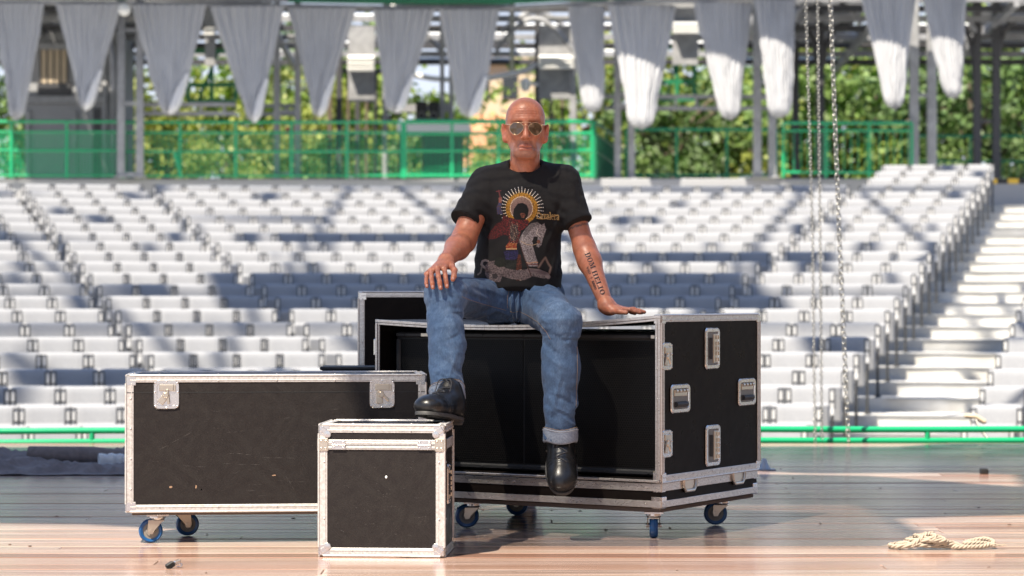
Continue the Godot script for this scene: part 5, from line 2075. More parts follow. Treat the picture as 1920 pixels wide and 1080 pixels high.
func head_blobs() -> Array:
	head_turn = Basis.from_euler(Vector3(deg_to_rad(2.0), deg_to_rad(1.0), deg_to_rad(-0.8)))
	var H := func(x: float, y: float, z: float) -> Vector3:
		return HEAD + head_turn * Vector3(x, y, z)
	var l := []
	var R := head_turn
	l.append(ell(H.call(0, 0.036, -0.020), Vector3(0.0785, 0.086, 0.097), 0.02, R))     # skull
	l.append(ell(H.call(0, 0.048, 0.030), Vector3(0.064, 0.062, 0.056), 0.03, R))        # forehead
	l.append(ell(H.call(0, -0.022, 0.020), Vector3(0.0655, 0.075, 0.066), 0.03, R))      # middle face
	for s in [-1.0, 1.0]:
		l.append(cap(H.call(s * 0.055, -0.040, -0.005), H.call(s * 0.036, -0.086, 0.030), 0.021, 0.022, 0.035))   # jaw
		l.append(ell(H.call(s * 0.043, -0.020, 0.056), Vector3(0.022, 0.020, 0.020), 0.025, R))      # cheekbone
		l.append(cap(H.call(s * 0.010, 0.030, 0.083), H.call(s * 0.046, 0.033, 0.066), 0.010, 0.009, 0.018))   # brow
	l.append(cap(H.call(-0.019, -0.103, 0.054), H.call(0.019, -0.103, 0.054), 0.021, 0.021, 0.035))  # chin
	l.append(ell(H.call(0, -0.076, 0.056), Vector3(0.034, 0.030, 0.028), 0.025, R))       # muzzle
	l.append(carve(ell(H.call(-0.031, 0.006, 0.098), Vector3(0.020, 0.013, 0.020), 0.01, R), 0.016))
	l.append(carve(ell(H.call(0.031, 0.006, 0.098), Vector3(0.020, 0.013, 0.020), 0.01, R), 0.016))
	l.append(cap(H.call(0, 0.014, 0.087), H.call(0, -0.034, 0.109), 0.0085, 0.0130, 0.014))        # nose
	for s in [-1.0, 1.0]:
		l.append(ell(H.call(s * 0.0140, -0.041, 0.095), Vector3(0.0098, 0.008, 0.012), 0.008, R))     # nostril wing
		l.append(carve(ell(H.call(s * 0.0085, -0.0500, 0.101), Vector3(0.0045, 0.0045, 0.006), 0.01, R), 0.004))
	l.append(cap(H.call(-0.025, -0.0755, 0.077), H.call(0.0, -0.0715, 0.0870), 0.0036, 0.0046, 0.008))    # lips
	l.append(cap(H.call(0.025, -0.0755, 0.077), H.call(0.0, -0.0715, 0.0870), 0.0036, 0.0046, 0.008))
	l.append(cap(H.call(-0.017, -0.0845, 0.080), H.call(0.017, -0.0845, 0.080), 0.0052, 0.0052, 0.008))
	l.append(carve(cap(H.call(-0.026, -0.0790, 0.0870), H.call(0.026, -0.0790, 0.0870), 0.0030, 0.0030), 0.005))
	l.append(carve(cap(H.call(-0.014, -0.0950, 0.092), H.call(0.014, -0.0950, 0.092), 0.004, 0.004), 0.012))
	for s in [-1.0, 1.0]:   # folds from the nose to the mouth
		l.append(carve(cap(H.call(s * 0.022, -0.040, 0.091), H.call(s * 0.037, -0.078, 0.073), 0.0042, 0.0046), 0.012))
		l.append(carve(ell(H.call(s * 0.076, -0.058, 0.048), Vector3(0.016, 0.030, 0.026), 0.02, R), 0.03))
	for s in [-1.0, 1.0]:   # ears
		var eb := R * Basis(Vector3.UP, s * 0.45) * Basis(Vector3.BACK, -s * 0.12)
		l.append(ell(H.call(s * 0.0850, -0.016, -0.012), Vector3(0.0085, 0.035, 0.021), 0.008, eb))
		l.append(ell(H.call(s * 0.0785, -0.046, -0.004), Vector3(0.008, 0.011, 0.011), 0.008, eb))
		l.append(carve(ell(H.call(s * 0.0915, -0.014, 0.000), Vector3(0.006, 0.018, 0.010), 0.01, eb), 0.005))
	# neck
	l.append(cap(Vector3(0.050, 1.40, -9.615), Vector3(0.053, 1.535, -9.575), 0.064, 0.056, 0.03))
	l.append(cap(Vector3(0.053, 1.50, -9.535), Vector3(0.052, 1.44, -9.545), 0.020, 0.022, 0.04))
	return l

func arm_blobs() -> Array:
	var l := []
	# right arm, bent, hand on the knee
	var s := Vector3(-0.112, 1.385, -9.61)
	var e := Vector3(-0.192, 1.158, -9.47)
	var w := Vector3(-0.251, 1.078, -9.205)
	l.append(cap(s, e, 0.050, 0.042, 0.03))
	l.append(cap(s.lerp(e, 0.55), e, 0.044, 0.040, 0.03))
	l.append(cap(e, e.lerp(w, 0.35), 0.042, 0.045, 0.03))
	l.append(cap(e.lerp(w, 0.35), w, 0.045, 0.029, 0.03))
	# left arm, straight, hand on the case
	var s2 := Vector3(0.213, 1.385, -9.61)
	var e2 := Vector3(0.290, 1.128, -9.56)
	var w2 := Vector3(0.371, 0.905, -9.425)
	l.append(cap(s2, e2, 0.050, 0.041, 0.03))
	l.append(cap(e2, e2.lerp(w2, 0.22), 0.041, 0.0435, 0.03))
	l.append(cap(e2.lerp(w2, 0.22), w2, 0.0435, 0.0275, 0.03))
	# upper chest that shows in the neck opening
	l.append(flatcap(Vector3(-0.06, 1.37, -9.61), Vector3(0.16, 1.37, -9.61), 0.075, 0.075, Vector3.BACK, 1.1, 0.03))
	return l

func finger(l: Array, pts: Array, r0: float, r1: float) -> void:
	for i in pts.size() - 1:
		var a := lerpf(r0, r1, float(i) / (pts.size() - 1))
		var b := lerpf(r0, r1, float(i + 1) / (pts.size() - 1))
		l.append(cap(pts[i], pts[i + 1], a, b, 0.0045))

func right_hand() -> Array:
	var l := []
	var w := Vector3(-0.251, 1.078, -9.205)
	# measured joints: knuckle, middle joint, end joint, tip
	var rows := [
		[[833, 503, 9.125], [835, 517, 9.085], [836.5, 528, 9.065], [838, 537, 9.06], 0.0096, 0.0080],
		[[820, 503, 9.115], [822, 518, 9.072], [824.5, 530, 9.05], [826, 540, 9.045], 0.0098, 0.0082],
		[[809, 507, 9.12], [809, 520, 9.075], [810.5, 531, 9.052], [811.5, 539, 9.048], 0.0092, 0.0078],
		[[801, 514, 9.135], [799.5, 523, 9.10], [799.5, 531, 9.08], [800.5, 537, 9.072], 0.0082, 0.0070]]
	for r in rows:
		var k := spot(r[0][0], r[0][1], r[0][2])
		l.append(flatcap(w.lerp(k, 0.12), k, 0.020, 0.0128, (Vector3(0.1, 0.85, 0.55)).normalized(), 1.15, 0.012))
		finger(l, [k, spot(r[1][0], r[1][1], r[1][2]), spot(r[2][0], r[2][1], r[2][2]), spot(r[3][0], r[3][1], r[3][2])], r[4], r[5])
	var b := spot(845, 497, 9.17)
	l.append(cap(w, b, 0.022, 0.017, 0.02))
	finger(l, [b, spot(852, 507, 9.12), spot(851, 518, 9.09), spot(849, 524, 9.08)], 0.0135, 0.0088)
	l.append(cap(w + Vector3(0.018, 0.02, -0.08), w, 0.031, 0.027, 0.02))
	return l

func left_hand() -> Array:
	var l := []
	var w := Vector3(0.371, 0.905, -9.425)
	var y := 0.866
	var kn := [Vector3(0.430, y + 0.020, -9.375), Vector3(0.440, y + 0.022, -9.398), Vector3(0.438, y + 0.020, -9.420), Vector3(0.430, y + 0.017, -9.440)]
	var dirs := [Vector3(1, 0, 0.12), Vector3(1, 0, 0.0), Vector3(1, 0, -0.12), Vector3(1, 0, -0.28)]
	var lens := [0.070, 0.078, 0.072, 0.056]
	for i in 4:
		var d: Vector3 = dirs[i].normalized()
		var k: Vector3 = kn[i]
		var L: float = lens[i]
		l.append(flatcap(w + Vector3(0.004, -0.008, 0.0), k, 0.023, 0.0125, Vector3.UP, 1.15, 0.014))
		finger(l, [k, k + d * L * 0.45 + Vector3(0, 0.001, 0), k + d * L * 0.75 + Vector3(0, -0.006, 0), k + d * L + Vector3(0, -0.0105, 0)], 0.0098 if i < 3 else 0.0085, 0.0078)
	var tb := Vector3(0.392, y + 0.016, -9.388)
	l.append(cap(w, tb, 0.024, 0.016, 0.02))
	finger(l, [tb, tb + Vector3(0.028, -0.002, 0.028), tb + Vector3(0.052, -0.006, 0.044)], 0.0130, 0.0090)
	l.append(cap(w + Vector3(-0.03, 0.083, -0.05), w, 0.030, 0.027, 0.02))
	l.append(cap(w, w + Vector3(0.012, -0.016, 0.004), 0.026, 0.022, 0.02))
	return l

var skin_noise := FastNoiseLite.new()
func paint_skin(p: Vector3, n: Vector3) -> Color:
	var base := Color(0.43, 0.152, 0.082)
	var q := head_turn.inverse() * (p - HEAD)
	var v := skin_noise.get_noise_3dv(p * 60.0) * 0.5 + skin_noise.get_noise_3dv(p * 260.0) * 0.5
	base = base * (1.0 + 0.26 * v)
	base = base.lerp(Color(0.50, 0.26, 0.18), clampf(0.5 * skin_noise.get_noise_3dv(p * 45.0 + Vector3(7, 3, 1)), 0.0, 1.0))
	base.r *= 1.0 + 0.05 * skin_noise.get_noise_3dv(p * 28.0)
	if p.y > 1.46:
		var fine := 0.5 + 0.5 * skin_noise.get_noise_3dv(p * 900.0)
		# ruddy nose and cheeks, dry lips
		var ruddy := exp(-pow((absf(q.x) - 0.040) / 0.022, 2.0) - pow((q.y + 0.022) / 0.028, 2.0)) + exp(-pow(q.x / 0.016, 2.0) - pow((q.y + 0.030) / 0.018, 2.0))
		if q.z > 0.03:
			base = base.lerp(Color(0.46, 0.155, 0.090), clampf(ruddy, 0, 1) * 0.5)
		if q.z > 0.07 and absf(q.x) < 0.026 and q.y < -0.066 and q.y > -0.091:
			base = base.lerp(Color(0.38, 0.125, 0.098), 0.5)
		if q.z > 0.066 and absf(q.x) < 0.029 and absf(q.y + 0.0792) < 0.0019:
			base = base.lerp(Color(0.12, 0.04, 0.035), 0.8)
		# beard stubble: grey grain on jaw, chin and upper lip
		var jaw := smoothstep(-0.036, -0.072, q.y + 0.012 * absf(q.x) / 0.06) * smoothstep(-0.035, 0.02, q.z)
		if absf(q.x) < 0.032 and q.y < -0.052 and q.y > -0.067 and q.z > 0.06:
			jaw = 0.8
		if absf(q.x) < 0.025 and q.y < -0.066 and q.y > -0.091 and q.z > 0.07:
			jaw = 0.0
		if q.y < -0.118:
			jaw *= 0.3
		base = base.lerp(Color(0.21, 0.130, 0.105), jaw * (0.22 + 0.55 * fine))
		# cropped hair at the sides and back of the skull
		var hair := smoothstep(0.045, 0.070, absf(q.x)) * smoothstep(0.03, -0.005, q.z - 0.02) * smoothstep(0.0, 0.02, q.y - 0.005) * smoothstep(0.105, 0.07, q.y)
		if q.z < -0.03 and q.y < 0.09 and q.y > -0.05:
			hair = maxf(hair, 0.7)
		if absf(q.x) > 0.0795:
			hair = 0.0
		base = base.lerp(Color(0.17, 0.135, 0.125), hair * (0.3 + 0.45 * fine))
		if absf(q.x) > 0.078 and q.y < 0.03:
			base = base.lerp(Color(0.52, 0.18, 0.12), 0.4)
	elif p.x > 0.2 and p.y > 0.86:
		# inked band above the elbow
		var s := Vector3(0.213, 1.385, -9.61)
		var e := Vector3(0.290, 1.128, -9.56)
		var ax := (e - s).normalized()
		var d := (p - s).dot(ax) - 0.03 * (p.x - 0.27)
		if absf(d - 0.183) < 0.0042:
			base = base.lerp(Color(0.07, 0.055, 0.055), 0.85)
		if d > 0.145 and d < 0.170 and p.x > 0.265 and skin_noise.get_noise_3dv(p * 240.0) > 0.12:
			base = base.lerp(Color(0.40, 0.09, 0.075), 0.45)
	# pale inner side of the forearm, ruddy knuckles
	return Color(clampf(base.r, 0, 1), clampf(base.g, 0, 1), clampf(base.b, 0, 1))

func build_body(t: Node3D, o: Vector3) -> void:
	skin_noise.seed = 4
	skin_noise.frequency = 1.0
	skin_noise.fractal_octaves = 2
	var b := MB.new()
	b.colored = true
	var hl := head_blobs()
	var neck_cut := 1.452
	var bx := box_of(hl)
	var wrinkle := func(p: Vector3) -> float:
		var q := head_turn.inverse() * (p - HEAD)
		var d := 0.0
		if q.z > 0.05 and q.y > 0.034 and q.y < 0.075 and absf(q.x) < 0.045:
			d -= 0.0007 * maxf(0.0, sin(q.y * 620.0 + 8.0 * absf(q.x)))
		return d
	# head and neck down to the collar on a fine grid; arms on a coarser one; the joins lie inside the shirt
	net(b, hl, Vector3(bx.position.x, neck_cut - 0.02, bx.position.z), bx.end, 0.0034, wrinkle, paint_skin, null, 0.001)
	var al := arm_blobs()
	al.append(cap(Vector3(0.050, 1.40, -9.615), Vector3(0.052, 1.45, -9.600), 0.0635, 0.0615, 0.03))
	var ab := box_of(al)
	net(b, al, ab.position, ab.end, 0.0075, null, paint_skin)
	var rh := right_hand()
	var rb := box_of(rh, 0.01)
	net(b, rh, rb.position, rb.end, 0.0030, null, paint_skin)
	var lh := left_hand()
	var lb := box_of(lh, 0.01)
	net(b, lh, lb.position, lb.end, 0.0030, null, paint_skin)
	for i in b.v.size():
		b.v[i] -= o
	put(b, "body", M.skin, t)
	# finger nails
	var nl := MB.new()
	for q in [[838, 535.5, 9.051], [826, 538.5, 9.036], [811.5, 537.5, 9.040], [800.5, 535.5, 9.064], [849.5, 522, 9.071]]:
		nl.sphere(spot(q[0], q[1], q[2]) - o, Vector3(0.0045, 0.0055, 0.0022), 8, 6)
	mat("nail", Color(0.62, 0.33, 0.26), 0.3)
	put(nl, "finger_nails", M.nail, t)
	# tattooed letters down the left forearm
	var e2 := Vector3(0.290, 1.128, -9.56)
	var w2 := Vector3(0.371, 0.905, -9.425)
	tattoo(t, o, "DOM", M.ink, al, e2.lerp(w2, 0.085), e2.lerp(w2, 0.36), 0.0265, 0.008)
	tattoo(t, o, "HELIO", M.ink, al, e2.lerp(w2, 0.40), e2.lerp(w2, 0.82), 0.0235, 0.006)
	tattoo(t, o, "VSO", M.ink, al, e2.lerp(w2, 0.30), e2.lerp(w2, 0.43), 0.0125, -0.0135)
	tattoo(t, o, "+", M.ink_red, al, e2.lerp(w2, 0.475), e2.lerp(w2, 0.52), 0.016, -0.0135)
	tattoo(t, o, "anno", M.ink, al, e2.lerp(w2, 0.55), e2.lerp(w2, 0.70), 0.011, -0.0140)

# lettering laid on the arm: runs from a to b, size tall, shifted across by off
func tattoo(t: Node3D, o: Vector3, text: String, m: Material, list: Array, a: Vector3, b: Vector3, size: float, off: float) -> void:
	var tm := TextMesh.new()
	var f := SystemFont.new()
	f.font_names = PackedStringArray(["Droid Serif"])
	f.font_weight = 700
	tm.font = f
	tm.font_size = 32
	tm.pixel_size = 0.01
	tm.depth = 0.0
	tm.curve_step = 1.0
	tm.text = text
	var arr := tm.get_mesh_arrays()
	var vs: PackedVector3Array = arr[Mesh.ARRAY_VERTEX]
	var ind: PackedInt32Array = arr[Mesh.ARRAY_INDEX]
	var lo := Vector3.ONE * 1e9
	var hi := -lo
	for v in vs:
		lo = lo.min(v)
		hi = hi.max(v)
	var ax := b - a
	var side := Vector3(1, 0.35, 0.0)
	side = (side - ax.normalized() * side.dot(ax.normalized())).normalized()
	var out := MB.new()
	var outward := Vector3(-0.12, 0, 1).normalized()
	for v in vs:
		var u := (v.x - lo.x) / (hi.x - lo.x)
		var w := (v.y - lo.y) / maxf(hi.y - lo.y, 1e-4) - 0.5
		var p := a + ax * u + side * (w * size * 0.80 + off) + outward * 0.055
		p = press(list, p, -outward, 0.0008)
		out.vert(p - o, outward)
	if ind.size():
		out.ix = ind
	else:
		for i in vs.size():
			out.ix.append(i)
	put(out, "tattoo", m, t)

# -------- t-shirt
func build_shirt(t: Node3D, o: Vector3) -> void:
	var l := []
	var zf := Vector3.BACK
	l.append(flatcap(Vector3(0.036, 1.30, -9.615), Vector3(0.020, 0.980, -9.630), 0.158, 0.178, zf, 1.30, 0.05, 1))     # trunk
	l.append(flatcap(Vector3(-0.055, 1.305, -9.60), Vector3(0.135, 1.305, -9.60), 0.105, 0.105, zf, 1.05, 0.06))        # chest
	l.append(cap(Vector3(-0.095, 1.393, -9.61), Vector3(0.050, 1.425, -9.615), 0.060, 0.066, 0.05))                         # shoulders
	l.append(cap(Vector3(0.200, 1.396, -9.61), Vector3(0.050, 1.425, -9.615), 0.060, 0.066, 0.05))
	l.append(flatcap(Vector3(0.020, 1.12, -9.60), Vector3(0.020, 0.982, -9.60), 0.12, 0.128, zf, 1.05, 0.06, 1))              # belly
	# sleeves
	var r0 := Vector3(-0.098, 1.388, -9.605)
	var r1 := Vector3(-0.192, 1.238, -9.50)
	var l0 := Vector3(0.202, 1.390, -9.605)
	var l1 := Vector3(0.266, 1.232, -9.545)
	l.append(cap(r0, r1 + Vector3(0.004, 0, 0), 0.070, 0.062, 0.04, 1))
	l.append(cap(l0, l1, 0.070, 0.058, 0.04, 1))
	# neck opening
	l.append(carve(ell(Vector3(0.052, 1.495, -9.575), Vector3(0.074, 0.077, 0.080), 0.01), 0.010))
	shirt_list = l
	var ns := FastNoiseLite.new()
	ns.seed = 12
	ns.frequency = 1.0
	ns.fractal_octaves = 3
	var folds := func(p: Vector3) -> float:
		var d := creases(p, shirt_creases)
		# soft drag lines from the armpits, loose waves down the trunk, bunching above the lap
		var side := absf(p.x - 0.03)
		var low := smoothstep(1.16, 1.0, p.y)
		d += 0.0075 * ns.get_noise_3d(p.x * 9.0, p.y * 3.2 + p.x * 4.0, p.z * 6.0)
		d += 0.0050 * low * ns.get_noise_3d(p.x * 5.0, p.y * 17.0 + side * 8.0, p.z * 5.0)
		var arm := smoothstep(0.11, 0.19, side)
		d += 0.0050 * arm * ns.get_noise_3d(p.x * 10.0 + p.y * 12.0, p.y * 16.0 - side * 14.0, p.z * 10.0)
		var pit := exp(-pow((side - 0.145) / 0.04, 2.0) - pow((p.y - 1.27) / 0.07, 2.0))
		d -= 0.006 * pit * (0.5 + 0.5 * sin(p.y * 130.0 + p.x * 90.0))
		var hem := minf(absf((p - r1).dot((r1 - r0).normalized())) if p.x < -0.1 else 1.0, absf((p - l1).dot((l1 - l0).normalized())) if p.x > 0.2 else 1.0)
		return d * smoothstep(0.0, 0.03, hem) * smoothstep(0.985, 1.03, p.y)
	var uvf := func(p: Vector3, n: Vector3) -> Vector2:
		var a := spot(880, 340, 9.49)
		var c := spot(1060, 540, 9.49)
		var v := clampf((a.y - p.y) / (a.y - c.y), 0.01, 0.99)
		if n.z < -0.05 or absf(p.x - 0.03) > 0.20:
			return Vector2(0.01 if p.x < 0.03 else 0.99, v)
		return Vector2(clampf((p.x - a.x) / (c.x - a.x), 0.01, 0.99), v)
	var b := MB.new()
	var bx := box_of(l)
	net(b, l, bx.position, bx.end, 0.0068, folds, null, uvf, 0.016)
	for i in b.v.size():
		b.v[i] -= o
	var shirt := put(b, "t_shirt", M.tshirt, t)
	# ribbed collar
	var c := MB.new()
	var pts := PackedVector3Array()
	for i in 40:
		var an := TAU * i / 40
		# the ring of the opening: where the carved ball meets the shirt
		var dir := Vector3(cos(an), 0, sin(an))
		var p := Vector3(0.052, 1.44, -9.58) + dir * 0.070 + Vector3(0, 0.02, 0)
		var best := p
		var y := 1.50
		for k in 60:
			var q := Vector3(0.052 + dir.x * 0.0715, y, -9.578 + dir.z * 0.076)
			var e := pow((q.x - 0.052) / 0.074, 2.0) + pow((q.y - 1.495) / 0.077, 2.0) + pow((q.z + 9.575) / 0.080, 2.0)
			best = q
			if field(l, q) < 0.001 and e < 1.15:
				break
			y -= 0.0022
		pts.append(best - o)
	for it in 3:
		var sm := pts.duplicate()
		for i in 40:
			sm[i] = (pts[(i + 39) % 40] + pts[i] * 2.0 + pts[(i + 1) % 40]) * 0.25
		pts = sm
	c.tube(pts, 0.0085, 8, false, true)
	put(c, "collar", M.rib_knit, shirt)
	# hem rolls at the sleeves
	for q in [[r0, r1, 0.0605], [l0, l1, 0.0595]]:
		var ax: Vector3 = (q[1] - q[0]).normalized()
		var x := ax.cross(Vector3.BACK).normalized()
		var y2 := ax.cross(x)
		var h := PackedVector3Array()
		for i in 28:
			var an := TAU * i / 28
			h.append(q[1] - ax * 0.003 + (x * cos(an) + y2 * sin(an)) * (q[2] - 0.0055) - o)
		var hm := MB.new()
		hm.tube(h, 0.0030, 6, false, true)
		put(hm, "sleeve_hem", M.rib_knit, shirt)
	# gold lettering on the chest
	var tm := TextMesh.new()
	var f := SystemFont.new()
	f.font_names = PackedStringArray(["Droid Serif"])
	f.font_weight = 700
	tm.font = f
	tm.font_size = 32
	tm.depth = 0.0
	tm.curve_step = 1.0
	tm.text = "Cavalera"
	var arr := tm.get_mesh_arrays()
	var vs: PackedVector3Array = arr[Mesh.ARRAY_VERTEX]
	var lo := Vector3.ONE * 1e9
	var hi := -lo
	for v in vs:
		lo = lo.min(v)
		hi = hi.max(v)
	var g := MB.new()
	var a := spot(1007, 396, 9.47)
	var e := spot(1049, 410, 9.47)
	for v in vs:
		var u := (v.x - lo.x) / (hi.x - lo.x)
		var w := (v.y - lo.y) / (hi.y - lo.y)
		var p := Vector3(lerpf(a.x, e.x, u), lerpf(e.y, a.y, w) - 0.004 * u, -9.40)
		p = press_bumped(l, folds, p)
		g.vert(p - o, Vector3.BACK)
	var ind: PackedInt32Array = arr[Mesh.ARRAY_INDEX]
	g.ix = ind
	put(g, "lettering", M.gold_print, shirt)
	var sw := MB.new()
	var sp := PackedVector3Array()
	for i in 15:
		var u := i / 14.0
		var p := spot(lerpf(1006, 1046, u), 407.5 + 2.5 * sin(u * 5.0) - 2.0 * u, 9.42)
		sp.append(press_bumped(l, folds, p) - o)
	sw.tube(sp, 0.0016, 5)
	put(sw, "underline", M.gold_print, shirt)

func press_bumped(list: Array, bump: Callable, p: Vector3) -> Vector3:
	for i in 24:
		var d: float = field(list, p) - bump.call(p) - 0.0016
		if absf(d) < 0.0002:
			break
		p.z -= d * 0.9
	return p

# the printed picture: a haloed rider on a rearing grey horse
var pr_img: Image
func pr_poly(pts: Array, c: Color, c2 := Color(-1, 0, 0), seed_ := 1) -> void:
	var poly := PackedVector2Array()
	var lo := Vector2(1e9, 1e9)
	var hi := -lo
	for i in pts.size() / 2:
		var p := Vector2(pts[i * 2], pts[i * 2 + 1]) * 0.5
		poly.append(p)
		lo = lo.min(p)
		hi = hi.max(p)
	var n := FastNoiseLite.new()
	n.seed = seed_
	n.frequency = 0.09
	for y in range(maxi(int(lo.y), 0), mini(int(hi.y) + 1, pr_img.get_height())):
		for x in range(maxi(int(lo.x), 0), mini(int(hi.x) + 1, pr_img.get_width())):
			if Geometry2D.is_point_in_polygon(Vector2(x, y), poly):
				var k := c
				if c2.r >= 0.0:
					k = c.lerp(c2, clampf(n.get_noise_2d(x, y) * 1.3 + 0.4, 0, 1))
				pr_img.set_pixel(x, y, k)

func pr_dot(x: float, y: float, r: float, c: Color) -> void:
	x *= 0.5
	y *= 0.5
	r *= 0.5
	for j in range(int(y - r), int(y + r) + 2):
		for i in range(int(x - r), int(x + r) + 2):
			if i >= 0 and j >= 0 and i < pr_img.get_width() and j < pr_img.get_height() and Vector2(i, j).distance_to(Vector2(x, y)) <= r + 0.3:
				pr_img.set_pixel(i, j, c)

func pr_line(p: Array, w: float, c: Color) -> void:
	for i in p.size() / 2 - 1:
		var a := Vector2(p[i * 2], p[i * 2 + 1])
		var b := Vector2(p[i * 2 + 2], p[i * 2 + 3])
		var n := int(a.distance_to(b) / 2.0) + 1
		for k in n + 1:
			var q := a.lerp(b, float(k) / n)
			pr_dot(q.x, q.y, w, c)

func shirt_print() -> ImageTexture:
	pr_img = Image.create(486, 540, true, Image.FORMAT_RGB8)
	var cloth := Color(0.060, 0.052, 0.056)
	pr_img.fill(cloth)
	var n := FastNoiseLite.new()
	n.frequency = 0.4
	for y in 540:
		for x in 486:
			var k := 1.0 + 0.16 * n.get_noise_2d(x, y)
			pr_img.set_pixel(x, y, Color(cloth.r * k, cloth.g * k, cloth.b * k))
	var gold := Color(0.66, 0.47, 0.14)
	var gold_d := Color(0.42, 0.28, 0.10)
	var pale := Color(0.86, 0.84, 0.82)
	# rays of the halo
	for i in 25:
		var an := deg_to_rad(-205.0 + 9.6 * i)
		var d := Vector2(cos(an), sin(an))
		var c := Vector2(530, 275)
		var s := Vector2(-d.y, d.x)
		var a := c + d * 150.0
		var e := c + d * (215.0 if i % 2 else 195.0)
		pr_poly([a.x + s.x * 11, a.y + s.y * 11, e.x, e.y, a.x - s.x * 11, a.y - s.y * 11], gold, Color(0.35, 0.30, 0.22), i)
		for k in 4:
			var q := c + d * (170.0 + k * 16.0)
			pr_dot(q.x, q.y, 4.0, pale)
	var ring := []
	var ring2 := []
	for i in 40:
		var an := TAU * i / 40
		ring += [530 + cos(an) * 160, 275 + sin(an) * 158]
		ring2 += [527 + cos(an) * 108, 272 + sin(an) * 112]
	pr_poly(ring, gold, gold_d, 3)
	pr_poly(ring2, Color(0.50, 0.40, 0.36), Color(0.42, 0.33, 0.30), 4)
	for i in 46:
		var an := TAU * i / 46
		pr_dot(527 + cos(an) * 113, 272 + sin(an) * 117, 3.6, pale)
	# cape and raised arm
	pr_poly([330, 400, 270, 430, 215, 500, 175, 560, 190, 585, 260, 580, 300, 560, 340, 540, 400, 550, 410, 440], Color(0.34, 0.08, 0.08), Color(0.14, 0.05, 0.05), 5)
	pr_poly([320, 330, 280, 330, 275, 260, 300, 200, 300, 160, 325, 165, 325, 220, 320, 270, 340, 330], Color(0.20, 0.22, 0.36), Color(0.30, 0.20, 0.20), 6)
	pr_poly([296, 215, 295, 165, 312, 150, 330, 165, 326, 215], Color(0.50, 0.33, 0.28), Color(0.40, 0.20, 0.18), 7)
	pr_line([312, 160, 296, 90], 6.0, Color(0.36, 0.16, 0.16))
	pr_line([272, 100, 318, 92], 5.0, Color(0.36, 0.16, 0.16))
	# trunk of the rider
	pr_poly([340, 340, 400, 365, 470, 380, 560, 380, 605, 400, 590, 450, 520, 500, 500, 600, 480, 640, 400, 640, 395, 520, 380, 440, 330, 390], Color(0.40, 0.10, 0.10), Color(0.10, 0.07, 0.07), 8)
	pr_poly([420, 430, 480, 440, 500, 520, 470, 600, 420, 600, 410, 500], Color(0.34, 0.27, 0.25), Color(0.08, 0.07, 0.07), 9)
	for i in 34:
		pr_dot(405 + (i * 37 % 100), 410 + (i * 53 % 220), 3.5, Color(0.60, 0.50, 0.40))
	# head with long dark hair
	pr_poly([490, 225, 450, 280, 440, 350, 460, 385, 560, 390, 590, 350, 600, 290, 580, 240, 540, 218], Color(0.045, 0.04, 0.04))
	pr_poly([512, 330, 530, 318, 560, 322, 568, 345, 552, 372, 530, 368], Color(0.46, 0.27, 0.20), Color(0.26, 0.14, 0.11), 10)
	# skirt and leg
	pr_poly([395, 620, 480, 630, 478, 690, 380, 690, 365, 660], Color(0.48, 0.14, 0.10), Color(0.55, 0.40, 0.20), 11)
	for i in 8:
		pr_dot(376 + i * 14, 684, 6.0, Color(0.72, 0.58, 0.42))
	pr_poly([345, 705, 490, 695, 500, 760, 440, 810, 370, 800], Color(0.16, 0.14, 0.30), Color(0.08, 0.08, 0.16), 12)
	pr_poly([350, 790, 480, 800, 480, 920, 440, 950, 370, 930], Color(0.10, 0.11, 0.09), Color(0.05, 0.05, 0.05), 13)
	pr_poly([490, 740, 520, 740, 530, 900, 540, 1000, 475, 1005, 470, 900], Color(0.34, 0.16, 0.10), Color(0.16, 0.07, 0.05), 14)
	pr_poly([505, 895, 530, 890, 528, 1000, 510, 1005], Color(0.66, 0.58, 0.52))
	# horse: body, haunch and tail
	var hc := Color(0.42, 0.36, 0.35)
	var hd := Color(0.24, 0.20, 0.20)
	pr_poly([150, 860, 200, 810, 260, 800, 370, 880, 470, 900, 590, 890, 700, 900, 790, 930, 810, 965, 760, 985, 640, 960, 560, 1000, 430, 990, 330, 960, 310, 1020, 200, 1010, 160, 950], hc, hd, 15)
	pr_line([150, 870, 120, 840, 130, 805, 160, 795, 185, 805], 11.0, Color(0.48, 0.43, 0.41))
	pr_line([125, 860, 110, 920, 85, 940], 8.0, Color(0.40, 0.36, 0.34))
	pr_poly([260, 790, 300, 765, 350, 780, 360, 860, 300, 870, 250, 840], Color(0.10, 0.11, 0.08), Color(0.06, 0.07, 0.05), 16)
	pr_poly([225, 940, 270, 930, 290, 960, 270, 990, 235, 975], Color(0.14, 0.11, 0.11))
	# neck and head
	pr_poly([575, 470, 620, 425, 690, 410, 730, 440, 745, 430, 762, 420, 765, 450, 780, 480, 745, 580, 730, 640, 700, 670, 675, 655, 690, 620, 655, 600, 640, 640, 660, 720, 690, 810, 690, 860, 600, 860, 570, 800, 520, 680, 505, 590, 540, 520], Color(0.56, 0.52, 0.51), Color(0.34, 0.30, 0.30), 17)
	pr_poly([575, 470, 620, 425, 690, 410, 720, 432, 650, 460, 600, 520, 560, 560, 545, 530], Color(0.30, 0.27, 0.27), Color(0.44, 0.40, 0.39), 18)
	pr_poly([655, 560, 690, 560, 690, 615, 650, 640, 635, 610], Color(0.06, 0.05, 0.05))
	pr_line([520, 605, 580, 640, 640, 645, 690, 630], 3.0, Color(0.62, 0.52, 0.42))
	pr_line([690, 480, 680, 530, 720, 560], 3.0, Color(0.70, 0.64, 0.60))
	pr_dot(700, 610, 18.0, Color(0.42, 0.26, 0.20))
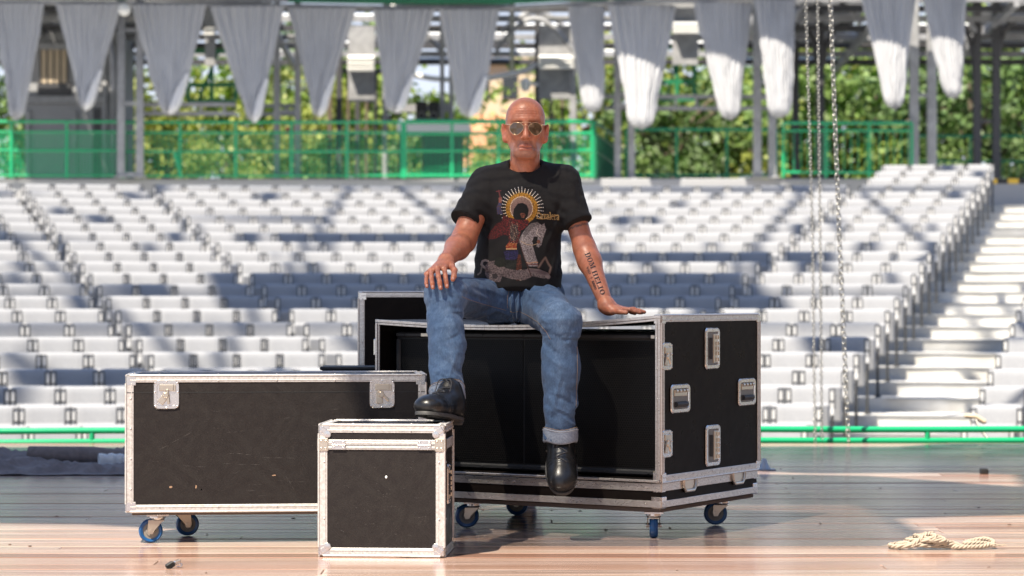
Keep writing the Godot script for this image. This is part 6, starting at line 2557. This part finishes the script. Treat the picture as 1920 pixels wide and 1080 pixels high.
	for i in 11:
		pr_dot(580 + i * 11, 822 + 5 * sin(i * 0.6), 5.0, Color(0.66, 0.48, 0.36))
		pr_dot(580 + i * 11, 840, 4.0, Color(0.36, 0.10, 0.10))
	# fore legs, one folded, one stretched out
	pr_line([700, 870, 745, 800, 770, 770, 800, 830, 825, 870, 810, 930], 13.0, Color(0.30, 0.23, 0.20))
	pr_line([700, 870, 745, 800, 770, 770, 800, 830, 825, 870, 810, 930], 6.0, Color(0.42, 0.34, 0.30))
	pr_line([600, 900, 700, 910, 780, 940, 800, 965], 22.0, hc)
	# lance
	pr_line([400, 390, 500, 600, 560, 790, 625, 955], 4.0, Color(0.22, 0.12, 0.10))
	pr_img.generate_mipmaps()
	return ImageTexture.create_from_image(pr_img)

# folds as ridges and valleys: [x0, y0, x1, y1 in the photograph, distance, height, width]
var jean_creases := [
	[862, 545, 908, 566, 9.35, -0.008, 0.010], [868, 560, 915, 574, 9.4, 0.006, 0.009], [885, 540, 930, 560, 9.45, -0.006, 0.009], [905, 536, 945, 556, 9.5, 0.006, 0.008],
	[985, 556, 1036, 590, 9.45, -0.007, 0.010], [990, 572, 1030, 612, 9.4, 0.006, 0.009], [1000, 545, 1040, 565, 9.45, 0.005, 0.010],
	[838, 556, 866, 600, 9.15, -0.007, 0.009], [846, 590, 866, 640, 9.1, 0.006, 0.008], [812, 640, 858, 682, 9.05, 0.006, 0.009], [820, 664, 862, 700, 9.05, -0.007, 0.009], [836, 640, 862, 628, 9.1, -0.006, 0.007],
	[806, 690, 850, 712, 9.0, 0.006, 0.008], [858, 660, 842, 706, 9.0, 0.005, 0.007],
	[1024, 648, 1050, 668, 9.2, -0.007, 0.009], [1024, 668, 1060, 690, 9.2, 0.005, 0.009], [1052, 700, 1034, 780, 9.2, 0.007, 0.008], [1064, 720, 1078, 780, 9.2, -0.007, 0.009], [1036, 740, 1076, 758, 9.2, -0.006, 0.008], [1040, 765, 1074, 778, 9.2, 0.006, 0.007], [1084, 600, 1060, 640, 9.2, -0.005, 0.010]]
var shirt_creases := [
	[1054, 372, 1030, 440, 9.5, -0.006, 0.010], [1050, 395, 1022, 470, 9.5, 0.005, 0.010], [895, 388, 915, 455, 9.5, -0.006, 0.010], [1056, 460, 1040, 522, 9.5, -0.007, 0.010], [1048, 470, 1030, 526, 9.5, 0.006, 0.009],
	[884, 500, 950, 524, 9.5, -0.006, 0.009], [886, 480, 925, 515, 9.5, 0.005, 0.009], [975, 505, 1040, 520, 9.5, -0.005, 0.009], [860, 360, 880, 400, 9.5, -0.005, 0.008], [1084, 345, 1090, 405, 9.5, -0.005, 0.009]]

func creases(p: Vector3, list: Array) -> float:
	var d := 0.0
	var px := 960.0 - LENS * p.x / p.z
	var py := HORIZON + LENS * (p.y - EYE) / p.z
	var q := Vector2(px, py)
	for c in list:
		var a := Vector2(c[0], c[1])
		var e := Vector2(c[2], c[3]) - a
		var t := clampf((q - a).dot(e) / e.length_squared(), 0.0, 1.0)
		var m: float = (q - a - e * t).length() * c[4] / LENS
		if m < c[6] * 2.5:
			d += c[5] * exp(-pow(m / c[6], 2.0)) * (0.35 + 0.65 * sin(PI * clampf(t, 0.05, 0.95)))
	return d

# -------- jeans
func build_jeans(t: Node3D, o: Vector3) -> void:
	var l := []
	var rk := Vector3(-0.256, 0.943, -9.155)
	var ra := Vector3(-0.240, 0.562, -8.965)
	var lk := Vector3(0.187, 0.838, -9.225)
	var la := Vector3(0.186, 0.392, -9.235)
	var rh := Vector3(-0.078, 0.924, -9.63)
	var lh := Vector3(0.100, 0.920, -9.62)
	l.append(flatcap(Vector3(-0.050, 0.945, -9.665), Vector3(0.090, 0.945, -9.665), 0.118, 0.118, Vector3.UP, 1.05, 0.05))
	l.append(cap(rh, rk, 0.086, 0.073, 0.045))
	l.append(cap(lh, lk, 0.090, 0.075, 0.045))
	l.append(cap(rk, rk.lerp(ra, 0.45), 0.073, 0.066, 0.03))
	l.append(cap(rk.lerp(ra, 0.4), ra, 0.067, 0.059, 0.03, 1))
	l.append(cap(lk, lk.lerp(la, 0.45), 0.074, 0.067, 0.03))
	l.append(cap(lk.lerp(la, 0.4), la, 0.067, 0.060, 0.03, 1))
	l.append(cap(Vector3(-0.02, 0.915, -9.55), Vector3(0.055, 0.91, -9.55), 0.058, 0.058, 0.06))    # seat of the trousers between the thighs
	jeans_list = l
	var ns := FastNoiseLite.new()
	ns.seed = 7
	ns.frequency = 1.0
	ns.fractal_octaves = 3
	var folds := func(p: Vector3) -> float:
		var d := 0.0
		var shin_r := p.x < -0.10 and p.y < 0.88
		var shin_l := p.x > 0.08 and p.y < 0.78
		if shin_r or shin_l:
			# diagonal pulls, stacking towards the cuff
			var low := smoothstep(0.74, 0.58, p.y) if shin_r else smoothstep(0.62, 0.42, p.y)
			d += 0.0115 * ns.get_noise_3d(p.x * 8.0 + p.y * 6.0, p.y * 7.0 - p.x * 5.0, p.z * 8.0)
			d += 0.0110 * low * ns.get_noise_3d(p.x * 7.0 + p.y * 9.0, p.y * 22.0 + p.x * 12.0, p.z * 9.0)
		else:
			# creases that fan out from the crotch and the hip
			var c := Vector3(0.02, 0.93, -9.55)
			var an := atan2(p.x - c.x, -(p.z - c.z) - 0.0) 
			var r := (p - c).length()
			d += 0.0095 * smoothstep(1.01, 0.96, p.y) * smoothstep(0.34, 0.06, r) * sin(an * 15.0 + 3.0 * ns.get_noise_3dv(p * 5.0))
			d += 0.0085 * smoothstep(1.03, 0.97, p.y) * ns.get_noise_3d(p.x * 10.0, p.y * 10.0, p.z * 5.0)
		d += creases(p, jean_creases)
		for k in [rk, lk]:
			var q: Vector3 = p - k
			var bk := exp(-pow((q.length() - 0.07) / 0.05, 2.0))
			d += 0.0060 * bk * ns.get_noise_3d(p.x * 12.0, p.y * 26.0, p.z * 14.0)
		return d
	var tone := FastNoiseLite.new()
	tone.seed = 9
	tone.frequency = 1.0
	tone.fractal_octaves = 4
	var paint := func(p: Vector3, n: Vector3) -> Color:
		var deep := Color(0.026, 0.066, 0.150)
		var mid := Color(0.088, 0.158, 0.270)
		var worn := Color(0.265, 0.365, 0.480)
		# worn down the front of the thighs, knees and shins: patches broken by the weave
		var g := 0.5 + 0.22 * tone.get_noise_3d(p.x * 14.0, p.y * 4.0, p.z * 14.0) + 0.35 * tone.get_noise_3d(p.x * 110.0, p.y * 14.0, p.z * 110.0)
		var w := 0.30
		w += 0.55 * exp(-pow((p - rk).length() / 0.10, 2.0)) + 0.55 * exp(-pow((p - lk - Vector3(0, 0.03, 0)).length() / 0.11, 2.0))
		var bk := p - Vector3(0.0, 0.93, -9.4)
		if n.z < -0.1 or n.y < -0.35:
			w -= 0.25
		w += 0.35 * exp(-pow((p.x + 0.235) / 0.05, 2.0)) * smoothstep(0.95, 0.8, p.y) * smoothstep(0.50, 0.66, p.y)
		w += 0.25 * exp(-pow((p.x - 0.180) / 0.045, 2.0)) * smoothstep(0.80, 0.70, p.y) * smoothstep(0.36, 0.50, p.y)
		var k := clampf(w * 0.75 + (g - 0.5) * 0.55 + 0.1, 0.0, 1.0)
		var c := deep.lerp(mid, clampf(k * 2.0, 0, 1)).lerp(worn, clampf(k * 2.0 - 1.0, 0, 1))
		return c
	var b := MB.new()
	b.colored = true
	var bx := box_of(l)
	net(b, l, bx.position, bx.end, 0.0072, folds, paint, null, 0.026)
	for i in b.v.size():
		b.v[i] -= o
	var jeans := put(b, "jeans", M.denim, t)
	# turned-up cuffs, pale inside of the denim
	for q in [[rk, ra, 0.0605, 0.066, "R"], [lk, la, 0.0615, 0.060, "L"]]:
		var ax: Vector3 = (q[1] - q[0]).normalized()
		if q[4] == "R":
			ax = (ax + Vector3(0.10, 0.0, 0.03)).normalized()
		var x := ax.cross(Vector3.BACK).normalized()
		var y := ax.cross(x)
		var cm := MB.new()
		var pts := PackedVector3Array()
		var prof := [[-0.050, -0.006], [-0.052, 0.002], [-0.046, 0.0050], [-0.026, 0.0055], [-0.004, 0.0050], [0.003, 0.002], [0.002, -0.005], [-0.03, -0.007]]
		for r in prof:
			for i in 36:
				var an := TAU * i / 36
				var w := 1.0 + 0.030 * sin(an * 2.0 + 0.6) + 0.015 * sin(an * 5.0 + r[0] * 60.0)
				pts.append(q[1] + ax * (r[0] + 0.012 + 0.004 * sin(an * 3.0)) + (x * cos(an) + y * sin(an)) * (q[2] * w + r[1]) - o)
		cm.grid(pts, 36, true)
		put(cm, "cuff", M.cuff, jeans)
		for rr in [[-0.053, 0.0035], [-0.046, 0.0062]]:
			var sm := MB.new()
			var sp := PackedVector3Array()
			for i in 72:
				var an := TAU * i / 72
				var w := 1.0 + 0.030 * sin(an * 2.0 + 0.6) + 0.015 * sin(an * 5.0)
				sp.append(q[1] + ax * (rr[0] + 0.012 + 0.004 * sin(an * 3.0) + 0.0010 * sin(i * 2.1)) + (x * cos(an) + y * sin(an)) * (q[2] * w + rr[1]) - o)
			sm.tube(sp, 0.0012, 5, false, true)
			put(sm, "cuff_stitching", M.stitch if rr[0] < -0.05 else M.stitch_pale, jeans)
	# seams: inside of both thighs to the crotch, fly, outer seam of the left shin
	var lines := [
		[[866, 556], [880, 562], [905, 570], [938, 579], [952, 583]],
		[[974, 584], [990, 592], [1008, 604], [1024, 622], [1034, 640]],
		[[955, 540], [952, 556], [951, 572], [953, 584]],
		[[952, 583], [962, 586], [974, 584]],
		[[1082, 650], [1083, 690], [1081, 730], [1080, 770], [1079, 790]]]
	for ln in lines:
		var sp := PackedVector3Array()
		for i in ln.size() - 1:
			for k in 5:
				var u := k / 5.0
				var p := spot(lerpf(ln[i][0], ln[i + 1][0], u), lerpf(ln[i][1], ln[i + 1][1], u), 8.9)
				var dir := p - Vector3(0, EYE, 0)
				dir = dir.normalized()
				var hit := false
				for s in 40:
					var d: float = field(l, p) - folds.call(p) - 0.0008
					if d < 0.0004:
						hit = true
						break
					p += dir * maxf(d * 0.8, 0.0006)
				if hit:
					sp.append(p - o)
		if sp.size() > 2:
			var sm := MB.new()
			sm.tube(sp, 0.0008, 5)
			put(sm, "seam", M.stitch, jeans)
	# belt loop and fly button hidden by the shirt are left out

# -------- boots
func boot_blobs(ank: Vector3, fwd: Vector3, up: Vector3, shin: Vector3) -> Array:
	# fwd: along the foot to the toe; up: out of the top of the foot
	var side := fwd.cross(up).normalized()
	var P := func(f: float, u: float, s := 0.0) -> Vector3:
		return ank + fwd * f + up * u + side * s
	var l := []
	l.append(cap(ank + shin * 0.020, P.call(-0.012, -0.02), 0.047, 0.048, 0.03))                                  # shaft
	l.append(flatcap(P.call(-0.040, -0.055), P.call(0.06, -0.050), 0.045, 0.045, up, 1.0, 0.03))                  # heel to waist
	l.append(flatcap(P.call(0.0, -0.02), P.call(0.13, -0.052), 0.048, 0.042, up, 1.05, 0.03))                     # instep
	l.append(flatcap(P.call(0.10, -0.062), P.call(0.168, -0.062), 0.056, 0.050, up, 1.45, 0.03))                  # ball and toe
	l.append(ell(P.call(0.168, -0.054), Vector3(0.046, 0.031, 0.038), 0.03, Basis(side, up, fwd)))
	l.append(carve(cap(P.call(-0.12, -0.139), P.call(0.25, -0.139), 0.052, 0.052), 0.01))
	return l

func sole_mesh(ank: Vector3, fwd: Vector3, up: Vector3, o: Vector3, y0: float, y1: float, f0: float, f1: float, grow: float) -> MB:
	var side := fwd.cross(up).normalized()
	var b := MB.new()
	var n := 40
	var ring := []
	for i in n:
		var an := TAU * i / n
		var f := cos(an)
		var s := sin(an)
		var ff := lerpf(-0.086, 0.215, f * 0.5 + 0.5)
		var w := 0.046 + 0.013 * smoothstep(0.0, 0.13, ff) - 0.004 * smoothstep(0.03, 0.0, absf(ff - 0.03))
		if f0 > -0.5 or f1 < 0.5:
			ff = clampf(ff, f0, f1)
		ring.append([ff + grow * f, signf(s) * pow(absf(s), 0.75) * w + grow * s])
	var pts := PackedVector3Array()
	for lv in [[y0, 0.96], [y0 - 0.001, 1.0], [y1, 1.0]]:
		for r in ring:
			pts.append(ank + fwd * (0.0645 + (r[0] - 0.0645) * lv[1]) + side * r[1] * lv[1] + up * lv[0] - o)
	b.grid(pts, n, true)
	var top := []
	var bot := []
	for r in ring:
		top.append(ank + fwd * r[0] + side * r[1] + up * y0 - o)
		bot.append(ank + fwd * r[0] + side * r[1] + up * y1 - o)
	b.face(top, up)
	b.face(bot, -up)
	return b

func build_boots(t: Node3D, o: Vector3) -> void:
	for q in [
		[Vector3(-0.232, 0.572, -8.940), Vector3(-0.40, 0.13, 0.88), Vector3(0.05, 1.0, -0.12), Vector3(-0.04, 0.88, -0.46)],
		[Vector3(0.188, 0.402, -9.240), Vector3(0.02, -0.70, 0.71), Vector3(0.0, 0.71, 0.70), Vector3(0.0, 1.0, 0.02)]]:
		var fwd: Vector3 = q[1].normalized()
		var up: Vector3 = (q[2] - fwd * q[2].dot(fwd)).normalized()
		var ank: Vector3 = q[0]
		var l := boot_blobs(ank, fwd, up, q[3].normalized())
		var b := MB.new()
		var bx := box_of(l)
		var side := fwd.cross(up).normalized()
		var crease := func(p: Vector3) -> float:
			var f := (p - ank).dot(fwd)
			return -0.0016 * maxf(0.0, sin(f * 420.0)) * exp(-pow((f - 0.105) / 0.022, 2.0))
		net(b, l, bx.position, bx.end, 0.0050, crease, null, null, 0.002)
		for i in b.v.size():
			b.v[i] -= o
		var boot := put(b, "boot", M.leather, t)
		put(sole_mesh(ank, fwd, up, o, -0.080, -0.094, -1.0, 1.0, 0.007), "sole", M.sole, boot)
		put(sole_mesh(ank, fwd, up, o, -0.094, -0.106, -0.2, -0.012, 0.001), "heel", M.sole, boot)
		# tread blocks under the fore foot
		for i in 7:
			for s in [-1.0, 1.0]:
				var tr := MB.new()
				var c: Vector3 = ank + fwd * (0.055 + i * 0.021) + side * s * 0.021 - up * 0.0965 - o
				tr.box(c, Vector3(0.034, 0.006, 0.012), 0.001, Basis(side, up, fwd) * Basis(Vector3.UP, s * 0.5))
				put(tr, "tread_block", M.sole, boot)
		# laces
		for i in 5:
			var lc := MB.new()
			var pts := PackedVector3Array()
			for k in 9:
				var s := -0.020 + 0.005 * k
				var p: Vector3 = ank + fwd * (0.115 - i * 0.021) + side * s + fwd * s * (0.45 if i % 2 else -0.45) + up * 0.08
				p = press(l, p, -up, 0.001)
				pts.append(p - o)
			lc.tube(pts, 0.0022, 5)
			put(lc, "lace", M.lace, boot)
		for s in [-1.0, 1.0]:
			var lc := MB.new()
			var pts := PackedVector3Array()
			for k in 9:
				var u := k / 8.0
				var p: Vector3 = ank + fwd * (0.035 + 0.055 * u * u) + side * s * (0.008 + 0.040 * u) + up * (0.062 - 0.03 * u)
				p = press(l, p, -(up * 0.6 + fwd * 0.6 + side * s * 0.4).normalized(), 0.003 + 0.012 * sin(PI * u))
				pts.append(p - o)
			lc.tube(pts, 0.0021, 5)
			put(lc, "lace", M.lace, boot)

# -------- sunglasses
func build_glasses(t: Node3D, o: Vector3) -> void:
	var g := Node3D.new()
	g.name = "sunglasses"
	t.add_child(g)
	g.transform = Transform3D(head_turn, HEAD - o)
	# teardrop outline of one lens, about its centre
	for s in [-1.0, 1.0]:
		var rim := PackedVector3Array()
		var c := Vector3(s * 0.0365, -0.003, 0.106)
		for i in 36:
			var an: float = TAU * i / 36 * -s
			var x := cos(an) * 0.0272
			var y := sin(an) * 0.0225
			# flatter above, drooping to the outside below
			if y < 0:
				x += 0.0035 * (-y / 0.021) * 1.0
				y *= 1.22
				x *= 1.0 + 0.20 * y / 0.026
			var zx := absf(s * x + c.x)
			rim.append(Vector3(c.x + s * x, c.y + y, 0.1075 - pow(zx, 2.0) * 5.0))
		var fr := MB.new()
		fr.tube(rim, 0.0010, 6, false, true)
		put(fr, "rim", M.gold_wire, g)
		var le := MB.new()
		var mid := Vector3.ZERO
		for p in rim:
			mid += p / rim.size()
		mid.z += 0.0022
		var pts := PackedVector3Array()
		for r in 6:
			for p in rim:
				var u := r / 5.0
				var q: Vector3 = mid.lerp(p, u)
				q.z = lerpf(mid.z, p.z, u * u)
				pts.append(q)
		le.grid(pts, rim.size(), true)
		for i in rim.size():
			le.n[i] = Vector3.BACK
		put(le, "lens", M.lens, g)
		var tm := MB.new()
		tm.tube(PackedVector3Array([Vector3(s * 0.0605, 0.010, 0.089), Vector3(s * 0.0700, 0.012, 0.074), Vector3(s * 0.0765, 0.012, 0.040), Vector3(s * 0.0795, 0.010, 0.0), Vector3(s * 0.0790, -0.004, -0.026)]), 0.0014, 6)
		put(tm, "temple", M.gold_wire, g)
		var hn := MB.new()
		hn.box(Vector3(s * 0.0635, 0.010, 0.0875), Vector3(0.006, 0.005, 0.004), 0.001)
		put(hn, "hinge", M.gold_wire, g)
	for y in [[0.0185, 0.0175], [0.006, 0.0085]]:
		var br := MB.new()
		var hw: float = 0.020 if y[0] > 0.01 else 0.0075
		br.tube(PackedVector3Array([Vector3(-hw, y[0], 0.105), Vector3(0, y[1] + 0.003, 0.108), Vector3(hw, y[0], 0.105)]), 0.0012, 6)
		put(br, "bridge", M.gold_wire, g)

# ---------------------------------------------------------------- small things
func build_small_things() -> void:
	chains()
	rope_heap()
	cloth_and_bottle()
	# little black box on the boards
	var p := spot(1823, 888, 13.1)
	var k := thing("black_box", "small black box lying on the boards at the right", "box", Vector3(p.x, 0, -12.78))
	var b := MB.new()
	b.box(Vector3(0, 0.0125, 0), Vector3(0.040, 0.025, 0.05), 0.003)
	put(b, "body", M.black, k)
	var b2 := MB.new()
	b2.box(Vector3(0.0, 0.0265, 0), Vector3(0.034, 0.003, 0.044), 0.001)
	put(b2, "lid", M.black_rubber, k)
	# metal foot behind the speaker case
	var f := thing("metal_foot", "small grey steel foot bracket behind the speaker case", "bracket", Vector3(spot(1438, 880, 13.0).x, 0, -13.05))
	var fb := MB.new()
	fb.box(Vector3(0, 0.004, 0), Vector3(0.10, 0.006, 0.07), 0.001)
	put(fb, "plate", M.grey_metal, f)
	var fr := MB.new()
	fr.lathe(Vector3(-0.01, 0.006, 0), Vector3.UP, [Vector2(0.036, 0.0), Vector2(0.020, 0.03), Vector2(0.012, 0.055), Vector2(0.0, 0.058)], 4)
	put(fr, "rib", M.grey_metal, f)
	# a snapped clip in the foreground
	var c := thing("broken_clip", "small black and silver clip on the boards in the foreground", "clip", Vector3(spot(325, 1068, 8.25).x, 0, -8.27), 0.5)
	var c1 := MB.new()
	c1.box(Vector3(-0.014, 0.012, 0), Vector3(0.030, 0.020, 0.018), 0.003, Basis(Vector3.BACK, 0.5))
	put(c1, "jaw", M.black, c)
	var c2 := MB.new()
	c2.box(Vector3(0.012, 0.022, 0), Vector3(0.022, 0.014, 0.016), 0.003, Basis(Vector3.BACK, 0.3))
	c2.tube(PackedVector3Array([Vector3(0.018, 0.018, 0), Vector3(0.030, 0.012, 0.002), Vector3(0.022, 0.005, 0.004), Vector3(0.010, 0.006, 0.0)]), 0.003, 6)
	put(c2, "spring", M.steel, c)
	# yellow tool lying across the rail at the right
	var y := thing("yellow_tool", "yellow and orange handled tool lying behind the stage rail", "tool", Vector3(spot(1860, 800, 16.2).x, 0.0, -16.1))
	var y0 := MB.new()
	y0.tube(PackedVector3Array([Vector3(-0.13, -0.015, 0.1), Vector3(0.02, -0.03, 0.1), Vector3(0.32, -0.045, 0.1)]), [0.016, 0.022, 0.020], 8)
	put(y0, "handle", M.yellow_paint, y)
	var y1 := MB.new()
	y1.tube(PackedVector3Array([Vector3(-0.20, -0.008, 0.1), Vector3(-0.12, -0.014, 0.1)]), [0.014, 0.017], 8)
	put(y1, "collar", M.orange_paint, y)
	var y2 := MB.new()
	y2.box(Vector3(-0.10, 0.125, -0.02), Vector3(0.10, 0.035, 0.04), 0.012, Basis(Vector3.BACK, -0.55))
	y2.box(Vector3(-0.17, 0.145, -0.02), Vector3(0.07, 0.030, 0.04), 0.010, Basis(Vector3.BACK, -0.1))
	put(y2, "grip", M.wall_beige, y)
	var y3 := MB.new()
	y3.tube(PackedVector3Array([Vector3(-0.13, 0.13, -0.02), Vector3(-0.10, 0.05, 0.04), Vector3(-0.05, -0.02, 0.1)]), 0.010, 6)
	put(y3, "shank", M.dark_steel, y)
	var sp := MB.new()
	for i in 44:
		rng.seed = 300 + i
		var d := rng.randf_range(7.8, 15.2)
		var x := rng.randf_range(-0.46, 0.46) * d * 0.46
		sp.sphere(Vector3(x, 0.0018, -d), Vector3(rng.randf_range(0.003, 0.010), 0.0022, rng.randf_range(0.003, 0.007)), 6, 4)
	var so := put(sp, "debris", M.dark_wood)
	tag(so, "tiny dark crumbs scattered over the stage boards", "debris", "", "stuff")

func link_mesh(l: float, w: float, r: float) -> MB:
	var b := MB.new()
	var pts := PackedVector3Array()
	for i in 14:
		var an := TAU * i / 14
		pts.append(Vector3(cos(an) * w * 0.5, sin(an) * w * 0.5 + signf(sin(an)) * (l - w) * 0.5, 0))
	b.tube(pts, r, 6, false, true)
	return b

func chains() -> void:
	var defs := [
		[[1510, -40], [1524, 450], [1528, 832], 15.55, 0.022, 0.0024, M.chain_steel, "thin steel chain, leftmost of the three hanging over the rail"],
		[[1533, -40], [1538, 450], [1541, 826], 15.60, 0.022, 0.0024, M.chain_steel, "thin steel chain, middle of the three hanging over the rail"],
		[[1556, -40], [1573, 420], [1591, 832], 15.50, 0.034, 0.0040, M.chain_steel, "thick steel chain, rightmost of the three hanging over the rail"]]
	for q in defs:
		var a := spot(q[0][0], q[0][1], q[3])
		var m := spot(q[1][0], q[1][1], q[3])
		var e := spot(q[2][0], q[2][1], q[3])
		var pitch: float = q[4]
		var lk := link_mesh(pitch * 1.32, pitch * 0.80, q[5])
		var out := MB.new()
		var n := int((a.y - e.y) / (pitch * 0.98))
		for i in n:
			var u := float(i) / n
			var p := a.lerp(m, u / 0.55) if u < 0.55 else m.lerp(e, (u - 0.55) / 0.45)
			p.x += 0.0015 * sin(i * 1.7)
			var bs := Basis(Vector3.UP, (PI / 2 if i % 2 else 0.0) + 0.5 + 0.15 * sin(i * 0.9)) * Basis(Vector3.BACK, 0.08 * sin(i * 2.3))
			var k := out.v.size()
			for j in lk.v.size():
				out.vert(p + bs * lk.v[j], bs * lk.n[j])
			for j in lk.ix:
				out.ix.append(k + j)
		var t := thing("chain", q[7], "chain", e, 0.0, "chains hanging at the stage edge")
		for j in out.v.size():
			out.v[j] -= e
		var o := put(out, "links", q[6], t)
		o.set_meta("kind", "stuff")

# a twisted strand along a path: three plies
func strand(out: MB, path: PackedVector3Array, r: float, turns: float) -> void:
	var m := path.size()
	for ply in 3:
		var pts := PackedVector3Array()
		for i in m:
			var t := (path[mini(i + 1, m - 1)] - path[maxi(i - 1, 0)]).normalized()
			var x := t.cross(Vector3.UP)
			x = x.normalized() if x.length() > 0.01 else Vector3.RIGHT
			var y := x.cross(t)
			var an := TAU * (ply / 3.0 + turns * i / m)
			pts.append(path[i] + (x * cos(an) + y * sin(an)) * r * 0.55)
		out.tube(pts, r * 0.58, 6)

func rope_heap() -> void:
	var a := spot(1690, 1030, 8.9)
	var t := thing("rope", "frayed natural rope heaped on the boards at the right", "rope", Vector3(spot(1780, 1030, 8.92).x, 0, -8.92))
	rng.seed = 33
	var b := MB.new()
	# a heap of loops at the left, a loose tail to the right
	var ctl := []
	for i in 46:
		var an := i * 1.15 + 0.6 * sin(i * 0.7)
		var rx := 0.055 + 0.030 * sin(i * 0.9)
		var cx := -0.085 + 0.055 * sin(i * 0.37)
		var hh := 0.050 * exp(-pow((cx + cos(an) * rx + 0.085) / 0.075, 2.0)) * (0.25 + 0.75 * rng.randf())
		ctl.append(Vector3(cx + cos(an) * rx, 0.011 + hh, sin(an) * 0.050 + rng.randf_range(-0.012, 0.012)))
	for q in [[-0.02, 0.014, 0.03], [0.03, 0.012, 0.04], [0.08, 0.012, 0.035], [0.13, 0.014, 0.02], [0.165, 0.024, -0.01], [0.14, 0.034, -0.04], [0.09, 0.026, -0.045], [0.06, 0.018, -0.02], [0.10, 0.024, 0.005], [0.14, 0.020, 0.0], [0.17, 0.014, 0.015], [0.19, 0.011, 0.02]]:
		ctl.append(Vector3(q[0], q[1], q[2]))
	var path := PackedVector3Array()
	for i in range(1, ctl.size() - 2):
		for k in 8:
			var p: Vector3 = ctl[i].cubic_interpolate(ctl[i + 1], ctl[i - 1], ctl[i + 2], k / 8.0)
			p.y = maxf(p.y, 0.010)
			path.append(p)
	strand(b, path, 0.0085, path.size() / 7.0)
	put(b, "strand", M.rope, t)
	var f := MB.new()
	for i in 260:
		var s := path[rng.randi() % path.size()]
		if i < 50:
			s = Vector3(-0.20 + rng.randf_range(-0.02, 0.03), 0.010, rng.randf_range(-0.02, 0.02))
		elif i < 80:
			s = Vector3(0.18 + rng.randf_range(-0.02, 0.01), 0.012, rng.randf_range(-0.01, 0.02))
		var d := Vector3(rng.randfn(), absf(rng.randfn()) * 0.35, rng.randfn()).normalized()
		if i < 50:
			d = Vector3(-1.0, rng.randf_range(-0.05, 0.35), rng.randf_range(-0.6, 0.6)).normalized()
		elif i < 80:
			d = Vector3(1.0, rng.randf_range(-0.05, 0.3), rng.randf_range(-0.7, 0.7)).normalized()
		var l := rng.randf_range(0.008, 0.028) * (1.1 if i < 80 else 0.6)
		var e := s + d * l
		e.y = maxf(e.y, 0.002)
		f.tube(PackedVector3Array([s, s.lerp(e, 0.5) + Vector3(0, 0.004, 0), e]), [0.0011, 0.0009, 0.0004], 4)
	var o := put(f, "frayed_fibres", M.rope, t)
	o.set_meta("kind", "stuff")

func cloth_and_bottle() -> void:
	# a brown grey cloth thrown down at the left
	var x0 := -3.9
	var x1 := -1.55
	var t := thing("ground_cloth", "crumpled brown grey cloth spread on the boards at the left", "cloth", Vector3((x0 + x1) * 0.5, 0, -13.4))
	var ns := FastNoiseLite.new()
	ns.seed = 17
	ns.frequency = 1.0
	ns.fractal_octaves = 3
	var cols := 110
	var rows := 46
	var pts := PackedVector3Array()
	for r in rows:
		for k in cols:
			var u := float(k) / (cols - 1)
			var v := float(r) / (rows - 1)
			var x := (u - 0.5) * (x1 - x0)
			var z := lerpf(0.78, -1.15, v) + 0.05 * ns.get_noise_2d(x * 2.0, 4.0)
			var ridge := pow(maxf(0.0, 1.0 - absf(ns.get_noise_2d(x * 1.3 + z * 0.5, z * 1.6)) * 3.6), 2.0)
			var edge := smoothstep(1.0, 0.92, v) * smoothstep(0.0, 0.05, v)
			var h := 0.006 + 0.045 * ridge * edge + 0.012 * maxf(0.0, ns.get_noise_2d(x * 4.0, z * 5.0))
			pts.append(Vector3(x, h, z))
	var b := MB.new()
	b.grid(pts, cols)
	put(b, "sheet", M.cloth_brown, t)
	var rl := MB.new()
	rl.tube(PackedVector3Array([Vector3(-0.02, 0.05, -0.25), Vector3(0.35, 0.045, -0.2), Vector3(0.72, 0.03, -0.12), Vector3(1.0, 0.02, -0.10)]), [0.045, 0.05, 0.03, 0.012], 14)
	put(rl, "rolled_fold", M.cloth_brown, t)
	# clear plastic bottle lying on the cloth
	var bt := thing("plastic_bottle", "crushed clear plastic bottle lying on the brown cloth", "bottle", Vector3(spot(210, 884, 13.0).x, 0.04, -13.15), 0.35)
	var bm := MB.new()
	bm.lathe(Vector3(-0.10, 0.015, 0), Vector3.RIGHT, [Vector2(0.0, 0.0), Vector2(0.030, 0.002), Vector2(0.033, 0.02), Vector2(0.026, 0.05), Vector2(0.033, 0.075), Vector2(0.025, 0.10), Vector2(0.030, 0.12), Vector2(0.014, 0.17), Vector2(0.012, 0.19)], 14)
	put(bm, "body", M.clear_plastic, bt)
	var bc := MB.new()
	bc.lathe(Vector3(0.085, 0.015, 0), Vector3.RIGHT, [Vector2(0.0, 0.0), Vector2(0.015, 0.0), Vector2(0.015, 0.016), Vector2(0.0, 0.017)], 12)
	put(bc, "lid", M.white_paint, bt)
